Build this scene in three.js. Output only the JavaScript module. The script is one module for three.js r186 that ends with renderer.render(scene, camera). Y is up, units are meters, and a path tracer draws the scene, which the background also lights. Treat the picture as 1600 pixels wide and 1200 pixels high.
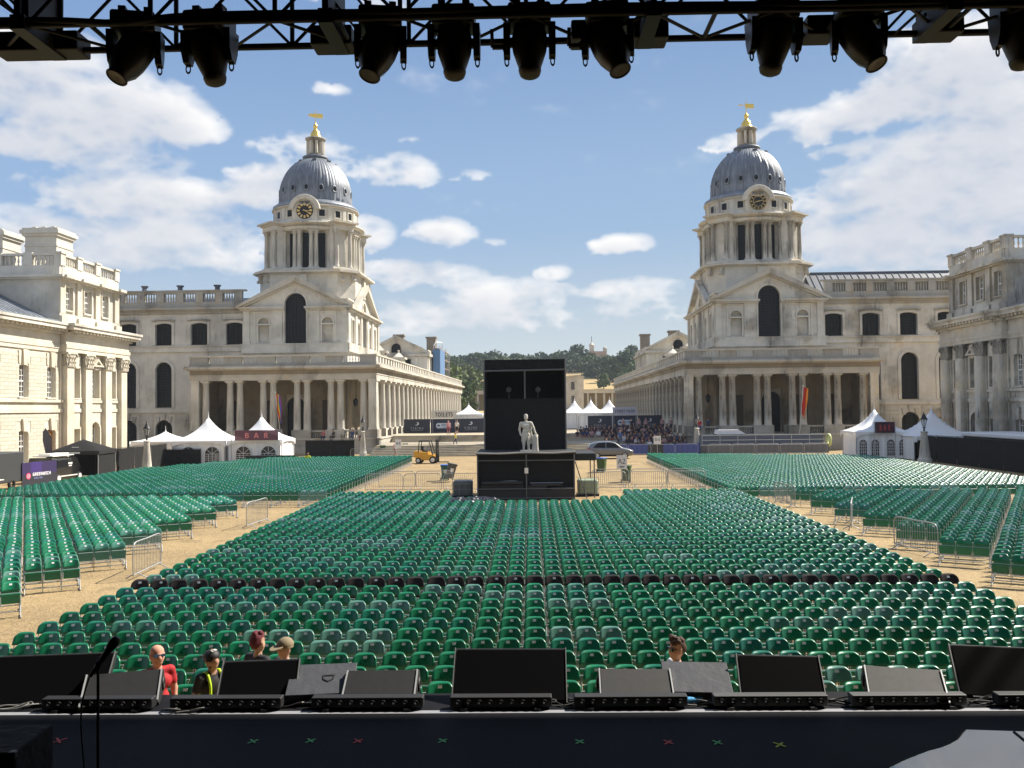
import * as THREE from 'three';
import { mergeGeometries } from 'three/addons/utils/BufferGeometryUtils.js';
import { ImprovedNoise } from 'three/addons/math/ImprovedNoise.js';
import { MarchingCubes } from 'three/addons/objects/MarchingCubes.js';
import { RoundedBoxGeometry } from 'three/addons/geometries/RoundedBoxGeometry.js';

// ---------------------------------------------------------------- camera, sky, sun, exposure
const scene = new THREE.Scene();
const camera = new THREE.PerspectiveCamera(46.906, 4 / 3, 0.1, 6000);
camera.position.set(0, 5, 0);
camera.rotation.order = 'YXZ';
camera.rotation.set(THREE.MathUtils.degToRad(1.5325), THREE.MathUtils.degToRad(1.2013), -0.0115);
const renderer = new THREE.WebGLRenderer({ antialias: true });
renderer.toneMapping = THREE.LinearToneMapping;
renderer.toneMappingExposure = 1.85;
renderer.shadowMap.enabled = true;

const SUN_AZ = THREE.MathUtils.degToRad(60), SUN_EL = THREE.MathUtils.degToRad(46);
const sunDir = new THREE.Vector3(Math.sin(SUN_AZ) * Math.cos(SUN_EL), Math.sin(SUN_EL), -Math.cos(SUN_AZ) * Math.cos(SUN_EL));
const sun = new THREE.DirectionalLight(new THREE.Color().setRGB(1.0, 0.93, 0.82), 5.0);
sun.name = 'sun';
sun.position.copy(sunDir).multiplyScalar(300).add(new THREE.Vector3(0, 0, -80));
sun.target.position.set(0, 0, -80);
sun.castShadow = true;
sun.shadow.radius = 1;
sun.shadow.mapSize.set(4096, 4096);
Object.assign(sun.shadow.camera, { left: -160, right: 160, top: 160, bottom: -160, near: 1, far: 700 });
scene.add(sun, sun.target);

const noise3 = new ImprovedNoise();
const sstep = (a, b, x) => { const t = Math.min(1, Math.max(0, (x - a) / (b - a))); return t * t * (3 - 2 * t); };
function makeSky() {
  // cumulus banks: azimuth and elevation of the centre, half sizes (degrees), weight
  const banks = [[-29.08, 17.72, 5.6, 3.32, 1], [-25.02, 17.37, 5.39, 2.41, 1], [-21.61, 17.12, 3.11, 1.08, 0.8], [-28.41, 14.84, 8.3, 0.83, 0.7], [-30.69, 18.81, 3.73, 2.07, 1], [-25.36, 12.79, 4.36, 1.41, 1], [-21.07, 12.9, 3.94, 1.24, 0.9], [-17.1, 13.82, 2.07, 1.33, 0.9], [-22.89, 11.13, 9.13, 1.0, 0.55], [-30.82, 10.59, 2.9, 1.16, 0.7], [-27.07, 9.26, 7.88, 1.58, 0.6], [-19.96, 9.46, 3.73, 1.66, 0.4], [-15.35, 14.67, 1.66, 1.24, 0.7], [-12.34, 19.88, 1.41, 0.41, 0.5], [-15.14, 16.5, 1.87, 0.91, 0.45], [-12.76, 16.13, 2.49, 1.0, 0.6], [-8.51, 15.23, 3.32, 1.08, 0.75], [-3.34, 15.05, 1.41, 0.29, 0.4], [-7.17, 17.03, 0.58, 0.25, 0.4], [-9.77, 11.27, 1.58, 1.08, 0.8], [-5.24, 11.32, 2.28, 1.0, 0.85], [-2.14, 10.66, 1.49, 0.33, 0.55], [0.24, 10.63, 1.16, 0.25, 0.5], [6.56, 10.43, 1.91, 0.71, 0.95], [-7.13, 8.64, 4.56, 1.0, 0.8], [2.21, 8.89, 1.08, 0.41, 0.55], [-1.13, 7.52, 4.56, 1.0, 0.65], [7.53, 7.54, 3.11, 0.83, 0.6], [2.17, 6.11, 7.88, 1.0, 0.45], [-7.76, 6.12, 4.15, 1.08, 0.4], [27.05, 18.94, 4.56, 2.57, 1], [23.32, 17.66, 4.56, 1.74, 1], [19.0, 16.97, 3.94, 1.0, 0.8], [28.59, 16.16, 5.39, 2.57, 1], [24.29, 15.0, 5.39, 0.83, 0.7], [14.45, 16.51, 2.41, 0.41, 0.45], [20.55, 12.89, 3.94, 1.41, 1], [25.25, 12.99, 5.39, 1.49, 1], [28.17, 12.27, 3.73, 2.07, 1], [22.46, 10.74, 7.88, 1.83, 0.9], [27.15, 9.74, 5.39, 2.49, 0.8], [19.2, 9.13, 3.94, 1.24, 0.6], [24.48, 8.53, 6.22, 1.74, 0.7], [9.13, 6.27, 3.73, 1.08, 0.4]];
  const W = 4096, H = 2048, D = new Float32Array(W * H), Bg = new Float32Array(W * H), data = new Float32Array(W * H * 4);
  const fbm = (x, y, z, oct) => { let a = 0.5, s = 0, f = 1; for (let o = 0; o < oct; o++) { s += a * noise3.noise(x * f + 7.3 * o, y * f + 3.1, z * f); f *= 2.07; a *= 0.53; } return s; };
  const j0 = Math.floor(H * 0.488);
  for (let j = j0; j < H; j++) {
    const el = ((j + 0.5) / H - 0.5) * 180, er = el * Math.PI / 180, ce = Math.cos(er), se = Math.sin(er);
    for (let i = 0; i < W; i++) {
      const ph = ((i + 0.5) / W - 0.5) * 2 * Math.PI, x = Math.cos(ph) * ce, z = Math.sin(ph) * ce;
      let az = Math.atan2(x, -z) * 180 / Math.PI;
      const near = Math.abs(az) < 42 && el < 34;
      const step = near ? 1 : 3;
      if (!near && (i % step || j % step)) { const q = Math.max(j0, j - j % step) * W + (i - i % step); D[j * W + i] = D[q]; Bg[j * W + i] = Bg[q]; continue; }
      const big = fbm(x * 11 + 3, se * 24, z * 11, near ? 4 : 3);
      let bil = 0, am = 0.5, fr = 26; for (let o = 0; o < (near ? 5 : 2); o++) { bil += am * (0.42 - Math.abs(noise3.noise(x * fr + o * 5.1, se * fr * 1.7, z * fr))) ; fr *= 2.1; am *= 0.56; }
      Bg[j * W + i] = big * 0.9 + bil * 0.9;
      let m = 0;
      const field = () => fbm(x * 3.1 + 11, se * 7, z * 3.1, 4) * 2.1 + 0.30;
      if (near) {
        const wx = 1.7 * big + 1.6 * bil, wy = 0.8 * big + 0.6 * bil;
        for (const b of banks) {
          const dx = (az + wx - b[0]) / (b[2] * 1.2), dy0 = el + wy - b[1], dy = dy0 / (b[3] * (dy0 > 0 ? 1.3 : 1.05)), q = 1 - dx * dx - dy * dy;
          if (q > 0) m += (1 - m) * Math.min(1, b[4] * q * 0.95);
        }
        // the field of cloud goes on beyond the frame
        const out = Math.min(1, sstep(33, 41, Math.abs(az)) + sstep(23, 32, el));
        m = Math.max(m * (1 - out), field() * out);
      } else m = field();
      D[j * W + i] = m > 0.01 ? Math.max(0, Math.min(m, 0.85) * 1.1 + big * 1.3 + bil * 1.1 - 0.36) : Math.max(0, big * 0.7 + bil * 0.4 - 0.22) * 0.6;
    }
  }
  const mix = (a, b, t) => a + (b - a) * t;
  for (let j = 0; j < H; j++) {
    const el = ((j + 0.5) / H - 0.5) * 180;
    const t1 = sstep(1, 13, el), t2 = sstep(12, 26, el), t3 = sstep(26, 80, el);
    for (let i = 0; i < W; i++) {
      const k = (j * W + i) * 4;
      const ph = ((i + 0.5) / W - 0.5) * 2 * Math.PI;
      const az = Math.atan2(Math.cos(ph), -Math.sin(ph));
      const sunside = 0.5 + 0.5 * Math.cos(az - SUN_AZ);
      const lf = mix(0.92, 1.12, sunside);
      let r = mix(mix(mix(0.325, 0.172, t1), 0.112, t2), 0.105, t3) * lf, g = mix(mix(mix(0.375, 0.262, t1), 0.188, t2), 0.178, t3) * mix(0.95, 1.07, sunside), b = mix(mix(mix(0.405, 0.400, t1), 0.340, t2), 0.33, t3);
      if (j >= j0) {
        const d = D[j * W + i];
        if (d > 0.004) {
          let s = 0;
          for (let q = 1; q <= 6; q++) { const jj = Math.min(H - 1, j + q * 5), ii = (i + q * 4) % W; s += D[jj * W + ii]; }
          const T = Math.min(1, Math.max(0, (Math.exp(-s * 0.5) * 0.8 + 0.2 * Math.exp(-d * 1.3)) * 0.92 + 0.04 + 0.42 * (Bg[j * W + i] - 0.1)));
          const a = sstep(0.0, 0.30, d) * 0.35 + sstep(0.06, 0.85, d) * 0.63;
          const cr = mix(0.315, 0.585, T), cg = mix(0.338, 0.575, T), cb = mix(0.39, 0.565, T);
          r = mix(r, cr, a); g = mix(g, cg, a); b = mix(b, cb, a);
        }
      }
      if (el < -1) { const q = sstep(-1, -6, el); r = mix(r, 0.33, q); g = mix(g, 0.29, q); b = mix(b, 0.22, q); }
      data[k] = r; data[k + 1] = g; data[k + 2] = b; data[k + 3] = 1;
    }
  }
  const t = new THREE.DataTexture(data, W, H, THREE.RGBAFormat, THREE.FloatType);
  t.mapping = THREE.EquirectangularReflectionMapping;
  t.magFilter = t.minFilter = THREE.LinearFilter;
  t.needsUpdate = true;
  return t;
}
const skyTexture = makeSky();
scene.background = skyTexture;
scene.environment = skyTexture;

// ---------------------------------------------------------------- helpers
let seedState = 12345;
const rnd = () => { seedState = (seedState * 1664525 + 1013904223) >>> 0; return seedState / 4294967296; };
const rr = (a, b) => a + (b - a) * rnd();
const C = (r, g, b) => new THREE.Color().setRGB(r, g, b);
const names = {};
const numbered = (n) => { const k = names[n] = (names[n] ?? -1) + 1; return k ? n + '_' + String(k).padStart(3, '0') : n; };
const ORD = ['first', 'second', 'third', 'fourth', 'fifth', 'sixth', 'seventh', 'eighth', 'ninth', 'tenth', 'eleventh', 'twelfth', 'thirteenth', 'fourteenth', 'fifteenth', 'sixteenth', 'seventeenth', 'eighteenth', 'nineteenth', 'twentieth', 'twenty-first', 'twenty-second', 'twenty-third', 'twenty-fourth', 'twenty-fifth', 'twenty-sixth', 'twenty-seventh', 'twenty-eighth', 'twenty-ninth', 'thirtieth', 'thirty-first', 'thirty-second', 'thirty-third', 'thirty-fourth', 'thirty-fifth', 'thirty-sixth', 'thirty-seventh', 'thirty-eighth', 'thirty-ninth', 'fortieth'];
function tag(o, label, category, group, kind) {
  if (label) o.userData.label = label;
  if (category) o.userData.category = category;
  if (group) o.userData.group = group;
  if (kind) o.userData.kind = kind;
  return o;
}
function thing(name, label, category, pos = [0, 0, 0], turn = 0, group) {
  const g = new THREE.Group();
  g.name = numbered(name);
  g.position.set(...pos); g.rotation.y = turn;
  scene.add(g);
  return tag(g, label, category, group);
}
function flat(g) {
  const n = g.index ? g.toNonIndexed() : g;
  for (const k of Object.keys(n.attributes)) if (!['position', 'normal', 'uv', 'color'].includes(k)) n.deleteAttribute(k);
  n.morphAttributes = {};
  return n;
}
// metres as texture coordinates, by the way each face points
function uvm(g) {
  const p = g.attributes.position, n = p.count, uv = new Float32Array(n * 2);
  const a = new THREE.Vector3(), b = new THREE.Vector3(), c = new THREE.Vector3();
  for (let i = 0; i < n; i += 3) {
    a.fromBufferAttribute(p, i); b.fromBufferAttribute(p, i + 1); c.fromBufferAttribute(p, i + 2);
    const N = b.clone().sub(a).cross(c.clone().sub(a)), ax = Math.abs(N.x), ay = Math.abs(N.y), az = Math.abs(N.z);
    for (let k = 0; k < 3; k++) {
      const v = [a, b, c][k];
      if (ay >= ax && ay >= az) { uv[(i + k) * 2] = v.x; uv[(i + k) * 2 + 1] = v.z; }
      else if (ax > az) { uv[(i + k) * 2] = v.z; uv[(i + k) * 2 + 1] = v.y; }
      else { uv[(i + k) * 2] = v.x; uv[(i + k) * 2 + 1] = v.y; }
    }
  }
  g.setAttribute('uv', new THREE.BufferAttribute(uv, 2));
  return g;
}
function merge(list, keepUV = false) {
  const l = (Array.isArray(list) ? list : [list]).map((g) => { const f = flat(g); if (!f.attributes.uv) f.setAttribute('uv', new THREE.BufferAttribute(new Float32Array(f.attributes.position.count * 2), 2)); return f; });
  const g = l.length > 1 ? mergeGeometries(l) : l[0];
  return keepUV ? g : uvm(g);
}
function part(parent, name, geos, mat, keepUV = false, label) {
  const m = new THREE.Mesh(geos.isBufferGeometry && geos.userData.done ? geos : merge(geos, keepUV), mat);
  m.name = name;
  if (label) m.userData.label = label;
  parent.add(m);
  return m;
}
const done = (g) => { g.userData.done = true; return g; };
function solo(name, geos, mat, label, category, group, pos, turn = 0, keepUV = false) {
  const m = new THREE.Mesh(merge(geos, keepUV), mat);
  m.name = numbered(name);
  if (pos) m.position.set(...pos);
  m.rotation.y = turn;
  scene.add(m);
  return tag(m, label, category, group);
}
function struct(name, geos, mat, keepUV = false) {
  const m = new THREE.Mesh(merge(geos, keepUV), mat);
  m.name = name; m.userData.kind = 'structure';
  scene.add(m);
  return m;
}
const box = (w, h, d, x = 0, y = 0, z = 0) => new THREE.BoxGeometry(w, h, d).translate(x, y + h / 2, z);          // y is the underside
const rbox = (w, h, d, r, x = 0, y = 0, z = 0, seg = 2) => new RoundedBoxGeometry(w, h, d, seg, r).translate(x, y + h / 2, z);
const cyl = (rt, rb, h, seg, x = 0, y = 0, z = 0) => new THREE.CylinderGeometry(rt, rb, h, seg).translate(x, y + h / 2, z);
const lathe = (pts, seg, x = 0, y = 0, z = 0) => new THREE.LatheGeometry(pts.map((p) => new THREE.Vector2(p[0], p[1])), seg).translate(x, y, z);
function bar(a, b, r = 0.02, seg = 6) {
  const A = new THREE.Vector3(...a), B = new THREE.Vector3(...b), d = B.clone().sub(A), g = new THREE.CylinderGeometry(r, r, d.length(), seg);
  g.applyQuaternion(new THREE.Quaternion().setFromUnitVectors(new THREE.Vector3(0, 1, 0), d.normalize()));
  return g.translate((A.x + B.x) / 2, (A.y + B.y) / 2, (A.z + B.z) / 2);
}
function beam(a, b, w, h) {
  const A = new THREE.Vector3(...a), B = new THREE.Vector3(...b), d = B.clone().sub(A), g = new THREE.BoxGeometry(w, d.length(), h);
  g.applyQuaternion(new THREE.Quaternion().setFromUnitVectors(new THREE.Vector3(0, 1, 0), d.normalize()));
  return g.translate((A.x + B.x) / 2, (A.y + B.y) / 2, (A.z + B.z) / 2);
}
const tube = (pts, r, seg = 12, rad = 5, closed = false) => new THREE.TubeGeometry(new THREE.CatmullRomCurve3(pts.map((p) => new THREE.Vector3(...p)), closed), seg, r, rad, closed);
function shapeOf(pts) { const s = new THREE.Shape(); pts.forEach((p, i) => (i ? s.lineTo(p[0], p[1]) : s.moveTo(p[0], p[1]))); s.closePath(); return s; }
function prism(pts, depth, holes = []) { const s = shapeOf(pts); for (const h of holes) s.holes.push(h); return new THREE.ExtrudeGeometry(s, { depth, bevelEnabled: false, curveSegments: 10 }); }
function mapGeo(g, fn, flip) {
  g = flat(g); const p = g.attributes.position;
  for (let i = 0; i < p.count; i++) { const v = fn(p.getX(i), p.getY(i), p.getZ(i)); p.setXYZ(i, ...v); }
  if (flip) for (let i = 0; i < p.count; i += 3) { const t = [p.getX(i + 1), p.getY(i + 1), p.getZ(i + 1)]; p.setXYZ(i + 1, p.getX(i + 2), p.getY(i + 2), p.getZ(i + 2)); p.setXYZ(i + 2, ...t); }
  g.computeVertexNormals();
  return g;
}

// ---------------------------------------------------------------- procedural textures and materials
function lattice(n, seed) { const a = new Float32Array(n * n); let s = seed * 7919 + 17; for (let i = 0; i < a.length; i++) { s = (s * 1664525 + 1013904223) >>> 0; a[i] = s / 4294967296; } return a; }
const lat = [lattice(256, 1), lattice(256, 2), lattice(256, 3)];
function vnoise(x, y, per, k = 0, pery = per) {   // tiles every per cells
  const xi = Math.floor(x), yi = Math.floor(y), fx = x - xi, fy = y - yi, L = lat[k];
  const w = (a, b) => L[((((b % pery) + pery) % pery) & 255) * 256 + ((((a % per) + per) % per) & 255)];
  const sx = fx * fx * (3 - 2 * fx), sy = fy * fy * (3 - 2 * fy);
  return (w(xi, yi) * (1 - sx) + w(xi + 1, yi) * sx) * (1 - sy) + (w(xi, yi + 1) * (1 - sx) + w(xi + 1, yi + 1) * sx) * sy;
}
function fbm2(u, v, base, oct, k = 0, basey = base) { let s = 0, a = 0.5, p = base, q = basey, t = 0; for (let o = 0; o < oct; o++) { s += a * vnoise(u * p, v * q, p, k, q); t += a; a *= 0.55; p *= 2; q *= 2; } return s / t; }
function tex(size, fn, metres, srgb = true) {
  const d = new Uint8Array(size * size * 4);
  for (let j = 0; j < size; j++) for (let i = 0; i < size; i++) { const c = fn(i / size, j / size), k = (j * size + i) * 4; d[k] = Math.min(255, c[0] * 255); d[k + 1] = Math.min(255, c[1] * 255); d[k + 2] = Math.min(255, c[2] * 255); d[k + 3] = 255; }
  const t = new THREE.DataTexture(d, size, size); t.wrapS = t.wrapT = THREE.RepeatWrapping; t.magFilter = t.minFilter = THREE.LinearFilter;
  if (srgb) t.colorSpace = THREE.SRGBColorSpace;
  t.repeat.set(1 / metres, 1 / metres); t.needsUpdate = true; return t;
}
// weathered Portland stone: pale ground, soot patches, rain streaks, orange lichen
function stoneTex(soot, streak, warm) {
  return tex(1024, (u, v) => {
    const a = fbm2(u, v, 6, 6), b = fbm2(u + 0.31, v, 24, 4, 1), s = fbm2(u, v, 60, 3, 2, 7), p = fbm2(u, v, 3, 5, 2);
    let l = 0.80 + 0.20 * a + 0.08 * (b - 0.5);
    l *= 1 - soot * sstep(0.52, 0.74, p) * (0.4 + b) - streak * sstep(0.58, 0.82, s) * sstep(0.45, 0.65, p);
    const w = warm * sstep(0.5, 0.75, fbm2(u, v, 5, 4, 1));
    return [l, l * (0.985 - 0.10 * w), l * (0.95 - 0.24 * w)];
  }, 11);
}
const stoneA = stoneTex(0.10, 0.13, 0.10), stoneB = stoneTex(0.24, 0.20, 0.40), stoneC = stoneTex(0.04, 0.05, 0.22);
const fineBump = tex(512, (u, v) => { const n = fbm2(u, v, 32, 4, 1); return [n, n, n]; }, 3, false);
const std = (o) => new THREE.MeshStandardMaterial(o);
const M = {
  stone: std({ color: C(0.78, 0.762, 0.715), map: stoneA, roughness: 0.9, bumpMap: fineBump, bumpScale: 0.02 }),
  stoneDark: std({ color: C(0.67, 0.65, 0.605), map: stoneB, roughness: 0.92, bumpMap: fineBump, bumpScale: 0.02 }),
  stoneSunWarm: std({ color: C(0.79, 0.755, 0.67), map: stoneC, roughness: 0.9, bumpMap: fineBump, bumpScale: 0.02 }),  // warmer, cleaner copy for the left wing; sunlight put into its tone
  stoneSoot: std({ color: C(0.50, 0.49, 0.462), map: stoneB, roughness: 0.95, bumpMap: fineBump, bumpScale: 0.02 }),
  stoneSootShade: std({ color: C(0.78, 0.762, 0.715), map: stoneB, roughness: 0.92, bumpMap: fineBump, bumpScale: 0.02 }),  // real soot and stains; on the right wing also stands for shade
  stoneBack: std({ color: C(0.40, 0.345, 0.27), map: stoneB, roughness: 0.95 }),  // dark brown stone; inside the porticos the shade is put into it
  glass: new THREE.MeshPhysicalMaterial({ color: C(0.012, 0.013, 0.016), roughness: 0.3, specularIntensity: 0.35 }),
  paneLight: new THREE.MeshPhysicalMaterial({ color: C(0.05, 0.05, 0.05), roughness: 0.12 }),
  white: std({ color: C(0.78, 0.76, 0.70), roughness: 0.5 }),
  leadBar: std({ color: C(0.022, 0.023, 0.026), roughness: 0.8 }),
  gilt: std({ color: C(0.72, 0.52, 0.20), roughness: 0.45 }),
  gold: std({ color: C(0.95, 0.62, 0.14), metalness: 1, roughness: 0.28 }),
  darkMetal: std({ color: C(0.02, 0.02, 0.022), roughness: 0.5, metalness: 0.2 }),
  steel: std({ color: C(0.46, 0.47, 0.48), metalness: 0.75, roughness: 0.42 }),
  galv: std({ color: C(0.40, 0.41, 0.41), metalness: 0.5, roughness: 0.5 }),
  black: std({ color: C(0.010, 0.010, 0.011), roughness: 0.62 }),
  blackGloss: new THREE.MeshPhysicalMaterial({ color: C(0.006, 0.006, 0.007), roughness: 0.06, clearcoat: 1, clearcoatRoughness: 0.03 }),
  cloth: std({ color: C(0.006, 0.006, 0.0065), roughness: 0.98, bumpMap: fineBump, bumpScale: 0.02 }),
  tent: std({ color: C(0.80, 0.80, 0.80), roughness: 0.55 }),
  oak: std({ color: C(0.42, 0.19, 0.06), roughness: 0.5 }),
  rubber: std({ color: C(0.018, 0.018, 0.018), roughness: 0.85 }),
};
const leadTex = tex(512, (u, v) => { const a = fbm2(u, v, 4, 5), s = fbm2(u, v, 48, 3, 2, 8); const l = 0.72 + 0.3 * a + 0.25 * (s - 0.5); return [l * 0.97, l * 0.99, l * 1.02]; }, 6);
M.lead = std({ color: C(0.31, 0.322, 0.338), map: leadTex, roughness: 0.5, metalness: 0.25 });
M.leadDark = std({ color: C(0.16, 0.17, 0.19), map: leadTex, roughness: 0.6 });
const sandTex = tex(1024, (u, v) => { const a = fbm2(u, v, 5, 6), b = fbm2(u, v, 90, 3, 1), c = fbm2(u, v, 2, 4, 2), st = sstep(0.62, 0.8, fbm2(u, v, 9, 4, 2)); const l = 0.80 + 0.16 * a + 0.22 * (b - 0.5) + 0.12 * (c - 0.5) - 0.10 * st; return [l, l * 0.975, l * 0.93]; }, 9);
const sandTexFar = tex(512, (u, v) => { const a = fbm2(u, v, 6, 6, 1), st = sstep(0.55, 0.75, fbm2(u * 1, v, 4, 5, 2)); const l = 0.84 + 0.18 * a - 0.14 * st; return [l, l * 0.98, l * 0.94]; }, 37);
M.sand = std({ color: C(0.405, 0.305, 0.165), map: sandTex, roughness: 0.97, bumpMap: tex(512, (u, v) => { const n = fbm2(u, v, 48, 4); return [n, n, n]; }, 2.2, false), bumpScale: 0.03 });
const canvasTex = (w, h, draw) => { const c = document.createElement('canvas'); c.width = w; c.height = h; const x = c.getContext('2d'); draw(x, w, h); const t = new THREE.CanvasTexture(c); t.colorSpace = THREE.SRGBColorSpace; t.magFilter = t.minFilter = THREE.LinearFilter; return t; };
const printed = (w, h, draw, rough = 0.6) => std({ map: canvasTex(w, h, draw), roughness: rough });
// ---------------------------------------------------------------- the court's axis is turned a little against the seating
const BETA = Math.atan(23 / 1383), AX = -1.75, cB = Math.cos(BETA), sB = Math.sin(BETA);
const bw = (xb, zb) => [xb * cB + zb * sB, -(zb * cB - xb * sB)];       // court x, court distance -> world x, z

// ---- ground, terrace with steps, park and hill
struct('ground', (() => { const g = new THREE.PlaneGeometry(700, 330, 70, 33).rotateX(-Math.PI / 2); return g.translate(0, 0, -75); })(), M.sand);
const granite = std({ color: C(0.42, 0.38, 0.31), map: stoneB, roughness: 0.9, bumpMap: fineBump, bumpScale: 0.01 });
const paving = std({ color: C(0.52, 0.46, 0.36), map: sandTexFar, roughness: 0.95 });
{
  const t = struct('terrace', [box(36.2, 1.76, 124, 0, -0.02, 0)], paving);
  const [x, z] = bw(AX, 169.6); t.position.set(x, 0, z); t.rotation.y = -BETA;
  const steps = new THREE.Group(); steps.name = 'steps'; steps.userData.kind = 'structure';
  const [sx, sz] = bw(AX, 92); steps.position.set(sx, 0, sz); steps.rotation.y = -BETA; scene.add(steps);
  for (let k = 0; k < 7; k++) part(steps, 'step', box(33.6, 0.145, 15.55 - k * 0.62, 0, k * 0.145 - 0.004, -(15.55 + k * 0.62) / 2), granite);
  for (let k = 0; k < 5; k++) part(steps, 'step', box(33.5, 0.145, 2.0 - k * 0.36, 0, 1.013 + k * 0.145 - 0.004, -13.55 - (2.0 + k * 0.36) / 2), granite);
}
const hillH = (x, z) => {   // court x, distance
  let h = -0.4 + 2.3 * sstep(226, 240, z) + 2.2 * sstep(250, 335, z);
  h += 11 * sstep(345, 450, z) + 20 * sstep(430, 720, z) + 5 * sstep(650, 900, z);
  h += 3.0 * (noise3.noise(x * 0.011, 3.7, z * 0.011)) * sstep(360, 470, z);
  return h;
};
{
  const g = new THREE.PlaneGeometry(2600, 2200, 130, 110).rotateX(-Math.PI / 2).translate(0, 0, -1322), p = g.attributes.position;
  for (let i = 0; i < p.count; i++) p.setY(i, hillH(p.getX(i), -p.getZ(i)));
  g.computeVertexNormals();
  const dry = std({ color: C(0.50, 0.37, 0.17), map: sandTexFar, roughness: 1 });
  const m = struct('parkland_hill', g, dry); m.rotation.y = -BETA;
}

// ---------------------------------------------------------------- masonry
class Frame {   // u: distance from the court's axis (negative: outwards), mirrored by s for the right-hand side
  constructor(name, label, category, s, u0, Z0, group) { this.s = s; this.u0 = u0; this.Z0 = Z0; const [x, z] = bw(AX + s * u0, Z0); this.g = thing(name, label, category, [x, 0, z], -BETA, group); }
  X(u) { return this.s * (u - this.u0); }
  Z(Z) { return -(Z - this.Z0); }
  box(u0, u1, y0, y1, Z0, Z1) { return new THREE.BoxGeometry(Math.abs(u1 - u0), y1 - y0, Math.abs(Z1 - Z0)).translate(this.X((u0 + u1) / 2), (y0 + y1) / 2, this.Z((Z0 + Z1) / 2)); }
  wallF(pts, holes, Zf, t) { const g = prism(pts.map(([u, y]) => [this.X(u), y]), t, holes.map((h) => holePath({ ...h, c: this.X(h.c) }))); return g.translate(0, 0, this.Z(Zf) - t); }
  wallS(pts, holes, uf, t) { const g = prism(pts.map(([Z, y]) => [Z - this.Z0, y]), t, holes.map((h) => holePath({ ...h, c: h.c - this.Z0 }))), s = this.s, X = this.X(uf); return mapGeo(g, (a, b, c) => [X + s * (c - t), b, -a], s < 0); }
  put(g, u, y, Z) { return g.translate(this.X(u), y, this.Z(Z)); }
}
function holePath({ c, w, y0, y1, kind }) {
  const p = new THREE.Path(), r = w / 2;
  p.moveTo(c - r, y0); p.lineTo(c + r, y0);
  if (kind === 'round') { p.lineTo(c + r, y1 - r); p.absarc(c, y1 - r, r, 0, Math.PI, false); }
  else if (kind === 'seg') { const d = w * 0.1, R = (r * r + d * d) / (2 * d), a = Math.asin(r / R); p.lineTo(c + r, y1 - d); p.absarc(c, y1 - R, R, Math.PI / 2 - a, Math.PI / 2 + a, false); }
  else { p.lineTo(c + r, y1); p.lineTo(c - r, y1); }
  p.closePath();
  return p;
}
const outline = (h, grow) => { const q = { ...h, w: h.w + 2 * grow, y0: h.y0 - (h.foot ?? 0), y1: h.y1 + grow }; return new THREE.Shape(holePath(q).getPoints(10)); };
// moulded surround: the outline of an opening grown by b, less the opening
function surround(h, b, t) { const s = outline(h, b); s.holes.push(holePath(h)); return new THREE.ExtrudeGeometry(s, { depth: t, bevelEnabled: false, curveSegments: 10 }); }
const paneShape = (h) => new THREE.ShapeGeometry(new THREE.Shape(holePath({ ...h, w: h.w + 0.06, y0: h.y0 - 0.03, y1: h.y1 + 0.03 }).getPoints(10)), 10);
function barsOf(h, nx, ny, w, t) {
  const l = [];
  for (let i = 0; i <= nx; i++) { const x = h.c - h.w / 2 + (h.w * i) / nx, e = i === 0 || i === nx; l.push(box(e ? w * 2.6 : w, h.y1 - h.y0, e ? t * 1.4 : t, x + (i === 0 ? w * 1.3 : i === nx ? -w * 1.3 : 0), h.y0, 0)); }
  for (let j = 0; j <= ny; j++) { const y = h.y0 + ((h.y1 - h.y0) * j) / ny, m = j === ny / 2 || j === 0 || j === ny; l.push(box(h.w - 0.01, m ? w * 2.2 : w, m ? t * 1.3 : t * 0.9, h.c, y - (m ? w * 1.1 : w / 2), 0.001)); }
  return l;
}
// a window in a wall that faces the camera's side (F) or the court (S); h.c in u or Z
function windowF(F, h, Zf, { depth = 0.45, sur = 0.25, sp = 0.12, nx = 4, ny = 10, bw: b = 0.035, barMat = M.leadBar, surMat = M.stone, pane = M.glass } = {}) {
  const q = { ...h, c: 0 }, place = (g, z) => g.translate(F.X(h.c), 0, F.Z(Zf) + z);
  const clip = { ...q, y1: h.kind === 'round' ? q.y1 - q.w * 0.12 : h.kind === 'seg' ? q.y1 - q.w * 0.1 : q.y1 };
  const win = part(F.g, 'window', barsOf(clip, nx, ny, b, 0.05).map((g) => place(g, -depth + 0.04)), barMat);
  part(win, 'pane', place(paneShape(q), -depth), pane);
  if (sur) part(win, 'surround', place(surround(q, sur, sp), 0.003), surMat);
  return win;
}
function windowS(F, h, uf, { depth = 0.4, sur = 0, sp = 0.1, nx = 3, ny = 6, bw: b = 0.05, barMat = M.white, surMat = M.stoneSunWarm, pane = M.paneLight, sill = true } = {}) {
  const q = { ...h, c: 0 }, s = F.s, place = (g, o) => mapGeo(g, (a, y, c) => [F.X(uf) + s * (c + o), y, F.Z(h.c) - a], s < 0);
  const win = part(F.g, 'window', barsOf(q, nx, ny, b, 0.06).map((g) => place(g, -depth + 0.05)), barMat);
  part(win, 'pane', place(paneShape(q), -depth), pane);
  if (sur) part(win, 'surround', place(surround(q, sur, sp), 0.003), surMat);
  if (sill) part(win, 'sill', place(box(h.w + 0.3, 0.14, 0.3, 0, h.y0 - 0.145, 0.02), 0), surMat);
  return win;
}
const balusterGeo = flat(lathe([[0.0, 0], [0.11, 0], [0.11, 0.08], [0.06, 0.14], [0.12, 0.36], [0.055, 0.68], [0.10, 0.76], [0.10, 0.84], [0, 0.84]], 7));
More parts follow.
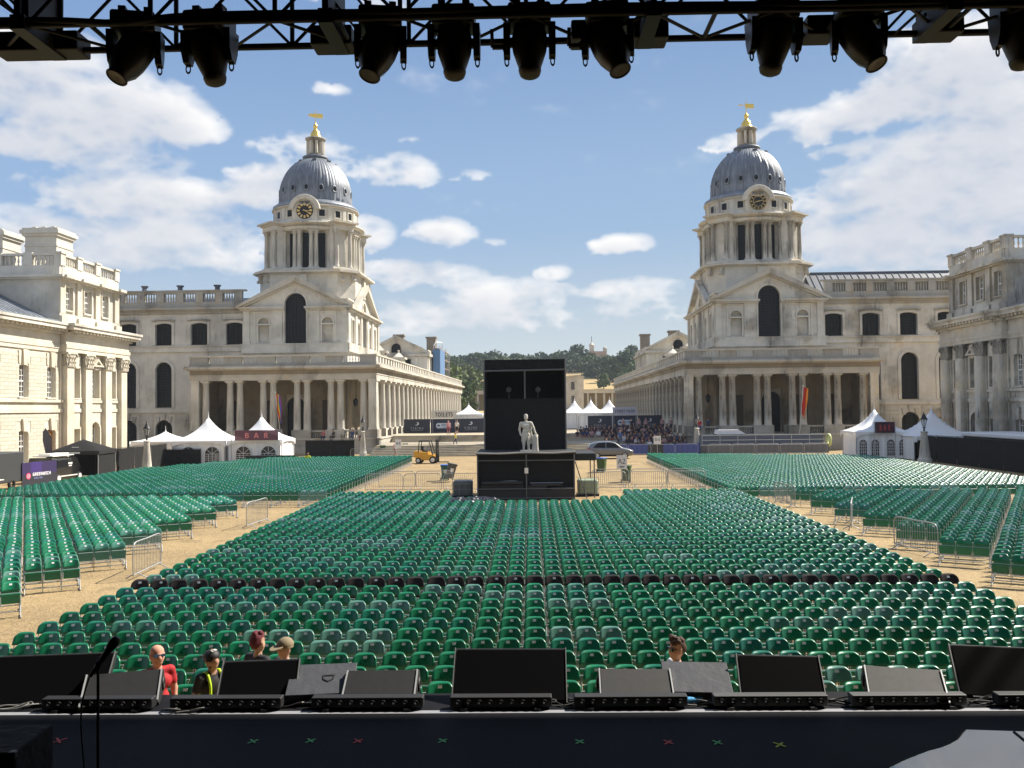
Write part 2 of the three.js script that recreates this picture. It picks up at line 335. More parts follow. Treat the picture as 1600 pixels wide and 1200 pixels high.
function balusters(x0, x1, y, z, n, h, along = 'x') { const l = []; for (let i = 0; i < n; i++) { const t = x0 + ((x1 - x0) * (i + 0.5)) / n; l.push(balusterGeo.clone().scale(0.78 * h / 0.84, h / 0.84, 0.78 * h / 0.84).translate(along === 'x' ? t : z, y, along === 'x' ? z : t)); } return l; }
// Corinthian capital for a pier w wide, d deep, h high, centred on x, z
function capital(w, d, h) {
  const l = [];
  const fr = (wb, db, wt, dt, y0, y1) => { const g = new THREE.CylinderGeometry(Math.SQRT1_2, Math.SQRT1_2, 1, 4, 1).rotateY(Math.PI / 4), p = g.attributes.position; for (let i = 0; i < p.count; i++) { const top = p.getY(i) > 0; p.setXYZ(i, p.getX(i) * (top ? wt : wb), top ? y1 : y0, p.getZ(i) * (top ? dt : db)); } g.computeVertexNormals(); return g; };
  l.push(fr(w * 0.92, d * 0.92, w * 1.12, d * 1.12, 0, h * 0.86), box(w * 1.36, h * 0.13, d * 1.36, 0, h * 0.87, 0), box(w * 1.05, h * 0.06, d * 1.05, 0, -h * 0.03, 0));
  const leaf = (x, z, y, hh, ww, ox, oz) => { l.push(beam([x, y, z], [x + ox * 0.5, y + hh * 0.8, z + oz * 0.5], ww, ww * 0.5), beam([x + ox * 0.5, y + hh * 0.78, z + oz * 0.5], [x + ox * 1.6, y + hh * 0.74, z + oz * 1.6], ww * 0.8, ww * 0.5)); };
  for (const tier of [0, 1]) { const n = 4 - tier; for (let i = 0; i < n; i++) { const t = ((i + 0.5) / n - 0.5), y = h * (tier ? 0.32 : 0.02), k = w * (0.5 + 0.05 * tier), e = d * (0.5 + 0.05 * tier); const o = w * 0.09; leaf(t * w, e, y, h * 0.4, w * 0.17, 0, o); leaf(t * w, -e, y, h * 0.4, w * 0.17, 0, -o); leaf(k, t * d, y, h * 0.4, d * 0.17, o, 0); leaf(-k, t * d, y, h * 0.4, d * 0.17, -o, 0); } }
  for (const a of [-1, 1]) for (const c of [-1, 1]) l.push(new THREE.TorusGeometry(h * 0.1, h * 0.045, 5, 8).rotateY(Math.PI / 4 * a * c).translate(a * w * 0.62, h * 0.75, c * d * 0.62));
  return merge(l);
}

// ---------------------------------------------------------------- side wings of the court
function wing(s) {
  const left = s > 0, W = left ? M.stoneSunWarm : M.stoneSootShade, W2 = left ? M.stone : M.stoneSootShade;
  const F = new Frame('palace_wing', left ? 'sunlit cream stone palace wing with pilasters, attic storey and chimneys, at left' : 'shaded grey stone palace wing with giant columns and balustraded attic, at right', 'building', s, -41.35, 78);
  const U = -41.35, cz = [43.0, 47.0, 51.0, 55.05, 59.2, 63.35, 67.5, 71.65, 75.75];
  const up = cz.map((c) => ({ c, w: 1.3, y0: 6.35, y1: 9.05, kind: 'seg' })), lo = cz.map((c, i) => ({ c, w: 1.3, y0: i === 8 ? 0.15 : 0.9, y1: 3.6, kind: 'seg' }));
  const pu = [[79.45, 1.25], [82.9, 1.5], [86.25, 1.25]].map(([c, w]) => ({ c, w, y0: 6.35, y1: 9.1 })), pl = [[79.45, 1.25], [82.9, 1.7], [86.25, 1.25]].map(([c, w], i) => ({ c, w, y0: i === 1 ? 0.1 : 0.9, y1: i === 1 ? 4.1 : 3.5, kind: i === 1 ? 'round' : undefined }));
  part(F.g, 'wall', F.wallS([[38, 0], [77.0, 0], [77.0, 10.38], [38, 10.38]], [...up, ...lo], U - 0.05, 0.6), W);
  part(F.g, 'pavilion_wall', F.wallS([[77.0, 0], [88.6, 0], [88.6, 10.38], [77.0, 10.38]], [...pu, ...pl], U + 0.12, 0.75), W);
  part(F.g, 'inner_wall', [F.box(U - 14, U - 1.6, 0, 12.6, 38, 88.55), F.box(U - 14, U + 0.1, 0, 12.6, 88.0, 88.58), F.box(U - 14, U - 0.1, 0, 12.4, 37.7, 38.2)], W2);
  const wo = { surMat: W };
  for (const h of up) windowS(F, h, U - 0.05, { ...wo, nx: 3, ny: 6 });
  lo.forEach((h, i) => { if (left && i === 8) { const d = part(F.g, 'door', mapGeo(box(1.26, 3.3, 0.12, 0, 0.15, 0), (a, y, c) => [F.X(U - 0.4) + c, y, F.Z(h.c) - a]), M.oak); part(d, 'door_pane', mapGeo(box(0.4, 1.7, 0.14, 0.1, 1.0, 0), (a, y, c) => [F.X(U - 0.39) + c, y, F.Z(h.c) - a]), M.glass); } else windowS(F, h, U - 0.05, { ...wo, nx: 3, ny: 6 }); });
  for (const h of pu) windowS(F, h, U + 0.12, { ...wo, depth: 0.5, sur: 0.16, nx: 3, ny: 6 });
  for (const h of pl) windowS(F, h, U + 0.12, { ...wo, depth: 0.5, sur: 0.18, nx: 3, ny: 6 });
  // keystones and lintel blocks over the openings
  for (const h of [...up, ...pu]) for (const [dz, y0, y1, w, o] of [[0, h.y1 - 0.05, 10.3, 0.62, 0.2], [-0.62, h.y1 + 0.08, 10.2, 0.34, 0.09], [0.62, h.y1 + 0.08, 10.2, 0.34, 0.09]]) part(F.g, 'keystone', mapGeo(prism([[-w * 0.36, y0], [w * 0.36, y0], [w * 0.55, y1], [-w * 0.55, y1]], o), (a, y, c) => [F.X(U + (h.c > 77 ? 0.12 : -0.05)) + F.s * c, y, F.Z(h.c + dz) - a], F.s < 0), W);
  for (const h of lo) part(F.g, 'keystone', mapGeo(prism([[-0.2, h.y1 - 0.1], [0.2, h.y1 - 0.1], [0.34, h.y1 + 0.95], [-0.34, h.y1 + 0.95]], 0.2), (a, y, c) => [F.X(U - 0.05) + F.s * c, y, F.Z(h.c) - a], F.s < 0), W);
  // courses and entablature
  part(F.g, 'string_course', [F.box(U - 0.05, U + 0.14, 5.92, 6.16, 38, 76.95), F.box(U - 0.05, U + 0.10, 5.04, 5.36, 38, 76.95), F.box(U - 0.05, U + 0.16, 0, 0.5, 38, 76.95), F.box(U + 0.12, U + 0.26, 5.92, 6.16, 77.05, 88.6), F.box(U + 0.12, U + 0.22, 5.04, 5.36, 77.05, 88.6)], W);
  part(F.g, 'architrave', [F.box(U - 0.6, U + 0.06, 10.38, 10.72, 38, 77), F.box(U - 0.6, U + 0.12, 10.72, 11.1, 38, 77), F.box(U - 0.6, U + 0.62, 10.44, 10.78, 77.0, 88.95), F.box(U - 0.6, U + 0.68, 10.78, 11.1, 76.95, 89.0)], W);
  part(F.g, 'frieze', [F.box(U - 0.6, U + 0.04, 11.1, 11.98, 38, 77), F.box(U - 0.6, U + 0.58, 11.1, 11.98, 77.03, 88.92)], left ? M.stoneSunWarm : M.stoneSootShade);
  const dent = []; for (let z = 60; z < 89.5; z += 0.62) { const o = z > 76.9 ? 0.58 : 0.04; dent.push(F.box(U + o - 0.1, U + o + 0.72, 12.2, 12.4, z, z + 0.3)); }
  part(F.g, 'dentils', dent, W);
  part(F.g, 'cornice', [F.box(U - 0.6, U + 0.3, 11.98, 12.2, 38, 76.9), F.box(U - 0.6, U + 0.82, 11.98, 12.2, 76.9, 89.2), F.box(U - 0.6, U + 0.95, 12.4, 12.72, 38, 76.7), F.box(U - 0.6, U + 1.05, 12.72, 12.92, 38, 76.6), F.box(U - 0.6, U + 1.45, 12.4, 12.72, 76.7, 89.7), F.box(U - 0.6, U + 1.58, 12.72, 12.95, 76.6, 89.85)], W2);
  // giant order
  const cap = done(capital(1.18, 0.62, 1.28));
  for (const c of [77.85, 81.05, 84.8, 87.95]) {
    const p = part(F.g, left ? 'pilaster' : 'column', left ? [F.box(U + 0.12, U + 0.56, 0.9, 9.15, c - 0.58, c + 0.58), F.box(U + 0.12, U + 0.68, 0.0, 0.9, c - 0.7, c + 0.7)] : [F.put(cyl(0.52, 0.6, 8.25, 18), U + 0.45, 0.9, c), F.box(U + 0.12, U + 1.15, 0.0, 0.9, c - 0.7, c + 0.7), F.box(U + 0.12, U + 0.3, 0.9, 9.15, c - 0.62, c + 0.62)], left ? M.stoneSunWarm : M.stoneSootShade);
    const cm = part(p, 'capital', cap, left ? M.stoneSunWarm : M.stoneSoot); cm.position.set(F.X(U + 0.36), 9.15, F.Z(c)); cm.rotation.y = Math.PI / 2;
  }
  // small pediment over the middle window of the pavilion
  part(F.g, 'window_pediment', mapGeo(prism([[-1.05, 9.35], [1.05, 9.35], [0, 10.1]], 0.4, [new THREE.Path([[-0.6, 9.5], [0.6, 9.5], [0, 9.9]].map((p) => new THREE.Vector2(...p)))]), (a, y, c) => [F.X(U + 0.12) + F.s * c, y, F.Z(82.9) - a], F.s < 0), W);
  // attic storey
  const aw = [[79.0, 1.25], [82.3, 1.35], [85.6, 1.25]].map(([c, w]) => ({ c, w, y0: 14.35, y1: 16.5 }));
  part(F.g, 'attic_wall', [F.wallS([[77.35, 12.9], [88.2, 12.9], [88.2, 17.1], [77.35, 17.1]], aw, U - 0.3, 0.5), F.box(U - 12, U - 0.81, 12.9, 17.1, 77.36, 77.9), F.box(U - 12, U - 0.81, 12.9, 17.1, 87.7, 88.19), F.box(U - 12, U - 1.4, 12.9, 17.05, 78, 87.6)], left ? M.stone : M.stoneSootShade);
  for (const h of aw) windowS(F, h, U - 0.3, { depth: 0.32, sur: 0.14, nx: 3, ny: 4, surMat: left ? M.stone : M.stoneSootShade });
  part(F.g, 'attic_base', [F.box(U - 12.1, U - 0.12, 12.97, 13.95, 77.2, 88.35)], W2);
  for (const c of [77.75, 80.65, 84.0, 87.8]) part(F.g, 'attic_pilaster', [F.box(U - 0.3, U - 0.1, 13.95, 17.0, c - 0.42, c + 0.42), F.box(U - 0.12, U + 0.1, 12.97, 13.7, c - 0.55, c + 0.55)], left ? M.stoneSunWarm : M.stoneSootShade);
  part(F.g, 'attic_cornice', [F.box(U - 12.3, U + 0.1, 17.0, 17.14, 77.0, 88.55), F.box(U - 12.5, U + 0.38, 17.14, 17.34, 76.75, 88.85), ...[77.75, 80.65, 84.0, 87.8].map((c) => F.box(U + 0.0, U + 0.6, 17.1, 17.36, c - 0.62, c + 0.62))], W2);
  part(F.g, 'parapet', [F.box(U - 12, U - 0.2, 17.34, 18.25, 77.3, 77.75), F.box(U - 12, U - 0.2, 17.34, 18.25, 87.8, 88.25), F.box(U - 0.65, U - 0.15, 17.34, 18.25, 77.7, 87.85), F.box(U - 12, U - 11.5, 17.34, 18.25, 77.7, 87.85)], W2);
  const peds = [77.75, 80.65, 84.0, 87.8];
  for (const c of peds) part(F.g, 'balustrade_pier', [F.box(U - 0.72, U - 0.08, 18.25, 19.3, c - 0.42, c + 0.42), F.box(U - 0.8, U + 0.0, 19.3, 19.46, c - 0.5, c + 0.5)], W2);
  for (let i = 0; i < 3; i++) part(F.g, 'balustrade', [...balusters(F.Z(peds[i] + 0.42), F.Z(peds[i + 1] - 0.42), 18.25, F.X(U - 0.4), 7, 0.9, 'z'), F.box(U - 0.62, U - 0.18, 19.15, 19.36, peds[i] + 0.4, peds[i + 1] - 0.4)], W2);
  for (const zz of [77.55, 88.0]) for (let i = 0; i < 4; i++) { const a = U - 0.7 - i * 2.8, b = a - 2.8; part(F.g, 'balustrade', [...balusters(F.X(a), F.X(b + 0.8), 18.25, F.Z(zz), 5, 0.9), F.box(a, b + 0.8, 19.15, 19.36, zz - 0.2, zz + 0.2)], W2); part(F.g, 'balustrade_pier', [F.box(b, b + 0.8, 18.25, 19.42, zz - 0.3, zz + 0.3)], W2); }
  part(F.g, 'attic_roof', [F.box(U - 11.5, U - 0.6, 17.0, 17.5, 77.7, 87.85)], M.leadDark);
  const chim = left ? [[-4.5, -1.55, 79.2, 82.0, 22.0], [-9.2, -6.6, 79.2, 82.0, 21.9], [-12.4, -10.1, 80, 83, 22.4]] : [];
  for (const [a, b, z0, z1, t] of chim) part(F.g, 'chimney', [F.box(U + a, U + b, 17.4, t - 0.75, z0, z1), F.box(U + a - 0.06, U + b + 0.06, t - 1.7, t - 1.55, z0 - 0.06, z1 + 0.06), F.box(U + a - 0.18, U + b + 0.18, t - 0.75, t - 0.5, z0 - 0.18, z1 + 0.18), F.box(U + a - 0.34, U + b + 0.34, t - 0.5, t - 0.2, z0 - 0.34, z1 + 0.34), F.box(U + a - 0.2, U + b + 0.2, t - 0.2, t, z0 - 0.2, z1 + 0.2), ...[0.2, 0.5, 0.8].map((k) => F.box(U + a + (b - a) * k - 0.2, U + a + (b - a) * k + 0.2, t, t + 0.22, z0 + 0.4, z0 + 0.8))], M.stone);
  // lead roof of the long range
  part(F.g, 'lead_roof', mapGeo(prism([[-0.9, 12.94], [-0.9, 13.35], [-8.6, 17.2], [-13.6, 17.2], [-13.6, 12.94]], 39), (a, y, c) => [F.X(U + a), y, F.Z(38.2 + c)], F.s > 0), M.lead);
  const seams = []; for (let z = 60; z < 77; z += 0.75) seams.push(beam([F.X(U - 1), 13.43, F.Z(z)], [F.X(U - 8.5), 17.19, F.Z(z)], 0.05, 0.07));
  part(F.g, 'roof_seams', seams, M.lead);
  part(F.g, 'gutter', F.box(U - 1.2, U + 0.2, 12.93, 13.2, 38, 76.55), M.lead);
  if (left) {   // ashlar blocks, one mesh each, on the stretch nearest the pavilion
    const bg = done(merge(box(0.06, 0.292, 1, 0, 0, 0))), tones = [[0.79, 0.755, 0.67], [0.755, 0.715, 0.63], [0.82, 0.785, 0.70]].map((c) => std({ color: C(...c), map: stoneC, roughness: 0.9, bumpMap: fineBump, bumpScale: 0.02 }));
    const rows = []; for (let y = 0.62; y < 4.7; y += 0.31) rows.push(y); for (let y = 6.3; y < 10.0; y += 0.31) rows.push(y);
    rows.forEach((y, r) => {
      const cuts = [...up, ...lo].filter((h) => h.y1 + 0.5 > y && h.y0 < y + 0.3 && h.c > 66).map((h) => { const m = y > h.y1 - 0.25 ? 0.98 : h.w / 2 + 0.02; return [h.c - m, h.c + m]; });
      let z = 67.2; const end = 76.85, brk = r % 2 ? 0.5 : 0;
      while (z < end - 0.05) {
        const cut = cuts.find(([a, b]) => z >= a - 0.02 && z < b);
        if (cut) { z = cut[1] + 0.001; continue; }
        let e = Math.min(end, Math.floor(z - brk + 1.0001) + brk); if (e - z < 0.08) e += 1;
        const nx = cuts.find(([a]) => a > z && a < e + 0.12); if (nx) e = nx[0]; e = Math.min(e, end);
        if (e - z > 0.06) { const m = new THREE.Mesh(bg, tones[Math.floor(rnd() * 3)]); m.name = 'stone_block'; m.scale.set(1, 1, e - z - 0.018); m.position.set(F.X(U - 0.045 + rnd() * 0.006), y, F.Z((z + e) / 2)); F.g.add(m); }
        z = e;
      }
    });
  }
  return F;
}
wing(1); wing(-1);
// ---------------------------------------------------------------- domed halls
function domedHall(s) {
  const left = s > 0, U = -28.7, TZ = 117;
  const F = new Frame('domed_hall', left ? 'pale stone hall with ribbed lead dome and black clock with wedge numerals, left of court' : 'pale stone hall with ribbed lead dome and ring-shaped clock, right of court', 'building', s, U, TZ);
  const S = left ? M.stone : M.stoneSootShade, D = M.stoneDark, K = M.stoneSoot;
  // range beside the tower
  const cu = [-7.75, -12.15, -16.6, -21.05].map((l) => U + l);
  const upW = cu.map((c) => ({ c, w: 2.08, y0: 13.2, y1: 15.9, kind: 'seg' })), midW = cu.map((c) => ({ c, w: 2.05, y0: 5.5, y1: 11.1, kind: 'round' })), loW = cu.map((c) => ({ c, w: 2.1, y0: 0.2, y1: 3.95, kind: 'round' }));
  const ZB = 107.5, ZC = 107;
  part(F.g, 'range_wall', F.wallF([[U - 24, 0], [U - 6.4, 0], [U - 6.4, 17.5], [U - 24, 17.5]], [...upW, ...midW, ...loW], ZB, 0.7), S);
  for (const h of upW) windowF(F, h, ZB, { sur: 0.3, nx: 5, ny: 8 });
  for (const h of midW) windowF(F, { ...h, foot: 0 }, ZB, { sur: 0.36, nx: 5, ny: 16 });
  for (const h of loW) windowF(F, h, ZB, { depth: 0.6, sur: 0, nx: 3, ny: 5 });
  for (const h of upW) part(F.g, 'window_hood', [F.box(h.c - 1.45, h.c - 1.0, 16.16, 16.26, ZB - 0.3, ZB), F.box(h.c + 1.0, h.c + 1.45, 16.16, 16.26, ZB - 0.3, ZB), F.box(h.c - 1.0, h.c + 1.0, 16.24, 16.36, ZB - 0.32, ZB)], K);
  for (const h of loW) for (const [du, w] of [[0, 0.5], [-0.75, 0.45], [0.75, 0.45]]) part(F.g, 'keystone', F.put(prism([[-w * 0.32, 0], [w * 0.32, 0], [w * 0.62, 0.75], [-w * 0.62, 0.75]], 0.14), h.c + du, 3.98 - Math.abs(du) * 0.45, ZB), D);
  const rust = []; for (let y = 0.55; y < 4.4; y += 0.52) rust.push(y);
  for (let i = 0; i < cu.length; i++) for (const y of rust) { const a = cu[i] - 4.4 + 1.32, b = cu[i] - 1.32; if (b > U - 24) part(F.g, 'stone_course', F.box(Math.max(a, U - 23.9), b, y, y + 0.46, ZB - 0.07, ZB + 0.02), D); }
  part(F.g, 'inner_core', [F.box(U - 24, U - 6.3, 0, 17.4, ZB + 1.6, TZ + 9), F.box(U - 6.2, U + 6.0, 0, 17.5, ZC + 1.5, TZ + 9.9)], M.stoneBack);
  part(F.g, 'string_course', [F.box(U - 24, U - 6.45, 12.33, 12.96, ZB - 0.22, ZB + 0.1), F.box(U - 24, U - 6.45, 12.96, 13.06, ZB - 0.34, ZB + 0.1), F.box(U - 24, U - 6.45, 4.87, 5.2, ZB - 0.2, ZB + 0.1), F.box(U - 24, U - 6.45, 5.2, 5.36, ZB - 0.1, ZB + 0.1), F.box(U - 6.6, U + 6.55, 12.0, 13.05, ZC - 0.35, ZC + 0.1), F.box(U - 6.75, U + 6.7, 13.05, 13.16, ZC - 0.4, ZC + 0.1)], S);
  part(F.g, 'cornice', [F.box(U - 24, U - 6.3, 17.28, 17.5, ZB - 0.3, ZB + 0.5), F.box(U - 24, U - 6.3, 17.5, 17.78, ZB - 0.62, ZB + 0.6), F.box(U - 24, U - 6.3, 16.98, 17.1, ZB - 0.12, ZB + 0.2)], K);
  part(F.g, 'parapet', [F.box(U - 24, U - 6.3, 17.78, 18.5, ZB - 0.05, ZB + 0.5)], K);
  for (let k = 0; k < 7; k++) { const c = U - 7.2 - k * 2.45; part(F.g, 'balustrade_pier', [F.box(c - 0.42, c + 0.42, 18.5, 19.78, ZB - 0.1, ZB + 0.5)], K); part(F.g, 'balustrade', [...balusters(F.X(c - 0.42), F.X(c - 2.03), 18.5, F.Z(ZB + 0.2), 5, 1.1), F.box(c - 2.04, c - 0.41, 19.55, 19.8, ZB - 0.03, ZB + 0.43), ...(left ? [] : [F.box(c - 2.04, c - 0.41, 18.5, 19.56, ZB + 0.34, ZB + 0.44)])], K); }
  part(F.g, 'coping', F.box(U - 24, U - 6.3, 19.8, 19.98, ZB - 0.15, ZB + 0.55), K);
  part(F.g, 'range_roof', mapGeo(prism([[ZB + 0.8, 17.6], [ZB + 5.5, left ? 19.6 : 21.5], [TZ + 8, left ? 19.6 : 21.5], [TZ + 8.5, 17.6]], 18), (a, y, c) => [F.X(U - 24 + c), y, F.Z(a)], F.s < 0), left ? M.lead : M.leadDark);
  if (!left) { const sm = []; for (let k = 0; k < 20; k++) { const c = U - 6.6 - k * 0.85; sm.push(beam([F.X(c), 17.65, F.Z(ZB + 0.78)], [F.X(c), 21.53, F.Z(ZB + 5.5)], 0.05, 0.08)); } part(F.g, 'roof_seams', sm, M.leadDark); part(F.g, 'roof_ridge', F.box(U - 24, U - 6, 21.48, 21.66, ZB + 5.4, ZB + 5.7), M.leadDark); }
  if (left) for (const c of [U - 10.2, U - 14.9, U - 19.4]) part(F.g, 'vent_stack', [F.put(cyl(0.3, 0.34, 0.55, 8), c, 19.95, ZB + 0.9), F.put(cyl(0.5, 0.42, 0.18, 8), c, 20.5, ZB + 0.9)], M.leadDark);
  // pedimented block under the tower
  const big = { c: U, w: 2.65, y0: 13.12, y1: 19.35, kind: 'round' }, nich = [-3.95, 3.95].map((l) => ({ c: U + l, w: 1.35, y0: 13.3, y1: 16.35, kind: 'round' })), door = { c: U, w: 2.3, y0: 1.8, y1: 6.6, kind: 'round' };
  part(F.g, 'block_wall', F.wallF([[U - 6.4, 0], [U + 6.4, 0], [U + 6.4, 17.55], [U, 20.85], [U - 6.4, 17.55]], [big, ...nich, door], ZC, 0.7), S);
  windowF(F, big, ZC, { sur: 0.22, sp: 0.1, nx: 6, ny: 18, bw: 0.025 });
  windowF(F, door, ZC, { sur: 0.4, sp: 0.2, nx: 2, ny: 4, surMat: D });
  for (const n of nich) { const m = part(F.g, 'niche', F.put(paneShape({ ...n, c: 0 }), n.c, 0, ZC + 0.42), D); part(m, 'niche_frame', [F.put(surround({ c: 0, w: 1.9, y0: 13.2, y1: 16.95 }, 0.2, 0.1), n.c, 0, ZC + -0.003), F.box(n.c - 0.85, n.c + 0.85, 15.45, 15.62, ZC - 0.1, ZC + 0.3), F.put(surround({ ...n, c: 0, y0: 15.64 }, 0.18, 0.07), n.c, 0, ZC - 0.005)], S); }
  for (const [a, b] of [[-6.4, -5.65], [-2.95, -1.6], [1.6, 2.95], [5.65, 6.4]]) part(F.g, 'pilaster', [F.box(U + a, U + b, 13.16, 17.2, ZC - 0.14, ZC + 0.02), F.box(U + a - 0.08, U + b + 0.08, 13.16, 13.5, ZC - 0.2, ZC + 0.02), F.box(U + a - 0.06, U + b + 0.06, 16.95, 17.2, ZC - 0.2, ZC + 0.02)], S);
  part(F.g, 'block_cornice', [F.box(U - 6.75, U - 1.3, 17.2, 17.42, ZC - 0.4, ZC + 0.02), F.box(U - 6.9, U - 1.2, 17.42, 17.66, ZC - 0.62, ZC + 0.02), F.box(U + 1.3, U + 6.75, 17.2, 17.42, ZC - 0.4, ZC + 0.02), F.box(U + 1.2, U + 6.9, 17.42, 17.66, ZC - 0.62, ZC + 0.02)], D);
  const rake = (sg) => F.put(prism([[sg * 7.2, 17.5], [sg * 7.2, 17.8], [0, 21.55], [0, 20.75]], 0.75), U, 0, ZC + 0.1), rake2 = (sg) => F.put(prism([[sg * 7.0, 17.67], [0, 21.0], [0, 20.55], [sg * 6.2, 17.67]], 0.4), U, 0, ZC + 0.05);
  part(F.g, 'pediment', [rake(-1), rake(1), rake2(-1), rake2(1)], D);
  part(F.g, 'gable_roof', F.put(prism([[-6.9, 17.6], [6.9, 17.6], [0, 21.3]], 4.0), U, 0, ZC + 4.9), M.stoneDark);
  // the side that faces the court
  const US = U + 6.4, sWin = { c: TZ, w: 2.3, y0: 13.2, y1: 19.1, kind: 'round' }, sN = [-3.7, 3.7, -7.0, 7.0].map((d) => ({ c: TZ + d, w: 1.25, y0: 13.4, y1: 16.2, kind: Math.abs(d) > 5 ? undefined : 'round' }));
  part(F.g, 'side_wall', F.wallS([[ZC + 0.71, 0], [TZ + 10, 0], [TZ + 10, 17.55], [TZ + 6.4, 17.55], [TZ, 20.85], [TZ - 6.4, 17.55], [ZC + 0.71, 17.55]], [sWin, ...sN], US, 0.7), S);
  windowS(F, sWin, US, { nx: 5, ny: 16, bw: 0.03, barMat: M.leadBar, pane: M.glass, sur: 0.22, surMat: S, sill: false });
  for (const h of sN) windowS(F, h, US, { nx: 2, ny: 3, barMat: S, pane: M.stoneDark, sur: 0.18, surMat: S, sill: false });
  for (const d of [-9.5, -5.4, -2.0, 2.0, 5.4, 9.5]) part(F.g, 'pilaster', F.box(US - 0.02, US + 0.16, 13.16, 17.2, TZ + d - 0.5, TZ + d + 0.5), S);
  part(F.g, 'side_cornice', [F.box(US - 0.02, US + 0.4, 17.2, 17.42, ZC - 0.4, TZ + 10.3), F.box(US - 0.02, US + 0.64, 17.42, 17.66, ZC - 0.6, TZ + 10.5), F.box(US - 0.02, US + 0.3, 12.1, 13.14, ZC - 0.3, TZ + 10.2)], D);
  const srake = (sg) => mapGeo(prism([[sg * 7.2, 17.5], [sg * 7.2, 17.8], [0, 21.55], [0, 20.75]], 0.75), (a, y, c) => [F.X(US - 0.1) + F.s * c, y, F.Z(TZ) - a], F.s < 0);
  part(F.g, 'side_pediment', [srake(-1), srake(1)], D);
  part(F.g, 'side_gable_roof', mapGeo(prism([[-6.9, 17.6], [6.9, 17.6], [0, 21.3]], 6), (a, y, c) => [F.X(US - 6.85) + F.s * c, y, F.Z(TZ) - a], F.s < 0), M.stoneDark);
  part(F.g, 'corner_parapet', [F.box(U + 4.4, U + 6.3, 17.66, 18.5, ZC + 0.3, ZC + 3.3), F.box(U - 6.3, U - 4.4, 17.66, 18.5, ZC + 0.3, ZC + 3.3), F.box(U + 4.2, U + 6.5, 18.5, 18.66, ZC + 0.1, ZC + 3.5)], S);
  // tower base, chamfered square
  const oct = (h, c) => [[-h + c, -h], [h - c, -h], [h, -h + c], [h, h - c], [h - c, h], [-h + c, h], [-h, h - c], [-h, -h + c]];
  const slab = (h, c, y0, y1) => prism(oct(h, c), y1 - y0).rotateX(-Math.PI / 2).translate(0, y0, 0);
  part(F.g, 'tower_base', slab(6.2, 1.9, 17.4, 22.25), S);
  part(F.g, 'tower_base_cornice', [slab(6.4, 1.95, 22.25, 22.42), slab(6.95, 2.1, 22.42, 22.66), slab(6.75, 2.05, 22.66, 22.82)], D);
  for (let q = 0; q < 4; q++) for (const t of [-0.85, 0.85]) { const a = Math.PI / 4 + q * Math.PI / 2; part(F.g, 'console', [box(0.45, 0.9, 0.5, 0, 0, 0).translate(t, 21.35, 7.6).rotateY(a), cyl(0.22, 0.22, 0.45, 8).rotateZ(Math.PI / 2).translate(t + 0.22, 21.5, 7.85).rotateY(a)], D); }
  for (let q = 0; q < 4; q++) part(F.g, 'base_buttress', box(0.9, 2.6, 0.5, 0, 19.6, 6.3).rotateY(q * Math.PI / 2), S);
  // columned drum
  part(F.g, 'drum', [cyl(4.75, 4.75, 5.3, 64, 0, 22.8, 0), cyl(6.0, 6.1, 0.32, 64, 0, 22.82, 0), ...[0, 1, 2, 3].map((q) => box(2.7, 5.2, 2.0, 0, 22.83, 5.35).rotateY(Math.PI / 4 + q * Math.PI / 2)), ...[0, 1, 2, 3].map((q) => box(3.4, 0.4, 2.6, 0, 22.81, 5.8).rotateY(Math.PI / 4 + q * Math.PI / 2))], S);
  const colG = done(merge([lathe([[0.36, 0], [0.36, 0.12], [0.29, 0.2], [0.27, 0.3], [0.262, 1.6], [0.225, 4.2], [0.24, 4.26], [0.25, 4.32], [0.33, 4.62], [0.36, 4.66]], 12), box(0.74, 0.14, 0.74, 0, 4.66, 0), box(0.76, 0.1, 0.76, 0, -0.1, 0), ...[0, 1, 2, 3, 4, 5, 6, 7].map((k) => box(0.12, 0.2, 0.1, 0, 4.38, 0.28).rotateY(k * Math.PI / 4))]));
  const addCol = (a, r, t = 0) => { const m = new THREE.Mesh(colG, S); m.name = 'column'; const v = new THREE.Vector3(t, 0, r).applyAxisAngle(new THREE.Vector3(0, 1, 0), a); m.position.set(v.x, 23.24, v.z); m.rotation.y = a; F.g.add(m); };
  const DEG = Math.PI / 180;
  for (let q = 0; q < 4; q++) {
    const A = q * Math.PI / 2;
    for (const d of [-11.25, 11.25]) for (const e of [-3.4, 3.4]) addCol(A + (d + e) * DEG, 5.5);
    for (const d of [-31.2, 31.2]) addCol(A + d * DEG, 5.5);
    for (const t of [-0.98, 0.98]) addCol(A + Math.PI / 4, 6.72, t);
    for (const d of [-22.5, 0, 22.5]) { const w = part(F.g, 'window', [box(0.035, 4.6, 0.05, -0.16, 23.15, 4.82), box(0.035, 4.6, 0.05, 0.16, 23.15, 4.82), ...[0, 1, 2, 3, 4, 5, 6, 7].map((k) => box(0.94, 0.03, 0.05, 0, 23.5 + k * 0.55, 4.815))].map((g) => g.rotateY(A + d * DEG)), M.leadBar); part(w, 'pane', box(0.98, 4.7, 0.1, 0, 23.1, 4.75).rotateY(A + d * DEG), M.glass); }
  }
  const dl = (y0, y1, w, r) => [0, 1, 2, 3].map((q) => box(w, y1 - y0, 3, 0, y0, r - 1.5).rotateY(Math.PI / 4 + q * Math.PI / 2));
  part(F.g, 'entablature', [lathe([[5.0, 28.04], [5.8, 28.04], [5.8, 28.34], [5.86, 28.36], [5.86, 28.62], [5.0, 28.62]], 72), ...dl(28.045, 28.625, 2.8, 7.05)], S);
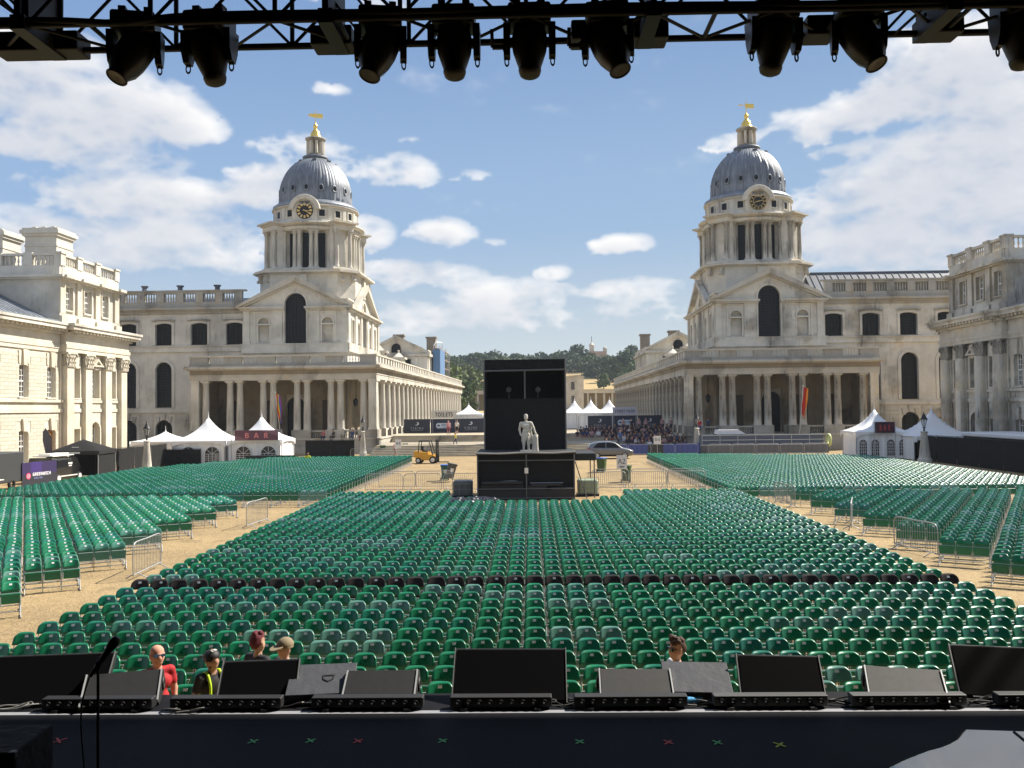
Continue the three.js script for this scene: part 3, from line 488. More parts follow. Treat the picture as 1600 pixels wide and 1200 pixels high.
  part(F.g, 'drum_cornice', [lathe([[5.0, 28.62], [6.0, 28.62], [6.25, 28.78], [6.42, 28.86], [6.42, 29.0], [6.0, 29.1], [5.0, 29.12]], 72), ...dl(28.63, 28.84, 3.1, 7.25), ...dl(28.84, 29.05, 3.6, 7.62)], D);
  // clock storey
  part(F.g, 'clock_storey', [cyl(5.4, 5.4, 2.15, 72, 0, 29.08, 0), lathe([[5.4, 29.1], [5.75, 29.1], [5.7, 29.35], [5.4, 29.4]], 72)], S);
  for (let k = 0; k < 16; k++) {
    const a = k * 22.5 * DEG;
    part(F.g, 'strip_pilaster', box(0.5, 1.8, 0.3, 0, 29.4, 5.35).rotateY(a + 11.25 * DEG), S);
    if (k % 4) { const w = part(F.g, 'window', [box(1.0, 0.14, 0.2, 0, 29.72, 5.4), box(1.0, 0.14, 0.2, 0, 30.72, 5.4), box(0.14, 0.9, 0.2, -0.44, 29.84, 5.4), box(0.14, 0.9, 0.2, 0.44, 29.84, 5.4)].map((g) => g.rotateY(a)), S); part(w, 'pane', box(0.78, 0.9, 0.12, 0, 29.84, 5.36).rotateY(a), M.glass); }
  }
  part(F.g, 'clock_storey_cornice', lathe([[5.4, 31.1], [5.62, 31.14], [5.72, 31.28], [5.72, 31.36], [5.3, 31.4]], 72), D);
  for (let q = 0; q < 4; q++) {
    const a = q * Math.PI / 2, turn = (g) => g.rotateY(a);
    if (q) continue;
    const hood = new THREE.Shape(); hood.absarc(0, 0, 1.95, 0.1, Math.PI - 0.1, false); hood.absarc(0, 0, 1.45, Math.PI - 0.1, 0.1, true); hood.closePath();
    part(F.g, 'clock_case', [turn(box(3.2, 2.0, 0.6, 0, 29.2, 5.25)), turn(new THREE.CircleGeometry(1.5, 24, 0, Math.PI).translate(0, 30.7, 5.56)), turn(new THREE.ExtrudeGeometry(hood, { depth: 0.9, bevelEnabled: true, bevelSize: 0.06, bevelThickness: 0.06, bevelSegments: 1, curveSegments: 16 }).translate(0, 30.55, 5.0))], S);
    const clock = part(F.g, 'clock', turn(cyl(1.08, 1.08, 0.12, 40).rotateX(Math.PI / 2).translate(0, 30.5, 5.52)), M.black);
    const nums = [], bz = 5.66;
    for (let k = 0; k < 12; k++) { const t = -k * Math.PI / 6; nums.push((left ? prism([[-0.09, 0.62], [0.09, 0.62], [0.15, 0.98], [-0.15, 0.98]], 0.03) : prism([[-0.07, 0.78], [0.07, 0.78], [0.07, 0.92], [-0.07, 0.92]], 0.03)).rotateZ(t).translate(0, 30.5, bz)); }
    if (!left) for (const [a0, b0] of [[0.66, 0.6], [1.06, 1.0]]) nums.push(new THREE.TorusGeometry((a0 + b0) / 2, (a0 - b0) / 2, 4, 40).translate(0, 30.5, bz));
    part(clock, 'numerals', nums.map(turn), M.gilt);
    const hand = (len, w, ang) => turn(prism([[-w, -0.18], [w, -0.18], [w * 0.4, len], [-w * 0.4, len]], 0.04).rotateZ(ang).translate(0, 30.5, bz + 0.02));
    part(clock, 'clock_hand', left ? hand(0.62, 0.07, -100 * DEG) : hand(0.62, 0.06, 105 * DEG), M.gilt);
    part(clock, 'clock_hand', left ? hand(0.95, 0.05, -122 * DEG) : hand(0.62, 0.05, -78 * DEG), M.gilt);
  }
  // lead dome
  part(F.g, 'lead_skirt', lathe([[5.5, 31.36], [5.62, 31.5], [5.6, 31.75], [5.25, 31.95], [5.1, 32.12], [4.7, 32.2]], 72), M.lead);
  {
    const nu = 192, nv = 26, pos = [], idx = [];
    for (let j = 0; j <= nv; j++) for (let i = 0; i <= nu; i++) {
      const t = j / nv, a = (i / nu) * 2 * Math.PI, ph = t * 1.32, y = 32.1 + 1.0 * Math.min(1, t * 6) + Math.sin(ph) * 5.75 * 0.985 - (t < 1 / 6 ? 0 : 0) , rb = 4.62 * Math.cos(ph) + 0.06;
      const w = ((i / nu) * 32) % 1, d = Math.abs(w - 0.5), rib = d < 0.1 ? 0.16 : d < 0.17 ? -0.1 : 0.07 * Math.cos((d - 0.34) * 9);
      const r = rb + rib * (0.35 + 0.65 * Math.cos(ph));
      pos.push(r * Math.sin(a), Math.min(y, 38.75), r * Math.cos(a));
    }
    for (let j = 0; j < nv; j++) for (let i = 0; i < nu; i++) { const k = j * (nu + 1) + i; idx.push(k, k + 1, k + nu + 1, k + 1, k + nu + 2, k + nu + 1); }
    const g = new THREE.BufferGeometry(); g.setAttribute('position', new THREE.Float32BufferAttribute(pos, 3)); g.setIndex(idx); g.computeVertexNormals();
    const dome = part(F.g, 'dome', g, M.lead);
    for (let k = 0; k < 16; k++) { const a = k * 22.5 * DEG; const o = part(dome, 'oculus', [new THREE.TorusGeometry(0.36, 0.11, 6, 18).scale(0.78, 1.15, 1).rotateX(-0.12).translate(0, 33.75, 4.7).rotateY(a), cyl(0.34, 0.34, 0.3, 16).rotateX(Math.PI / 2).scale(0.78, 1.15, 1).translate(0, 33.75, 4.48).rotateY(a)], M.lead); part(o, 'oculus_glass', cyl(0.3, 0.3, 0.06, 16).rotateX(Math.PI / 2).scale(0.78, 1.15, 1).translate(0, 33.75, 4.76).rotateY(a), M.glass); }
    for (let k = 0; k < 8; k++) { const a = (k * 45 + 11.25) * DEG; part(dome, 'dormer', [box(0.42, 0.5, 0.9, 0, 37.45, 2.25).rotateY(a), box(0.5, 0.08, 1.0, 0, 37.95, 2.25).rotateY(a)], M.leadDark); }
  }
  // lantern
  part(F.g, 'lantern_ring', lathe([[0, 38.3], [1.45, 38.35], [1.72, 38.55], [1.72, 38.85], [1.35, 39.0], [0, 39.0]], 40), M.leadDark);
  const lan = part(F.g, 'lantern', [lathe([[0, 38.98], [1.12, 39.0], [1.12, 39.2], [0.98, 39.25], [0, 39.25]], 32), cyl(0.3, 0.3, 1.9, 10, 0, 39.2, 0), lathe([[0, 40.95], [1.1, 40.95], [1.12, 41.1], [1.34, 41.22], [1.36, 41.38], [0.9, 41.48], [0, 41.5]], 32)], K);
  for (let k = 0; k < 8; k++) part(lan, 'pier', [box(0.36, 1.75, 0.3, 0, 39.22, 0.9), cyl(0.12, 0.14, 1.7, 8, 0, 39.24, 1.1)].map((g) => g.rotateY((k * 45 + 22.5) * DEG)), S);
  const fin = part(F.g, 'finial', [lathe([[0, 41.48], [0.86, 41.48], [0.84, 41.62], [0.7, 41.8], [0.62, 42.0], [0.64, 42.15], [0.4, 42.5], [0.3, 42.6], [0.2, 42.8], [0.3, 43.05], [0.3, 43.2], [0.12, 43.45], [0.05, 43.7], [0.03, 45.3], [0, 45.35]], 18)], M.gold);
  part(fin, 'weathervane', [prism(left ? [[-0.5, 44.55], [1.0, 44.3], [0.95, 44.5], [1.05, 44.75], [0.8, 44.95], [-0.2, 45.0], [-0.95, 45.0], [-0.75, 44.8]] : [[-0.1, 44.35], [1.1, 44.3], [0.95, 44.55], [1.1, 44.85], [-0.1, 44.95]], 0.06).translate(0, -0.15, -0.03), bar([-0.95, 44.6, 0], [0, 44.6, 0], 0.05), prism([[-1.0, 44.6], [-0.75, 44.78], [-0.75, 44.42]], 0.05)], M.gold);
  return F;
}
domedHall(1); domedHall(-1);

// ---------------------------------------------------------------- colonnades
const doric = done(merge([lathe([[0.46, 0], [0.46, 0.14], [0.415, 0.2], [0.41, 1.8], [0.335, 5.18], [0.36, 5.22], [0.34, 5.28], [0.345, 5.36], [0.45, 5.5], [0.45, 5.52]], 14), box(0.98, 0.2, 0.98, 0, 5.52, 0)]));
function colonnade(s) {
  const left = s > 0, U = -17.4;
  const F = new Frame('colonnade', left ? 'long Doric stone colonnade with sunlit inner side, left of court' : 'long Doric stone colonnade with shaded inner side, right of court', 'colonnade', s, U, 100);
  const S = left ? M.stone : M.stoneSootShade, D = M.stoneDark, K = M.stoneSoot;
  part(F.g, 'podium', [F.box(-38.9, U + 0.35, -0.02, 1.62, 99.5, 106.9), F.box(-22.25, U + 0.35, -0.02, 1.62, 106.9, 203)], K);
  part(F.g, 'podium_coping', [F.box(-39.0, U + 0.45, 1.62, 1.78, 99.4, 106.95), F.box(-22.25, U + 0.45, 1.62, 1.78, 106.95, 203)], D);
  const fu = [-38.3, -37.15, -34.35, -33.2, -30.5, -29.35, -26.6, -25.45, -22.7, -21.6, -18.95];
  const col = (u, Z, m = S) => { const o = new THREE.Mesh(doric, m); o.name = 'column'; o.position.set(F.X(u), 2.72, F.Z(Z)); F.g.add(o); };
  fu.forEach((u, i) => { if (i) col(u, 100.15); });
  const pier = (u, Z) => part(F.g, 'corner_pier', [F.box(u - 0.45, u + 0.45, 2.72, 8.2, Z - 0.45, Z + 0.45), F.box(u - 0.52, u + 0.52, 8.2, 8.45, Z - 0.52, Z + 0.52), F.box(u - 0.52, u + 0.52, 2.72, 2.95, Z - 0.52, Z + 0.52)], S);
  pier(-38.3, 100.15); pier(-17.85, 100.15);
  const pairs = [[-38.3, -37.15], [-34.35, -33.2], [-30.5, -29.35], [-26.6, -25.45], [-22.7, -21.6], [-18.95, -17.85]];
  for (const [a, b] of pairs) part(F.g, 'pedestal', F.box(a - 0.55, b + 0.55, 1.78, 2.72, 99.62, 101.9), K);
  for (let i = 0; i < 5; i++) { const a = pairs[i][1] + 0.55, b = pairs[i + 1][0] - 0.55; if (i === 2) continue; part(F.g, 'low_balustrade', [...balusters(F.X(a), F.X(b), 1.78, F.Z(100.1), 6, 0.72), F.box(a, b, 2.5, 2.68, 99.9, 100.3)], K); }
  const sz = [101.4]; for (let z = 105.6; z < 202; z += 3.66) sz.push(z);
  sz.forEach((z, i) => { if (i) { col(-17.85, z); col(-19.0, z, D); } else col(-17.85, z); part(F.g, 'pedestal', F.box(-19.6, U + 0.1, 1.78, 2.72, z - (i ? 0.55 : -0.5), z + 0.55), D); });
  for (let i = 1; i < Math.min(6, sz.length - 1); i++) part(F.g, 'low_balustrade', [...balusters(F.Z(sz[i] + 0.6), F.Z(sz[i + 1] - 0.6), 1.78, F.X(-17.8), 6, 0.72, 'z'), F.box(-18.0, -17.6, 2.5, 2.68, sz[i] + 0.55, sz[i + 1] - 0.55)], S);
  // entablature, front and court side
  part(F.g, 'architrave', [F.box(-38.85, U + 0.02, 8.45, 8.98, 99.6, 101.8), F.box(-38.85, U + 0.08, 8.98, 9.1, 99.53, 101.8), F.box(-19.5, U + 0.02, 8.45, 8.98, 101.8, 203), F.box(-19.5, U + 0.08, 8.98, 9.1, 101.8, 203)], D);
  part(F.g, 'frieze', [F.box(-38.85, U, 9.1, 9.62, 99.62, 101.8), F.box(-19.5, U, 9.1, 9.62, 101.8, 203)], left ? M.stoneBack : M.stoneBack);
  part(F.g, 'cornice', [F.box(-39.1, U + 0.28, 9.62, 9.76, 99.3, 103), F.box(-39.35, U + 0.6, 9.76, 9.98, 98.98, 103), F.box(-39.25, U + 0.48, 9.98, 10.08, 99.1, 103), F.box(-22, U + 0.28, 9.62, 9.76, 103, 203.2), F.box(-22, U + 0.6, 9.76, 9.98, 103, 203.5), F.box(-22, U + 0.48, 9.98, 10.08, 103, 203.3)], D);
  part(F.g, 'flat_roof', [F.box(-38.8, U - 0.3, 9.45, 9.7, 101.7, 107.2), F.box(-38.8, -34.9, 9.44, 9.69, 107.1, 107.8), F.box(-22.25, U - 0.4, 9.45, 9.7, 106.95, 203)], M.leadDark);
  part(F.g, 'back_wall', F.box(-24, -22.3, 0, 12.2, 126.8, 203), M.stoneDark);
  part(F.g, 'porch_shade_lining', [F.box(-38.15, -29.9, 1.79, 9.44, 106.62, 106.9), F.box(-27.5, -22.45, 1.79, 9.44, 106.62, 106.9), F.box(-29.9, -27.5, 6.9, 9.44, 106.62, 106.9), F.box(-22.26, -22.1, 1.79, 9.44, 106.62, 126.9)], M.stoneBack);  // dark sheets lining the portico, its shade painted into the stone
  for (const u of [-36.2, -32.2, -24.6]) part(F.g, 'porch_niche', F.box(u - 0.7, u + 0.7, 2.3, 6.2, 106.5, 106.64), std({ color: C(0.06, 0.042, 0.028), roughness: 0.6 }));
  part(F.g, 'end_wall', F.box(-38.8, -38.2, 1.78, 9.46, 102.2, 107.6), M.stoneBack);
  // balustrade, front: panels over the bays
  const bays = [0, 1, 2, 3, 4].map((i) => (pairs[i][1] + pairs[i + 1][0]) / 2), edges = [-38.85, ...bays.flatMap((c) => [c - 1.0, c + 1.0]), U];
  part(F.g, 'balustrade_plinth', [F.box(-38.9, U + 0.04, 10.08, 10.42, 99.56, 100.2), F.box(-18.1, U + 0.04, 10.08, 10.42, 100.2, 203)], K);
  for (let i = 0; i < edges.length; i += 2) part(F.g, 'balustrade_pier', F.box(edges[i], edges[i + 1], 10.42, 11.12, 99.62, 100.15), K);
  for (const c of bays) part(F.g, 'balustrade', balusters(F.X(c - 1.0), F.X(c + 1.0), 10.42, F.Z(99.9), 6, 0.7), S);
  part(F.g, 'coping', [F.box(-38.95, U + 0.08, 11.12, 11.3, 99.52, 100.25), F.box(-18.05, U + 0.08, 11.12, 11.3, 100.25, 203)], D);
  const sb = [];
  for (let z = 100.16; z < 202; z += 1.83) { part(F.g, 'balustrade_pier', F.box(-17.9, U + 0.0, 10.42, 11.12, z, z + 0.8), S); if (z < 150) sb.push(...balusters(F.Z(z + 0.8), F.Z(z + 1.83), 10.42, F.X(-17.65), 3, 0.7, 'z')); }
  part(F.g, 'balusters', sb, S).userData.kind = 'stuff';
  // hanging lanterns in the portico
  const lu = -20.6; part(F.g, 'porch_lantern', [bar([F.X(lu), 8.4, F.Z(103.6)], [F.X(lu), 6.3, F.Z(103.6)], 0.025), F.put(lathe([[0, 5.3], [0.2, 5.4], [0.34, 6.0], [0.12, 6.3], [0, 6.35]], 6), lu, 0, 103.6)], M.darkMetal);
}
colonnade(1); colonnade(-1);

// ---------------------------------------------------------------- far pavilions behind the colonnades
function farPavilion(s) {
  const left = s > 0, U = -28.7, Zf = 180;
  const F = new Frame('far_pavilion', left ? 'distant pedimented stone pavilion with round window, partly scaffolded, behind left colonnade' : 'distant pedimented stone pavilion with round window, behind right colonnade', 'building', s, U, 190);
  const S = left ? M.stone : M.stoneSunWarm, D = M.stoneDark;
  const oc = { c: U, w: 2.0, y0: 16.55, y1: 18.45, kind: 'round' }, ws = [-2.4, 2.4].map((d) => ({ c: U + d, w: 1.3, y0: 11.6, y1: 15.2 }));
  part(F.g, 'front_wall', F.wallF([[U - 6.4, 0], [U + 6.4, 0], [U + 6.4, 16.3], [U, 19.5], [U - 6.4, 16.3]], [oc, ...ws], Zf, 0.7), S);
  part(F.g, 'body', [F.box(U - 6.35, U + 6.35, 0, 16.25, Zf + 0.71, Zf + 22)], D);
  windowF(F, oc, Zf, { nx: 4, ny: 4, sur: 0.3, surMat: D }); for (const w of ws) windowF(F, w, Zf, { nx: 3, ny: 6, sur: 0.25, surMat: D });
  for (const d of [-6.1, -4.2, 0, 4.2, 6.1]) part(F.g, 'pilaster', F.box(U + d - 0.35, U + d + 0.35, 9, 15.6, Zf - 0.2, Zf + 0.05), S);
  const rk = (sg) => F.put(prism([[sg * 7.0, 16.2], [sg * 7.0, 16.6], [0, 20.1], [0, 19.4]], 0.8), U, 0, Zf + 0.15);
  part(F.g, 'pediment', [rk(-1), rk(1), F.box(U - 6.9, U + 6.9, 15.75, 16.25, Zf - 0.5, Zf + 0.1)], D);
  part(F.g, 'roof', [F.put(prism([[-6.6, 16.3], [6.6, 16.3], [0, 19.6]], 21), U, 0, Zf + 21.7), F.box(U - 3.2, U + 3.2, 16.3, 18.6, Zf + 5, Zf + 18)], M.lead);
  part(F.g, 'side_cornice', [F.box(U + 6.3, U + 6.9, 15.75, 16.3, Zf, Zf + 22), F.box(U + 6.3, U + 6.5, 16.3, 17.1, Zf + 0.8, Zf + 22)], D);
  for (let k = 0; k < 6; k++) part(F.g, 'side_pilaster', F.box(U + 6.3, U + 6.55, 9, 15.7, Zf + 1 + k * 3.7, Zf + 2.1 + k * 3.7), S);
  for (const [d, z] of left ? [[-0.6, 7], [5.4, 14], [-9, 12]] : [[-0.2, 7], [4.9, 15], [-5.4, 9]]) part(F.g, 'chimney', [F.box(U + d - 1.0, U + d + 1.0, 16.5, 20.5, Zf + z, Zf + z + 1.6), F.box(U + d - 1.2, U + d + 1.2, 20.5, 20.85, Zf + z - 0.2, Zf + z + 1.8)], M.stoneBack);
  // low range that links the pavilion with the domed hall, and its roof turrets
  part(F.g, 'linking_range', F.box(U - 6.3, U + 4.6, 0, 12.6, 127.3, Zf - 0.01), D);
  for (const z of [134, 152]) part(F.g, 'roof_turret', [F.box(U + 4.0, U + 6.0, 11, 13.6, z, z + 2.0), F.box(U + 3.7, U + 6.3, 13.6, 13.95, z - 0.3, z + 2.3), F.put(new THREE.ConeGeometry(1.2, 1.0, 4).rotateY(Math.PI / 4), U + 5.0, 14.45, z + 1.0), F.put(new THREE.SphereGeometry(0.2, 8, 6), U + 5.0, 15.05, z + 1.0)], D);
  return F;
}
farPavilion(1); farPavilion(-1);
{ // scaffolding with blue debris netting on the left one
  const F = new Frame('scaffold', 'tall tube scaffold with blue netting around the distant left pavilion', 'scaffold', 1, -22.0, 186);
  const net = std({ color: C(0.10, 0.19, 0.34), roughness: 0.95 });
  const poles = []; for (let i = 0; i < 9; i++) for (const o of [0.3, 1.5]) part(F.g, 'pole', bar([o, 0, -i * 2.4], [o, 18.2 + ((i * 7) % 3) * 0.7 - i * 0.25, -i * 2.4], 0.07, 5), M.steel);
  for (let y = 10; y < 19; y += 1.9) { part(F.g, 'ledger', [bar([0.3, y, 0.4], [0.3, y, -19.6], 0.06, 5), bar([1.5, y, 0.4], [1.5, y, -19.6], 0.06, 5)], M.steel); part(F.g, 'deck', box(1.1, 0.06, 19, 0.9, y + 0.08, -9.6), M.oak); }
  part(F.g, 'netting', [box(0.04, 8.3, 8.5, 1.62, 9.2, -4.2), box(1.4, 8.3, 0.04, 0.9, 9.2, 0.5)], net);
  part(F.g, 'guard_frame', [bar([0.3, 18.2, 0.3], [0.3, 19.3, -3.5], 0.07), bar([1.5, 17.5, 0.3], [1.5, 19.3, -5], 0.07), bar([0.3, 19.3, -3.5], [1.5, 19.3, -5], 0.06)], M.steel);
}

// ---------------------------------------------------------------- Queen's house with its colonnades, far beyond
{
  const F = new Frame('white_villa', 'small white two-storey villa at the foot of the park, beside black booth', 'building', 1, 0, 330);
  const V = std({ color: C(0.72, 0.70, 0.64), map: stoneC, roughness: 0.9 });
  const ws = []; for (const u of [-12, -8.2, -4.3, 0, 4.3, 8.2, 12]) { ws.push({ c: u, w: 1.5, y0: 11.4, y1: 14.4 }, { c: u, w: 1.4, y0: 6.4, y1: 9.2 }); }
  part(F.g, 'front_wall', F.wallF([[-16, 2], [16, 2], [16, 16.2], [-16, 16.2]], ws, 330, 0.6), V);
  part(F.g, 'body', F.box(-15.9, 15.9, 2, 16.1, 330.61, 358), V);
  for (const w of ws) windowF(F, w, 330, { nx: 3, ny: 5, sur: 0.2, surMat: V, barMat: M.white });
  part(F.g, 'balustrade', [F.box(-16.3, 16.3, 16.2, 16.5, 329.6, 331), ...balusters(-16, 16, 16.5, 0, 40, 0.9), F.box(-16.2, 16.2, 17.4, 17.65, 329.8, 330.4)], V);
  for (const sg of [-1, 1]) {
    const G = new Frame('park_colonnade', sg < 0 ? 'low distant colonnade of square bays, left of the booth' : 'low distant colonnade of square bays, right of the white villa', 'colonnade', 1, sg * 50, 342);
    part(G.g, 'roof', [G.box(sg * 16.5, sg * 92, 10.2, 11.4, 339, 346), G.box(sg * 16.5, sg * 92, 11.4, 11.7, 338.7, 346.3)], V);
    part(G.g, 'back_wall', G.box(sg * 16.5, sg * 92, 3, 10.2, 345.5, 346), std({ color: C(0.58, 0.44, 0.22), roughness: 0.95 }));
    for (let k = 0; k < 24; k++) part(G.g, 'column', cyl(0.42, 0.5, 6.6, 10, sg * (18 + k * 3.1) - sg * 50, 3.7, 342 - 339.6), V);
  }
  const O = new Frame('observatory', 'distant brick observatory with turret and mast among trees on the hill', 'building', 1, 42, 690);
  const br = std({ color: C(0.34, 0.25, 0.20), roughness: 0.9 });
  part(O.g, 'main_block', [O.box(36, 49, 30, 48, 688, 700), O.box(24, 36, 30, 45, 690, 700)], br);
  part(O.g, 'turret', [O.box(36.5, 40, 48, 53, 689, 692), O.put(new THREE.ConeGeometry(2.4, 2.6, 8), 38.2, 54.2, 690.5)], M.stoneDark);
  part(O.g, 'turret', [O.box(47, 50, 36, 50, 689, 693), O.put(new THREE.SphereGeometry(1.7, 12, 8, 0, 6.3, 0, 1.6), 48.5, 50, 691)], M.stoneDark);
  part(O.g, 'mast', bar([O.X(38.2), 55, O.Z(690.5)], [O.X(38.2), 60, O.Z(690.5)], 0.22), M.darkMetal);
  part(O.g, 'roof', O.put(prism([[-6.8, 0], [6.8, 0], [0, 3.4]], 12), 30, 45, 701), M.leadDark);
}

// ---------------------------------------------------------------- trees of the park
const leafM = [[0.085, 0.125, 0.042], [0.055, 0.088, 0.038], [0.13, 0.165, 0.055], [0.07, 0.10, 0.05]].map((c) => new THREE.MeshStandardMaterial({ color: C(...c), roughness: 0.85, side: THREE.DoubleSide }));
const barkM = std({ color: C(0.10, 0.075, 0.05), roughness: 0.95 });
function tree(label, xb, zb, h, w, kind, group, leaf = 0.9, n = 1500, gy) {
  const [x, z] = bw(xb, zb), y = gy ?? hillH(xb, zb);
  const t = thing('tree', label, 'tree', [x, y, z], rnd() * 6, group);
  const th = h * 0.2, limbs = [lathe([[h * 0.035, 0], [h * 0.026, th], [h * 0.016, h * 0.6], [0, h * 0.85]], 7)], cl = [];
  for (let k = 0; k < 13; k++) { const a = k * 2.4 + rnd(), q = 0.2 + 0.72 * (k / 12), rad = w * 0.5 * Math.sin(Math.PI * Math.min(0.97, 0.2 + 0.75 * q)) * rr(0.5, 0.85); const c = [Math.cos(a) * rad, h * q, Math.sin(a) * rad]; cl.push([...c, w * rr(0.17, 0.27)]); limbs.push(bar([0, h * q * 0.6, 0], c, h * 0.009, 4)); }
  cl.push([0, h * 0.84, 0, w * 0.22], [0, h * 0.6, 0, w * 0.3]);
  part(t, 'trunk', limbs, barkM);
  const pos = [], v = new THREE.Vector3(), e = new THREE.Vector3(), f = new THREE.Vector3();
  for (let i = 0; i < n; i++) {
    const c = cl[Math.floor(rnd() * cl.length)]; v.set(rr(-1, 1), rr(-1, 1), rr(-1, 1)).normalize().multiplyScalar(c[3] * (0.55 + 0.5 * Math.sqrt(rnd()))); v.y *= 0.78;
    const px = c[0] + v.x, py = c[1] + v.y, pz = c[2] + v.z, L = leaf * rr(0.6, 1.3);
    e.set(rr(-1, 1), rr(-1, 1), rr(-1, 1)).normalize().multiplyScalar(L); f.set(rr(-1, 1), rr(-1, 1), rr(-1, 1)).cross(e).normalize().multiplyScalar(L * 0.7);
    pos.push(px - e.x, py - e.y, pz - e.z, px + f.x, py + f.y, pz + f.z, px + e.x, py + e.y, pz + e.z, px - e.x, py - e.y, pz - e.z, px + e.x, py + e.y, pz + e.z, px - f.x, py - f.y, pz - f.z);
  }
  const g = new THREE.BufferGeometry(); g.setAttribute('position', new THREE.Float32BufferAttribute(pos, 3)); g.computeVertexNormals();
  part(t, 'crown', g, leafM[kind]);
}
// park trees
{
  const T = [
    ['leafy green tree just beyond the end of the left colonnade', -26, 226, 15.5, 10, 2, 0.5, 2600, 1.6], ['small green tree beside the far end of the left colonnade', -21.5, 238, 10.5, 6.5, 0, 0.45, 1800, 1.8],
    ['pale olive tree on the dry slope left of the booth', -31, 372, 15, 16, 2, 0.8, 1700], ['pale olive tree close behind the low left colonnade', -41, 365, 13, 13, 2, 0.8, 1500],
    ['bright green tree rising behind the right colonnade roof', 33, 290, 17, 12, 2, 0.6, 2200], ['mid green tree next to the bright one behind the right colonnade', 43, 300, 17, 12, 0, 0.6, 2000],
    ['round shrub-like tree on the dry slope right of the villa', 28, 425, 7, 6, 0, 0.6, 900], ['dark tree below the observatory', 38, 500, 14, 13, 1, 0.9, 1500], ['broad dark tree below the observatory', 47, 520, 17, 15, 1, 0.9, 1600],
    ['tall dark tree topping the skyline right of the booth', 22, 610, 19, 17, 1, 1.0, 1700], ['green tree left of the observatory roof', 31, 600, 13, 12, 3, 1.0, 1300], ['dark tree right of the observatory', 62, 640, 18, 16, 1, 1.0, 1500],
  ];
  for (const [l, x, z, h, w, k, lf, n, gy] of T) tree(l, x, z, h, w, k, 'trees in the park', lf, n, gy);
  const row = [[-78, 560], [-69, 585], [-60, 555], [-53, 600], [-45, 570], [-37, 610], [-29, 580], [-20, 620], [-11, 600], [-2, 625], [7, 610], [14, 590], [54, 560], [64, 545], [74, 570], [84, 560], [70, 600], [-88, 580], [58, 590], [95, 590], [40, 580], [-64, 530], [50, 470], [60, 450], [-58, 540], [34, 545], [28, 560]];
  row.forEach(([x, z], i) => tree('dark wooded tree of the park skyline, ' + ORD[[...row].sort((a, b) => a[0] / a[1] - b[0] / b[1]).indexOf(row[i])] + ' from the left', x, z, rr(10, 14), rr(15, 21), [1, 3, 0, 1][i % 4], 'trees on the park skyline', 1.0, 1500));
}

// ---------------------------------------------------------------- seats: linked units of three tip-up chairs
const PITCH = 0.472;
function backrestGeo(nx, ny) {   // front and back skins with a rolled rim; faces +z
  const pos = [], idx = [], W = 0.214, row = nx + 1;
  const pt = (a, b, back) => {
    const ab = Math.abs(a), yt = 0.862 - 0.07 * Math.pow(Math.max(0, (ab - 0.55) / 0.45), 2.2), yb = 0.645 + 0.012 * Math.pow(ab, 3), y = yb + (yt - yb) * b;
    const x = a * W * (1 - 0.06 * b * b), k = (y - 0.645) / 0.217;
    let z = -0.03 - 0.075 * k - 0.025 * k * k + 0.07 * a * a;
    const e = Math.max(ab > 0.86 ? (ab - 0.86) / 0.14 : 0, b > 0.84 ? (b - 0.84) / 0.16 : 0);
    z -= back ? 0.040 + 0.008 * (1 - e) : 0.026 * e * e - 0.008 * Math.exp(-Math.pow((e - 0.35) / 0.2, 2));
    return [x, y - (back ? 0.012 : 0), z];
  };
  const A = (i) => { const t = i / nx * 2 - 1; return Math.sign(t) * Math.pow(Math.abs(t), 0.8); };
  const B = (j) => Math.pow(j / ny, 0.8);
  for (const back of [0, 1]) for (let j = 0; j <= ny; j++) for (let i = 0; i <= nx; i++) pos.push(...pt(A(i), B(j), back));
  const o = row * (ny + 1), q = (a, b, c, d) => idx.push(a, b, c, a, c, d);
  for (let j = 0; j < ny; j++) for (let i = 0; i < nx; i++) { const k = j * row + i; q(k, k + 1, k + row + 1, k + row); q(o + k, o + k + row, o + k + row + 1, o + k + 1); }
  for (let i = 0; i < nx; i++) { const k = ny * row + i; q(k, k + 1, o + k + 1, o + k); q(i, o + i, o + i + 1, i + 1); }
  for (let j = 0; j < ny; j++) { const k = j * row; q(k, k + row, o + k + row, o + k); q(k + nx, o + k + nx, o + k + nx + row, k + nx + row); }
  const g = new THREE.BufferGeometry(); g.setAttribute('position', new THREE.Float32BufferAttribute(pos, 3)); g.setIndex(idx); g.computeVertexNormals();
  return g;
}
const seatBackHi = done(merge(backrestGeo(12, 8))), seatBackLo = merge(backrestGeo(6, 4));
const seatPanHi = done(merge(rbox(0.45, 0.25, 0.05, 0.022, 0, 0.345, 0.055))), seatPanLo = merge(box(0.445, 0.25, 0.05, 0, 0.345, 0.055));
const labelHi = done(merge(box(0.064, 0.046, 0.004).rotateX(-0.40).translate(0.004, 0.775, -0.077)));
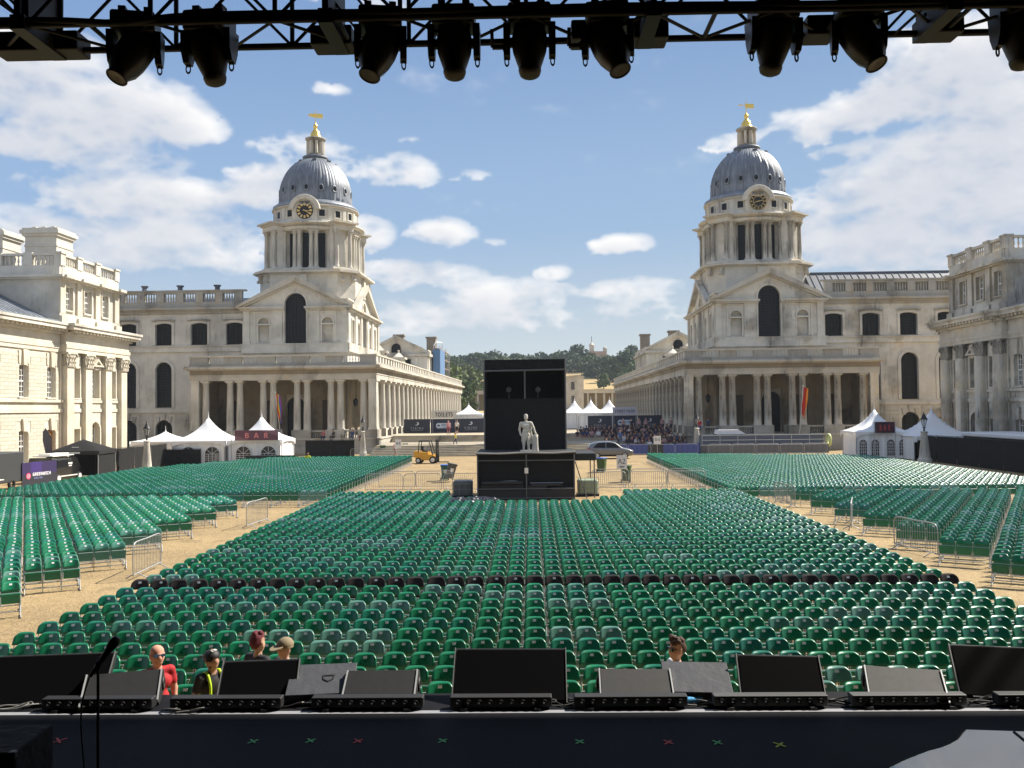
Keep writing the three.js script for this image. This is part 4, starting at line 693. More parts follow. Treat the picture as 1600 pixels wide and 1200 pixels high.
function frameGeo(hi) {
  const l = [], W = PITCH * 3, sg = hi ? 6 : 4;
  l.push(bar([-W / 2, 0.70, -0.10], [W / 2, 0.70, -0.10], 0.012, sg), bar([-W / 2, 0.14, 0.0], [W / 2, 0.14, 0.0], 0.013, sg));
  for (const x of [-W / 2 + 0.02, -PITCH / 2, PITCH / 2, W / 2 - 0.02]) { const end = Math.abs(x) > 0.5; l.push(bar([x, 0.02, -0.02], [x, 0.52, -0.04], end ? 0.018 : 0.012, sg)); if (end) l.push(bar([x, 0.025, -0.22], [x, 0.025, 0.26], 0.018, sg), bar([x, 0.03, 0.22], [x, 0.28, 0.0], 0.012, 4)); l.push(bar([x, 0.5, -0.045], [x, 0.705, -0.1], 0.012, 4)); }
  for (const c of [-PITCH, 0, PITCH]) {
    if (hi) l.push(tube([[c - 0.2, 0.60, 0.05], [c - 0.212, 0.48, 0.085], [c - 0.195, 0.335, 0.09], [c, 0.325, 0.092], [c + 0.195, 0.335, 0.09], [c + 0.212, 0.48, 0.085], [c + 0.2, 0.60, 0.05]], 0.011, 18, 5), bar([c - 0.2, 0.60, 0.05], [c + 0.2, 0.60, 0.05], 0.01, 5));
    else l.push(bar([c - 0.2, 0.33, 0.09], [c + 0.2, 0.33, 0.09], 0.013, 4), bar([c - 0.2, 0.60, 0.05], [c + 0.2, 0.60, 0.05], 0.012, 4), bar([c - 0.208, 0.33, 0.09], [c - 0.208, 0.60, 0.05], 0.012, 4), bar([c + 0.208, 0.33, 0.09], [c + 0.208, 0.60, 0.05], 0.012, 4));
  }
  return merge(l);
}
const frameHi = done(frameGeo(true)), frameLo = frameGeo(false);
const plasticTex = tex(256, (u, v) => { const a = fbm2(u, v, 8, 5), b = fbm2(u, v, 40, 3, 1), sc = sstep(0.66, 0.74, fbm2(u * 0.25, v, 64, 2, 2)); const l = 0.86 + 0.18 * (a - 0.3) + 0.08 * (b - 0.5) + 0.05 * sc; return [l, l, l]; }, 0.9);
const roughTex = tex(128, (u, v) => { const a = fbm2(u, v, 6, 4, 1); return [a, 0.55 + 0.7 * (a - 0.4), a]; }, 0.8, false);
const GREENS = [[0.010, 0.205, 0.092], [0.011, 0.230, 0.104], [0.009, 0.185, 0.086], [0.012, 0.205, 0.122], [0.016, 0.200, 0.138], [0.070, 0.255, 0.185], [0.120, 0.300, 0.235], [0.008, 0.165, 0.072]];
const FADE = ['deep green', 'bright green', 'dark green', 'sea green', 'teal green', 'slightly faded green', 'sun-bleached pale green', 'darkest green'];
const plastic = GREENS.map((c) => new THREE.MeshPhysicalMaterial({ color: C(...c), map: plasticTex, roughness: 0.5, roughnessMap: roughTex, specularIntensity: 1.0 }));
const coverM = std({ color: C(0.012, 0.008, 0.009), roughness: 0.95 });
const labelM = std({ color: C(0.86, 0.86, 0.84), roughness: 0.35 });
const units = [];
const pickTone = () => { const r = rnd(); return r < 0.24 ? 0 : r < 0.44 ? 1 : r < 0.58 ? 2 : r < 0.72 ? 3 : r < 0.82 ? 4 : r < 0.90 ? 5 : r < 0.94 ? 6 : 7; };
{ // centre block
  const Z0 = 13.42, DZ = 0.823;
  for (let c = -7; c <= 6; c++) {
    const x = c < 0 ? -0.445 + (c + 1) * 1.445 : 0.27 + 0.71 + c * 1.42;
    const ax = Math.abs(x), n = ax > 4.6 ? 39 : ax > 2.9 ? 35 : 33;
    for (let i = 0; i < n; i++) { const bow = 0.16 * Math.min(1, Math.max(0, (ax - 0.5) / 5)); units.push({ x: x + rr(-0.012, 0.012), z: -(Z0 + DZ * i - bow + rr(-0.025, 0.025)), turn: rr(-0.012, 0.012), tone: i === 10 ? -1 : pickTone(), blk: 'centre block', i, c }); }
  }
}
for (const sd of [-1, 1]) { // angled side blocks
  const th = Math.PI / 6;
  for (let k = sd < 0 ? 0 : -1; k < 7; k++) {
    const fx = sd < 0 ? -12.6 - 0.2 * k : 12.55 + 0.03 * k, fz = sd < 0 ? 21.43 + 3.27 * k : 24.41 + 3.22 * k;
    for (let j = 0; j < 34; j++) {
      const cx = fx + sd * (0.72 * Math.cos(th) + 0.823 * j * Math.sin(th)) + 0, cz = fz - 0.72 * Math.sin(th) + (0.823 * j + 0.28) * Math.cos(th);
      if (cz > 43.7 || Math.abs(cx) > 0.66 * cz) continue;
      units.push({ x: cx + rr(-0.02, 0.02), z: -cz, turn: -sd * th + rr(-0.015, 0.015), tone: pickTone(), blk: sd < 0 ? 'left angled block' : 'right angled block', i: j, c: k });
    }
  }
}
for (const sd of [-1, 1]) { // rear side blocks
  for (let c = 0; c < 13; c++) for (let j = 0; j < 41; j++) {
    const x = sd * ((sd < 0 ? 11.3 : 10.9) + c * 1.445), z = 45.7 + 0.823 * j, ax = Math.abs(x);
    if (sd < 0 && (ax > 24 + (77.4 - z) * 0.44 || ax > 29.6)) continue;
    if (sd > 0 && (z > 79.2 - (ax - 10) * 0.33 || ax > 28.2)) continue;
    units.push({ x: x + rr(-0.02, 0.02), z: -z, turn: rr(-0.015, 0.015), tone: pickTone(), blk: 'rear', i: j, c });
  }
}
units.sort((a, b) => Math.hypot(a.x, a.z) - Math.hypot(b.x, b.z));
const inView = units.filter((u) => Math.abs(u.x) < -u.z * 0.62 + 0.8);
const nearUnits = new Set(inView.slice(0, 300));
let seatProto = null;
function seatUnit(u) {
  const g = new THREE.Group(); g.name = numbered('seat_unit');
  g.position.set(u.x, 0, u.z); g.rotation.y = u.turn;
  const pm = u.tone < 0 ? coverM : plastic[u.tone];
  for (const c of [-PITCH, 0, PITCH]) {
    const b = new THREE.Mesh(seatBackHi, pm); b.name = 'backrest'; b.position.x = c; if (u.tone < 0) b.scale.set(1.05, 1.04, 1.1); g.add(b);
    if (u.tone >= 0 || rnd() < 0.45) { const lb = new THREE.Mesh(labelHi, labelM); lb.name = 'number_label'; lb.rotation.z = rr(-0.12, 0.12) * 0.3; if (u.tone < 0) lb.position.z = 0.006; b.add(lb); }
    const s = new THREE.Mesh(seatPanHi, pm); s.name = 'seat'; s.position.x = c; g.add(s);
  }
  const f = new THREE.Mesh(frameHi, M.galv); f.name = 'frame'; g.add(f);
  scene.add(g);
  const pos = u.blk === 'centre block' ? (u.c < -1 ? ORD[-u.c - 2] + ' unit left of the middle column' : u.c < 0 ? 'in the middle column' : ORD[u.c] + ' unit right of the middle column') : ORD[Math.max(0, u.c + (u.blk[0] === 'r' ? 1 : 0))] + ' column';
  const lab = u.blk === 'centre block' ? (u.tone < 0 ? 'black-covered seats' : FADE[u.tone] + ' seats') + ', ' + ORD[u.i] + ' row from the stage, ' + pos : FADE[u.tone] + ' seats, ' + u.blk + ', ' + pos + ' from the stage, ' + ORD[u.i] + ' row';
  tag(g, lab, 'seat unit', u.tone < 0 ? 'black covered seat units' : 'green three-seat units');
}
for (const u of nearUnits) seatUnit(u);
{ // the rest of the seating, too many to count
  const rest = units.filter((u) => !nearUnits.has(u) && Math.abs(u.x) < -u.z * 0.66 + 1.5);
  const tri = (g) => mergeGeometries([-PITCH, 0, PITCH].map((c) => flat(g.clone()).translate(c, 0, 0)));
  const grp = new THREE.Group(); grp.name = 'rear_seating'; tag(grp, 'thousands of green plastic seats in the rear and side blocks', 'seating', null, 'stuff'); scene.add(grp);
  const mk = (name, g, m, tint) => { const im = new THREE.InstancedMesh(g, m, rest.length); im.name = name; const o = new THREE.Object3D(); rest.forEach((u, i) => { o.position.set(u.x, 0, u.z); o.rotation.set(0, u.turn, 0); o.updateMatrix(); im.setMatrixAt(i, o.matrix); if (tint) im.setColorAt(i, u.tone < 0 ? C(0.012, 0.008, 0.009) : C(...GREENS[u.tone])); }); im.userData.kind = 'stuff'; grp.add(im); };
  mk('seat_shells', mergeGeometries([tri(seatBackLo), tri(seatPanLo)]), new THREE.MeshPhysicalMaterial({ color: 0xffffff, map: plasticTex, roughness: 0.32, specularIntensity: 1.0 }), true);
  mk('seat_frames', frameLo, M.galv, false);
  mk('number_labels', tri(merge(labelHi)), labelM, false);
}
// ---------------------------------------------------------------- figures: a smooth-blended skin over tapered bones
// bones: [x0,y0,z0,r0, x1,y1,z1,r1, colour index]
function skin(bones, cell, cols, k = 0.03) {
  let lo = [1e9, 1e9, 1e9], hi = [-1e9, -1e9, -1e9];
  for (const b of bones) for (const o of [0, 4]) for (let a = 0; a < 3; a++) { lo[a] = Math.min(lo[a], b[o + a] - b[o + 3] - 3 * cell); hi[a] = Math.max(hi[a], b[o + a] + b[o + 3] + 3 * cell); }
  const size = Math.max(hi[0] - lo[0], hi[1] - lo[1], hi[2] - lo[2]), res = Math.ceil(size / cell) + 4, mid = lo.map((l, a) => (l + hi[a]) / 2);
  const mc = new MarchingCubes(res, undefined, false, false, 90000), half = (res / 2) * cell;
  mc.isolation = 0; mc.reset();
  const dist = (b, x, y, z) => { const dx = b[4] - b[0], dy = b[5] - b[1], dz = b[6] - b[2], L = dx * dx + dy * dy + dz * dz; let t = L ? ((x - b[0]) * dx + (y - b[1]) * dy + (z - b[2]) * dz) / L : 0; t = t < 0 ? 0 : t > 1 ? 1 : t; return Math.hypot(x - b[0] - dx * t, y - b[1] - dy * t, z - b[2] - dz * t) - (b[3] + (b[7] - b[3]) * t); };
  const at = (x, y, z) => { let s = 0; for (const b of bones) { const d = dist(b, x, y, z); if (d < 5 * k) s += Math.exp(-d / k * 2.2); } return s > 0 ? -Math.log(s) * k / 2.2 : 0.2; };
  const n = mc.size, P = (i) => ((i - n / 2) / (n / 2)) * half;
  for (let z = 0; z < n; z++) for (let y = 0; y < n; y++) for (let x = 0; x < n; x++) { const wx = P(x) + mid[0], wy = P(y) + mid[1], wz = P(z) + mid[2]; mc.field[x + n * y + n * n * z] = wx < lo[0] || wy < lo[1] || wz < lo[2] || wx > hi[0] || wy > hi[1] || wz > hi[2] ? -0.2 : -at(wx, wy, wz); }
  mc.update();
  const c = mc.count, pos = new Float32Array(c * 3), nor = new Float32Array(c * 3), col = new Float32Array(c * 3);
  for (let i = 0; i < c; i++) {
    const x = mc.positionArray[i * 3] * half + mid[0], y = mc.positionArray[i * 3 + 1] * half + mid[1], z = mc.positionArray[i * 3 + 2] * half + mid[2];
    pos.set([x, y, z], i * 3);
    const e = cell * 0.6, gx = at(x + e, y, z) - at(x - e, y, z), gy = at(x, y + e, z) - at(x, y - e, z), gz = at(x, y, z + e) - at(x, y, z - e), L = Math.hypot(gx, gy, gz) || 1;
    nor.set([gx / L, gy / L, gz / L], i * 3);
    if (cols) { let best = 9, bi = 0; for (const b of bones) { const d = dist(b, x, y, z); if (d < best) { best = d; bi = b[8]; } } col.set(cols[bi], i * 3); }
  }
  const g = new THREE.BufferGeometry(); g.setAttribute('position', new THREE.BufferAttribute(pos, 3)); g.setAttribute('normal', new THREE.BufferAttribute(nor, 3)); if (cols) g.setAttribute('color', new THREE.BufferAttribute(col, 3));
  g.setAttribute('uv', new THREE.BufferAttribute(new Float32Array(c * 2), 2));
  return done(g);
}
const bodyM = new THREE.MeshStandardMaterial({ vertexColors: true, roughness: 0.8 });
// colour slots: 0 skin, 1 hair, 2 top, 3 trousers, 4 shoes
function pose(kind, { hair = true, sleeves = 'short', shorts = false, hatless = true } = {}) {
  const B = []; const b = (p, r, q, s, c) => B.push([...p, r, ...q, s, c]);
  const st = kind === 'stand' || kind === 'walk', hy = st ? 0.92 : 0.14, lean = kind === 'sitfwd' ? 0.16 : kind === 'walk' ? 0.03 : 0;
  const T = (x, y, z) => [x, hy + y, z + lean * y * 1.4];
  b(T(-0.06, 0.0, 0), 0.125, T(0.06, 0.0, 0), 0.125, 3);
  b(T(-0.05, 0.14, 0), 0.115, T(0.05, 0.14, 0), 0.115, 2); b(T(-0.08, 0.36, 0), 0.115, T(0.08, 0.36, 0), 0.115, 2); b(T(0, 0.1, 0), 0.12, T(0, 0.4, 0), 0.115, 2); b(T(-0.17, 0.50, 0), 0.058, T(0.17, 0.50, 0), 0.058, 2);
  b(T(0, 0.5, 0), 0.055, T(0, 0.62, 0.015), 0.052, 0);
  b(T(0, 0.70, 0.02), 0.088, T(0, 0.77, 0.005), 0.092, 0); b(T(0, 0.64, 0.055), 0.05, T(0, 0.68, 0.05), 0.06, 0); b(T(0, 0.70, 0.115), 0.014, T(0, 0.735, 0.1), 0.011, 0);
  for (const q of [-1, 1]) b(T(q * 0.088, 0.69, 0.01), 0.012, T(q * 0.092, 0.73, 0.005), 0.016, 0);
  if (hair) { b(T(0, 0.79, -0.02), 0.09, T(0, 0.74, -0.045), 0.088, 1); b(T(-0.03, 0.83, 0.03), 0.055, T(0.03, 0.83, 0.03), 0.055, 1); }
  for (const q of [-1, 1]) {
    const a = st ? 0 : 1, sh = T(q * 0.195, 0.49, 0), sw = kind === 'walk' ? q * 0.14 : 0;
    const el = st ? [q * 0.25, hy + 0.22, -0.03 + sw * 0.6 + lean * 0.3] : T(q * 0.25, 0.22, 0.08), wr = st ? [q * 0.24, hy - 0.02, 0.06 + sw] : T(q * 0.13, 0.10, 0.30), hd = st ? [q * 0.235, hy - 0.10, 0.08 + sw] : T(q * 0.10, 0.10, 0.37);
    b(sh, 0.055, el, 0.042, sleeves === 'long' ? 2 : 2); if (sleeves === 'short') B[B.length - 1] = [...sh, 0.056, ...sh.map((v, i) => v + (el[i] - v) * 0.55), 0.056, 2], b(sh.map((v, i) => v + (el[i] - v) * 0.5), 0.043, el, 0.04, 0);
    b(el, 0.04, wr, 0.028, sleeves === 'long' ? 2 : 0); b(wr, 0.03, hd, 0.036, 0); b(hd, 0.016, [hd[0] - q * 0.02, hd[1] - 0.06 * (1 - a), hd[2] + 0.03 + 0.05 * a], 0.011, 0);
    const hp = T(q * 0.095, -0.03, 0), sw2 = kind === 'walk' ? -q * 0.24 : 0;
    const kn = st ? [q * 0.105, 0.50, 0.02 + sw2 * 0.6 + (kind === 'walk' ? 0.04 : 0)] : [q * 0.15, hy + 0.03, 0.42], an = st ? [q * 0.11, 0.09, -0.01 + sw2] : [q * 0.13, hy - 0.40, 0.42];
    b(hp, 0.092, kn, 0.06, 3); b(kn, 0.058, an, 0.038, shorts ? 0 : 3); b(an, 0.042, [an[0] + q * 0.015, an[1] - 0.045, an[2] + 0.16], 0.036, 4);
  }
  return B;
}
const SK = [[0.48, 0.27, 0.19], [0.36, 0.20, 0.135], [0.18, 0.09, 0.055], [0.52, 0.32, 0.235]], HR = [[0.05, 0.03, 0.02], [0.12, 0.07, 0.03], [0.30, 0.20, 0.09], [0.02, 0.018, 0.016]];
const TOP = [[0.62, 0.62, 0.62], [0.40, 0.03, 0.04], [0.03, 0.05, 0.14], [0.02, 0.02, 0.025], [0.42, 0.14, 0.12], [0.06, 0.12, 0.30], [0.08, 0.03, 0.05], [0.05, 0.055, 0.05], [0.20, 0.19, 0.18], [0.45, 0.28, 0.28], [0.012, 0.014, 0.03]];
const TOPN = ['white', 'red', 'navy', 'black', 'coral', 'blue', 'maroon', 'charcoal', 'grey', 'pink', 'midnight blue'];
const TRO = [[0.03, 0.04, 0.09], [0.02, 0.02, 0.02], [0.30, 0.25, 0.17], [0.10, 0.14, 0.22], [0.25, 0.05, 0.06]];
function figure(kind, opt, cols, pos, turn, label, group, cell = 0.03) {
  const m = new THREE.Mesh(skin(pose(kind, opt), cell, cols), bodyM); m.name = numbered('person'); m.position.set(...pos); m.rotation.y = turn; m.scale.setScalar(opt.scale ?? 1); scene.add(m);
  return tag(m, label, 'person', group);
}
{ // people sitting and standing on the steps to the right of the booth
  const lib = [];
  for (let k = 0; k < 20; k++) { const kind = ['sit', 'sitfwd', 'sit', 'stand'][k % 4]; const t = (k * 7 + (k >> 2)) % 11; lib.push({ kind, t, g: skin(pose(kind, { shorts: k % 3 === 0, sleeves: k % 5 === 0 ? 'long' : 'short' }), 0.045, [SK[k % 4], HR[(k * 3) % 4], TOP[t], TRO[(k * 2) % 5], [0.05, 0.04, 0.04]]) }); }
  const spots = [];
  const row = (Z, y, x0, x1, n, kinds) => { for (let i = 0; i < n; i++) spots.push([x0 + ((x1 - x0) * (i + 0.5)) / n + rr(-0.14, 0.14), Z + rr(-0.12, 0.12), y, kinds]); };
  row(108.6, 1.76, 4.6, 15.0, 15, 0); row(107.35, 1.58, 3.8, 15.0, 19, 0); row(106.6, 1.30, 3.6, 15.0, 20, 0); row(104.6, 1.01, 6.8, 15, 12, 0); row(97.4, 1.0, 7.6, 15.2, 13, 0); row(96.4, 0.72, 7.9, 15.2, 13, 0); row(110.2, 1.76, 9, 17, 8, 1); row(95.6, 0.43, 9.5, 15.3, 9, 0);
  spots.sort((a, b) => a[0] - b[0]);
  const used = {};
  spots.forEach(([xb, Z, y, st], i) => {
    let L; do L = lib[Math.floor(rnd() * lib.length)]; while ((L.kind === 'stand') !== !!st && rnd() < 0.93);
    const [x, z] = bw(xb, Z), m = new THREE.Mesh(L.g, bodyM); m.name = numbered('person'); m.position.set(x, y + (L.kind === 'stand' ? 0 : 0.02), z); m.rotation.y = rr(-0.5, 0.5) - BETA; m.scale.setScalar(rr(0.94, 1.05)); scene.add(m);
    const key = TOPN[L.t] + L.kind; used[key] = (used[key] ?? -1) + 1;
    const n = used[key];
    tag(m, 'person in ' + TOPN[L.t] + ' top ' + (L.kind === 'stand' ? 'standing' : L.kind === 'sit' ? 'sitting upright' : 'sitting hunched') + ' in the crowd on steps, ' + (ORD[n] ?? 'last') + ' such from left', 'person', 'crowd on the steps');
  });
}
const P = (xb, Z, y) => { const [x, z] = bw(xb, Z); return [x, y, z]; };
figure('stand', { shorts: true }, [SK[0], HR[1], [0.62, 0.30, 0.30], [0.30, 0.06, 0.10], [0.5, 0.45, 0.4]], P(-12.0, 108.8, 1.76), 0.2, 'person in pink top and dark red shorts at top of the steps', undefined, 0.03);
figure('stand', { shorts: true }, [SK[0], HR[0], [0.72, 0.70, 0.66], [0.015, 0.015, 0.015], [0.3, 0.3, 0.3]], P(-11.0, 109.4, 1.76), -0.3, 'person in white top and black shorts at top of the steps', undefined, 0.03);
figure('walk', { shorts: false, scale: 0.82 }, [SK[0], HR[2], [0.72, 0.58, 0.04], [0.03, 0.04, 0.10], [0.4, 0.4, 0.4]], [-8.35, 0.87, -97.6], -1.2, 'child in bright yellow top walking up the steps', undefined, 0.03);
figure('walk', { shorts: true }, [SK[3], HR[1], [0.66, 0.50, 0.48], [0.25, 0.18, 0.18], [0.3, 0.3, 0.3]], [-13.9, 0, -90.2], 1.2, 'person in pale top walking behind left seating by the sign', undefined, 0.03);
figure('sitfwd', {}, [SK[1], HR[3], [0.55, 0.62, 0.02], [0.02, 0.02, 0.02], [0.02, 0.02, 0.02]], [-19.6, 0.32, -77.3], 0.3, 'steward in yellow vest sitting among the rear left seats', undefined, 0.03);
figure('stand', {}, [SK[0], HR[3], [0.02, 0.06, 0.28], [0.02, 0.03, 0.08], [0.02, 0.02, 0.02]], [7.7, 0, -91.3], 0.4, 'person in blue top standing behind the grey car', undefined, 0.03);
figure('stand', { shorts: true }, [SK[3], HR[3], [0.48, 0.02, 0.03], [0.05, 0.10, 0.22], [0.4, 0.4, 0.4]], P(16.9, 98.2, 1.78), 0.2, 'person in bright red top standing at the corner of the right colonnade', undefined, 0.03);
figure('stand', {}, [SK[0], HR[1], [0.10, 0.16, 0.30], [0.05, 0.05, 0.07], [0.1, 0.1, 0.1]], P(18.8, 103.4, 1.78), 0.1, 'person in dark blue standing inside the right portico', undefined, 0.03);
figure('stand', {}, [SK[0], HR[1], [0.45, 0.30, 0.22], [0.06, 0.05, 0.05], [0.1, 0.1, 0.1]], P(-36.6, 102.4, 1.78), 0.1, 'person in tan top standing inside the left portico above the tents', undefined, 0.03);
for (let k = 0; k < 5; k++) figure('sit', {}, [SK[k % 4], HR[k % 4], TOP[(k * 3 + 4) % 11], TRO[k], [0.05, 0.05, 0.05]], P(-25.2 + k * 1.1, 99.75 - 0.1 * (k % 2), 1.80), rr(-0.4, 0.4), 'person in ' + TOPN[(k * 3 + 4) % 11] + ' top sitting on the left portico ledge', 'people on the left portico ledge', 0.045);

// ---------------------------------------------------------------- technicians in the pit
{
  const man = (name, pos, turn, opt, cols, label) => figure('stand', opt, cols, pos, turn, label, undefined, 0.017);
  const bald = man('a', [-5.2, 0, -12.2], 0.75, { hair: false }, [[0.60, 0.30, 0.21], HR[0], [0.42, 0.015, 0.02], [0.02, 0.02, 0.025], [0.02, 0.02, 0.02]], 'bald bearded person in red t-shirt with blue sunglasses in front of seats');
  part(bald, 'sunglasses', [box(0.15, 0.035, 0.02, 0, 1.64, 0.108), ...[-1, 1].map((q) => bar([q * 0.078, 1.66, 0.1], [q * 0.098, 1.655, -0.01], 0.005))], new THREE.MeshPhysicalMaterial({ color: C(0.02, 0.06, 0.12), roughness: 0.08 }));
  part(bald, 'beard', new THREE.SphereGeometry(0.066, 14, 10).scale(1, 0.62, 0.85).translate(0, 1.575, 0.055), std({ color: C(0.16, 0.09, 0.06), roughness: 0.95 }));
  part(bald, 'wristband', new THREE.TorusGeometry(0.034, 0.012, 6, 14).rotateX(1.3).translate(0.242, 0.93, 0.05), M.white);
  const hv = man('b', [-4.42, 0, -12.15], 0.9, { hair: false, scale: 0.975 }, [[0.40, 0.22, 0.15], HR[3], [0.012, 0.012, 0.013], [0.015, 0.015, 0.018], [0.02, 0.02, 0.02]], 'person in black t-shirt, black cap and yellow vest straps beside large screen');
  part(hv, 'cap', [new THREE.SphereGeometry(0.112, 18, 10, 0, 6.3, 0, 1.5).scale(1, 0.95, 1.12).translate(0, 1.675, 0.0), cyl(0.105, 0.11, 0.05, 18, 0, 1.63, 0), box(0.15, 0.015, 0.11, 0, 1.66, -0.14)], M.black);
  part(hv, 'cap_emblem', [box(0.045, 0.012, 0.05, 0.02, 1.765, 0.045), box(0.02, 0.012, 0.05, -0.03, 1.76, 0.055)], M.white);
  part(hv, 'beard', new THREE.SphereGeometry(0.068, 14, 10).scale(1.05, 0.75, 0.85).translate(0, 1.562, 0.042), std({ color: C(0.02, 0.014, 0.01), roughness: 0.95 }));
  part(hv, 'vest_strap', [-1, 1].flatMap((q) => [tube([[q * 0.1, 1.16, 0.135], [q * 0.1, 1.34, 0.125], [q * 0.1, 1.475, 0.03], [q * 0.1, 1.40, -0.10], [q * 0.1, 1.1, -0.125]], 0.022, 14, 6)]), std({ color: C(0.50, 0.75, 0.02), roughness: 0.7 }));
  const cap = man('c', [-3.5, 0, -12.5], -0.7, { hair: false, sleeves: 'long', scale: 1.01 }, [[0.52, 0.30, 0.22], HR[1], [0.028, 0.03, 0.034], [0.03, 0.03, 0.04], [0.02, 0.02, 0.02]], 'person in khaki baseball cap and dark grey top behind screen');
  const kh = std({ color: C(0.24, 0.19, 0.12), roughness: 0.9 });
  part(cap, 'cap', [new THREE.SphereGeometry(0.112, 18, 10, 0, 6.3, 0, 1.5).scale(1, 1, 1.1).translate(0, 1.675, 0.0), cyl(0.11, 0.113, 0.035, 18, 0, 1.65, 0), cyl(0.09, 0.09, 0.014, 18, 0, 0, 0).scale(1, 1, 1.1).rotateX(0.25).translate(0, 1.66, 0.14)], kh);
  const rm = man('d', [1.98, 0, -12.35], -1.25, { hair: true, scale: 1.0 }, [[0.50, 0.28, 0.19], [0.06, 0.03, 0.018], [0.74, 0.74, 0.76], [0.04, 0.05, 0.08], [0.02, 0.02, 0.02]], 'person with quiffed brown hair and white t-shirt in front of seats');
  part(rm, 'hair', [...Array(26)].map((_, i) => { const a = i * 2.4, r = 0.085 * Math.sqrt((i + 0.5) / 26); return new THREE.SphereGeometry(0.034, 7, 5).scale(1, 1.15, 1.3).translate(Math.cos(a) * r, 1.755 + 0.03 * Math.cos(i * 1.7) + 0.02 * (Math.sin(a) > 0 ? 1 : -0.4), 0.01 + Math.sin(a) * r); }), std({ color: C(0.06, 0.03, 0.018), roughness: 0.8 }));
  part(rm, 'sunglasses', [box(0.15, 0.04, 0.02, 0, 1.638, 0.108), ...[-1, 1].map((q) => bar([q * 0.078, 1.66, 0.1], [q * 0.098, 1.655, -0.01], 0.006))], M.blackGloss);
  part(rm, 'shoulder_strap', tube([[0.07, 1.2, 0.13], [0.08, 1.38, 0.122], [0.09, 1.475, 0.02], [0.08, 1.3, -0.12]], 0.018, 12, 6), M.black);
  const rh = man('e', [-4.02, 0, -12.9], 2.6, { hair: true, scale: 0.985 }, [[0.5, 0.3, 0.2], [0.13, 0.02, 0.03], [0.02, 0.02, 0.025], [0.02, 0.02, 0.02], [0.02, 0.02, 0.02]], 'person with dark red hair mostly hidden behind black cap and screen');
  part(rh, 'hair_bun', [...Array(9)].map((_, i) => new THREE.SphereGeometry(0.045, 8, 6).translate(0.05 * Math.cos(i * 2.2), 1.77 + 0.02 * Math.sin(i * 3), 0.05 * Math.sin(i * 2.2))), std({ color: C(0.13, 0.02, 0.03), roughness: 0.9 }));
}

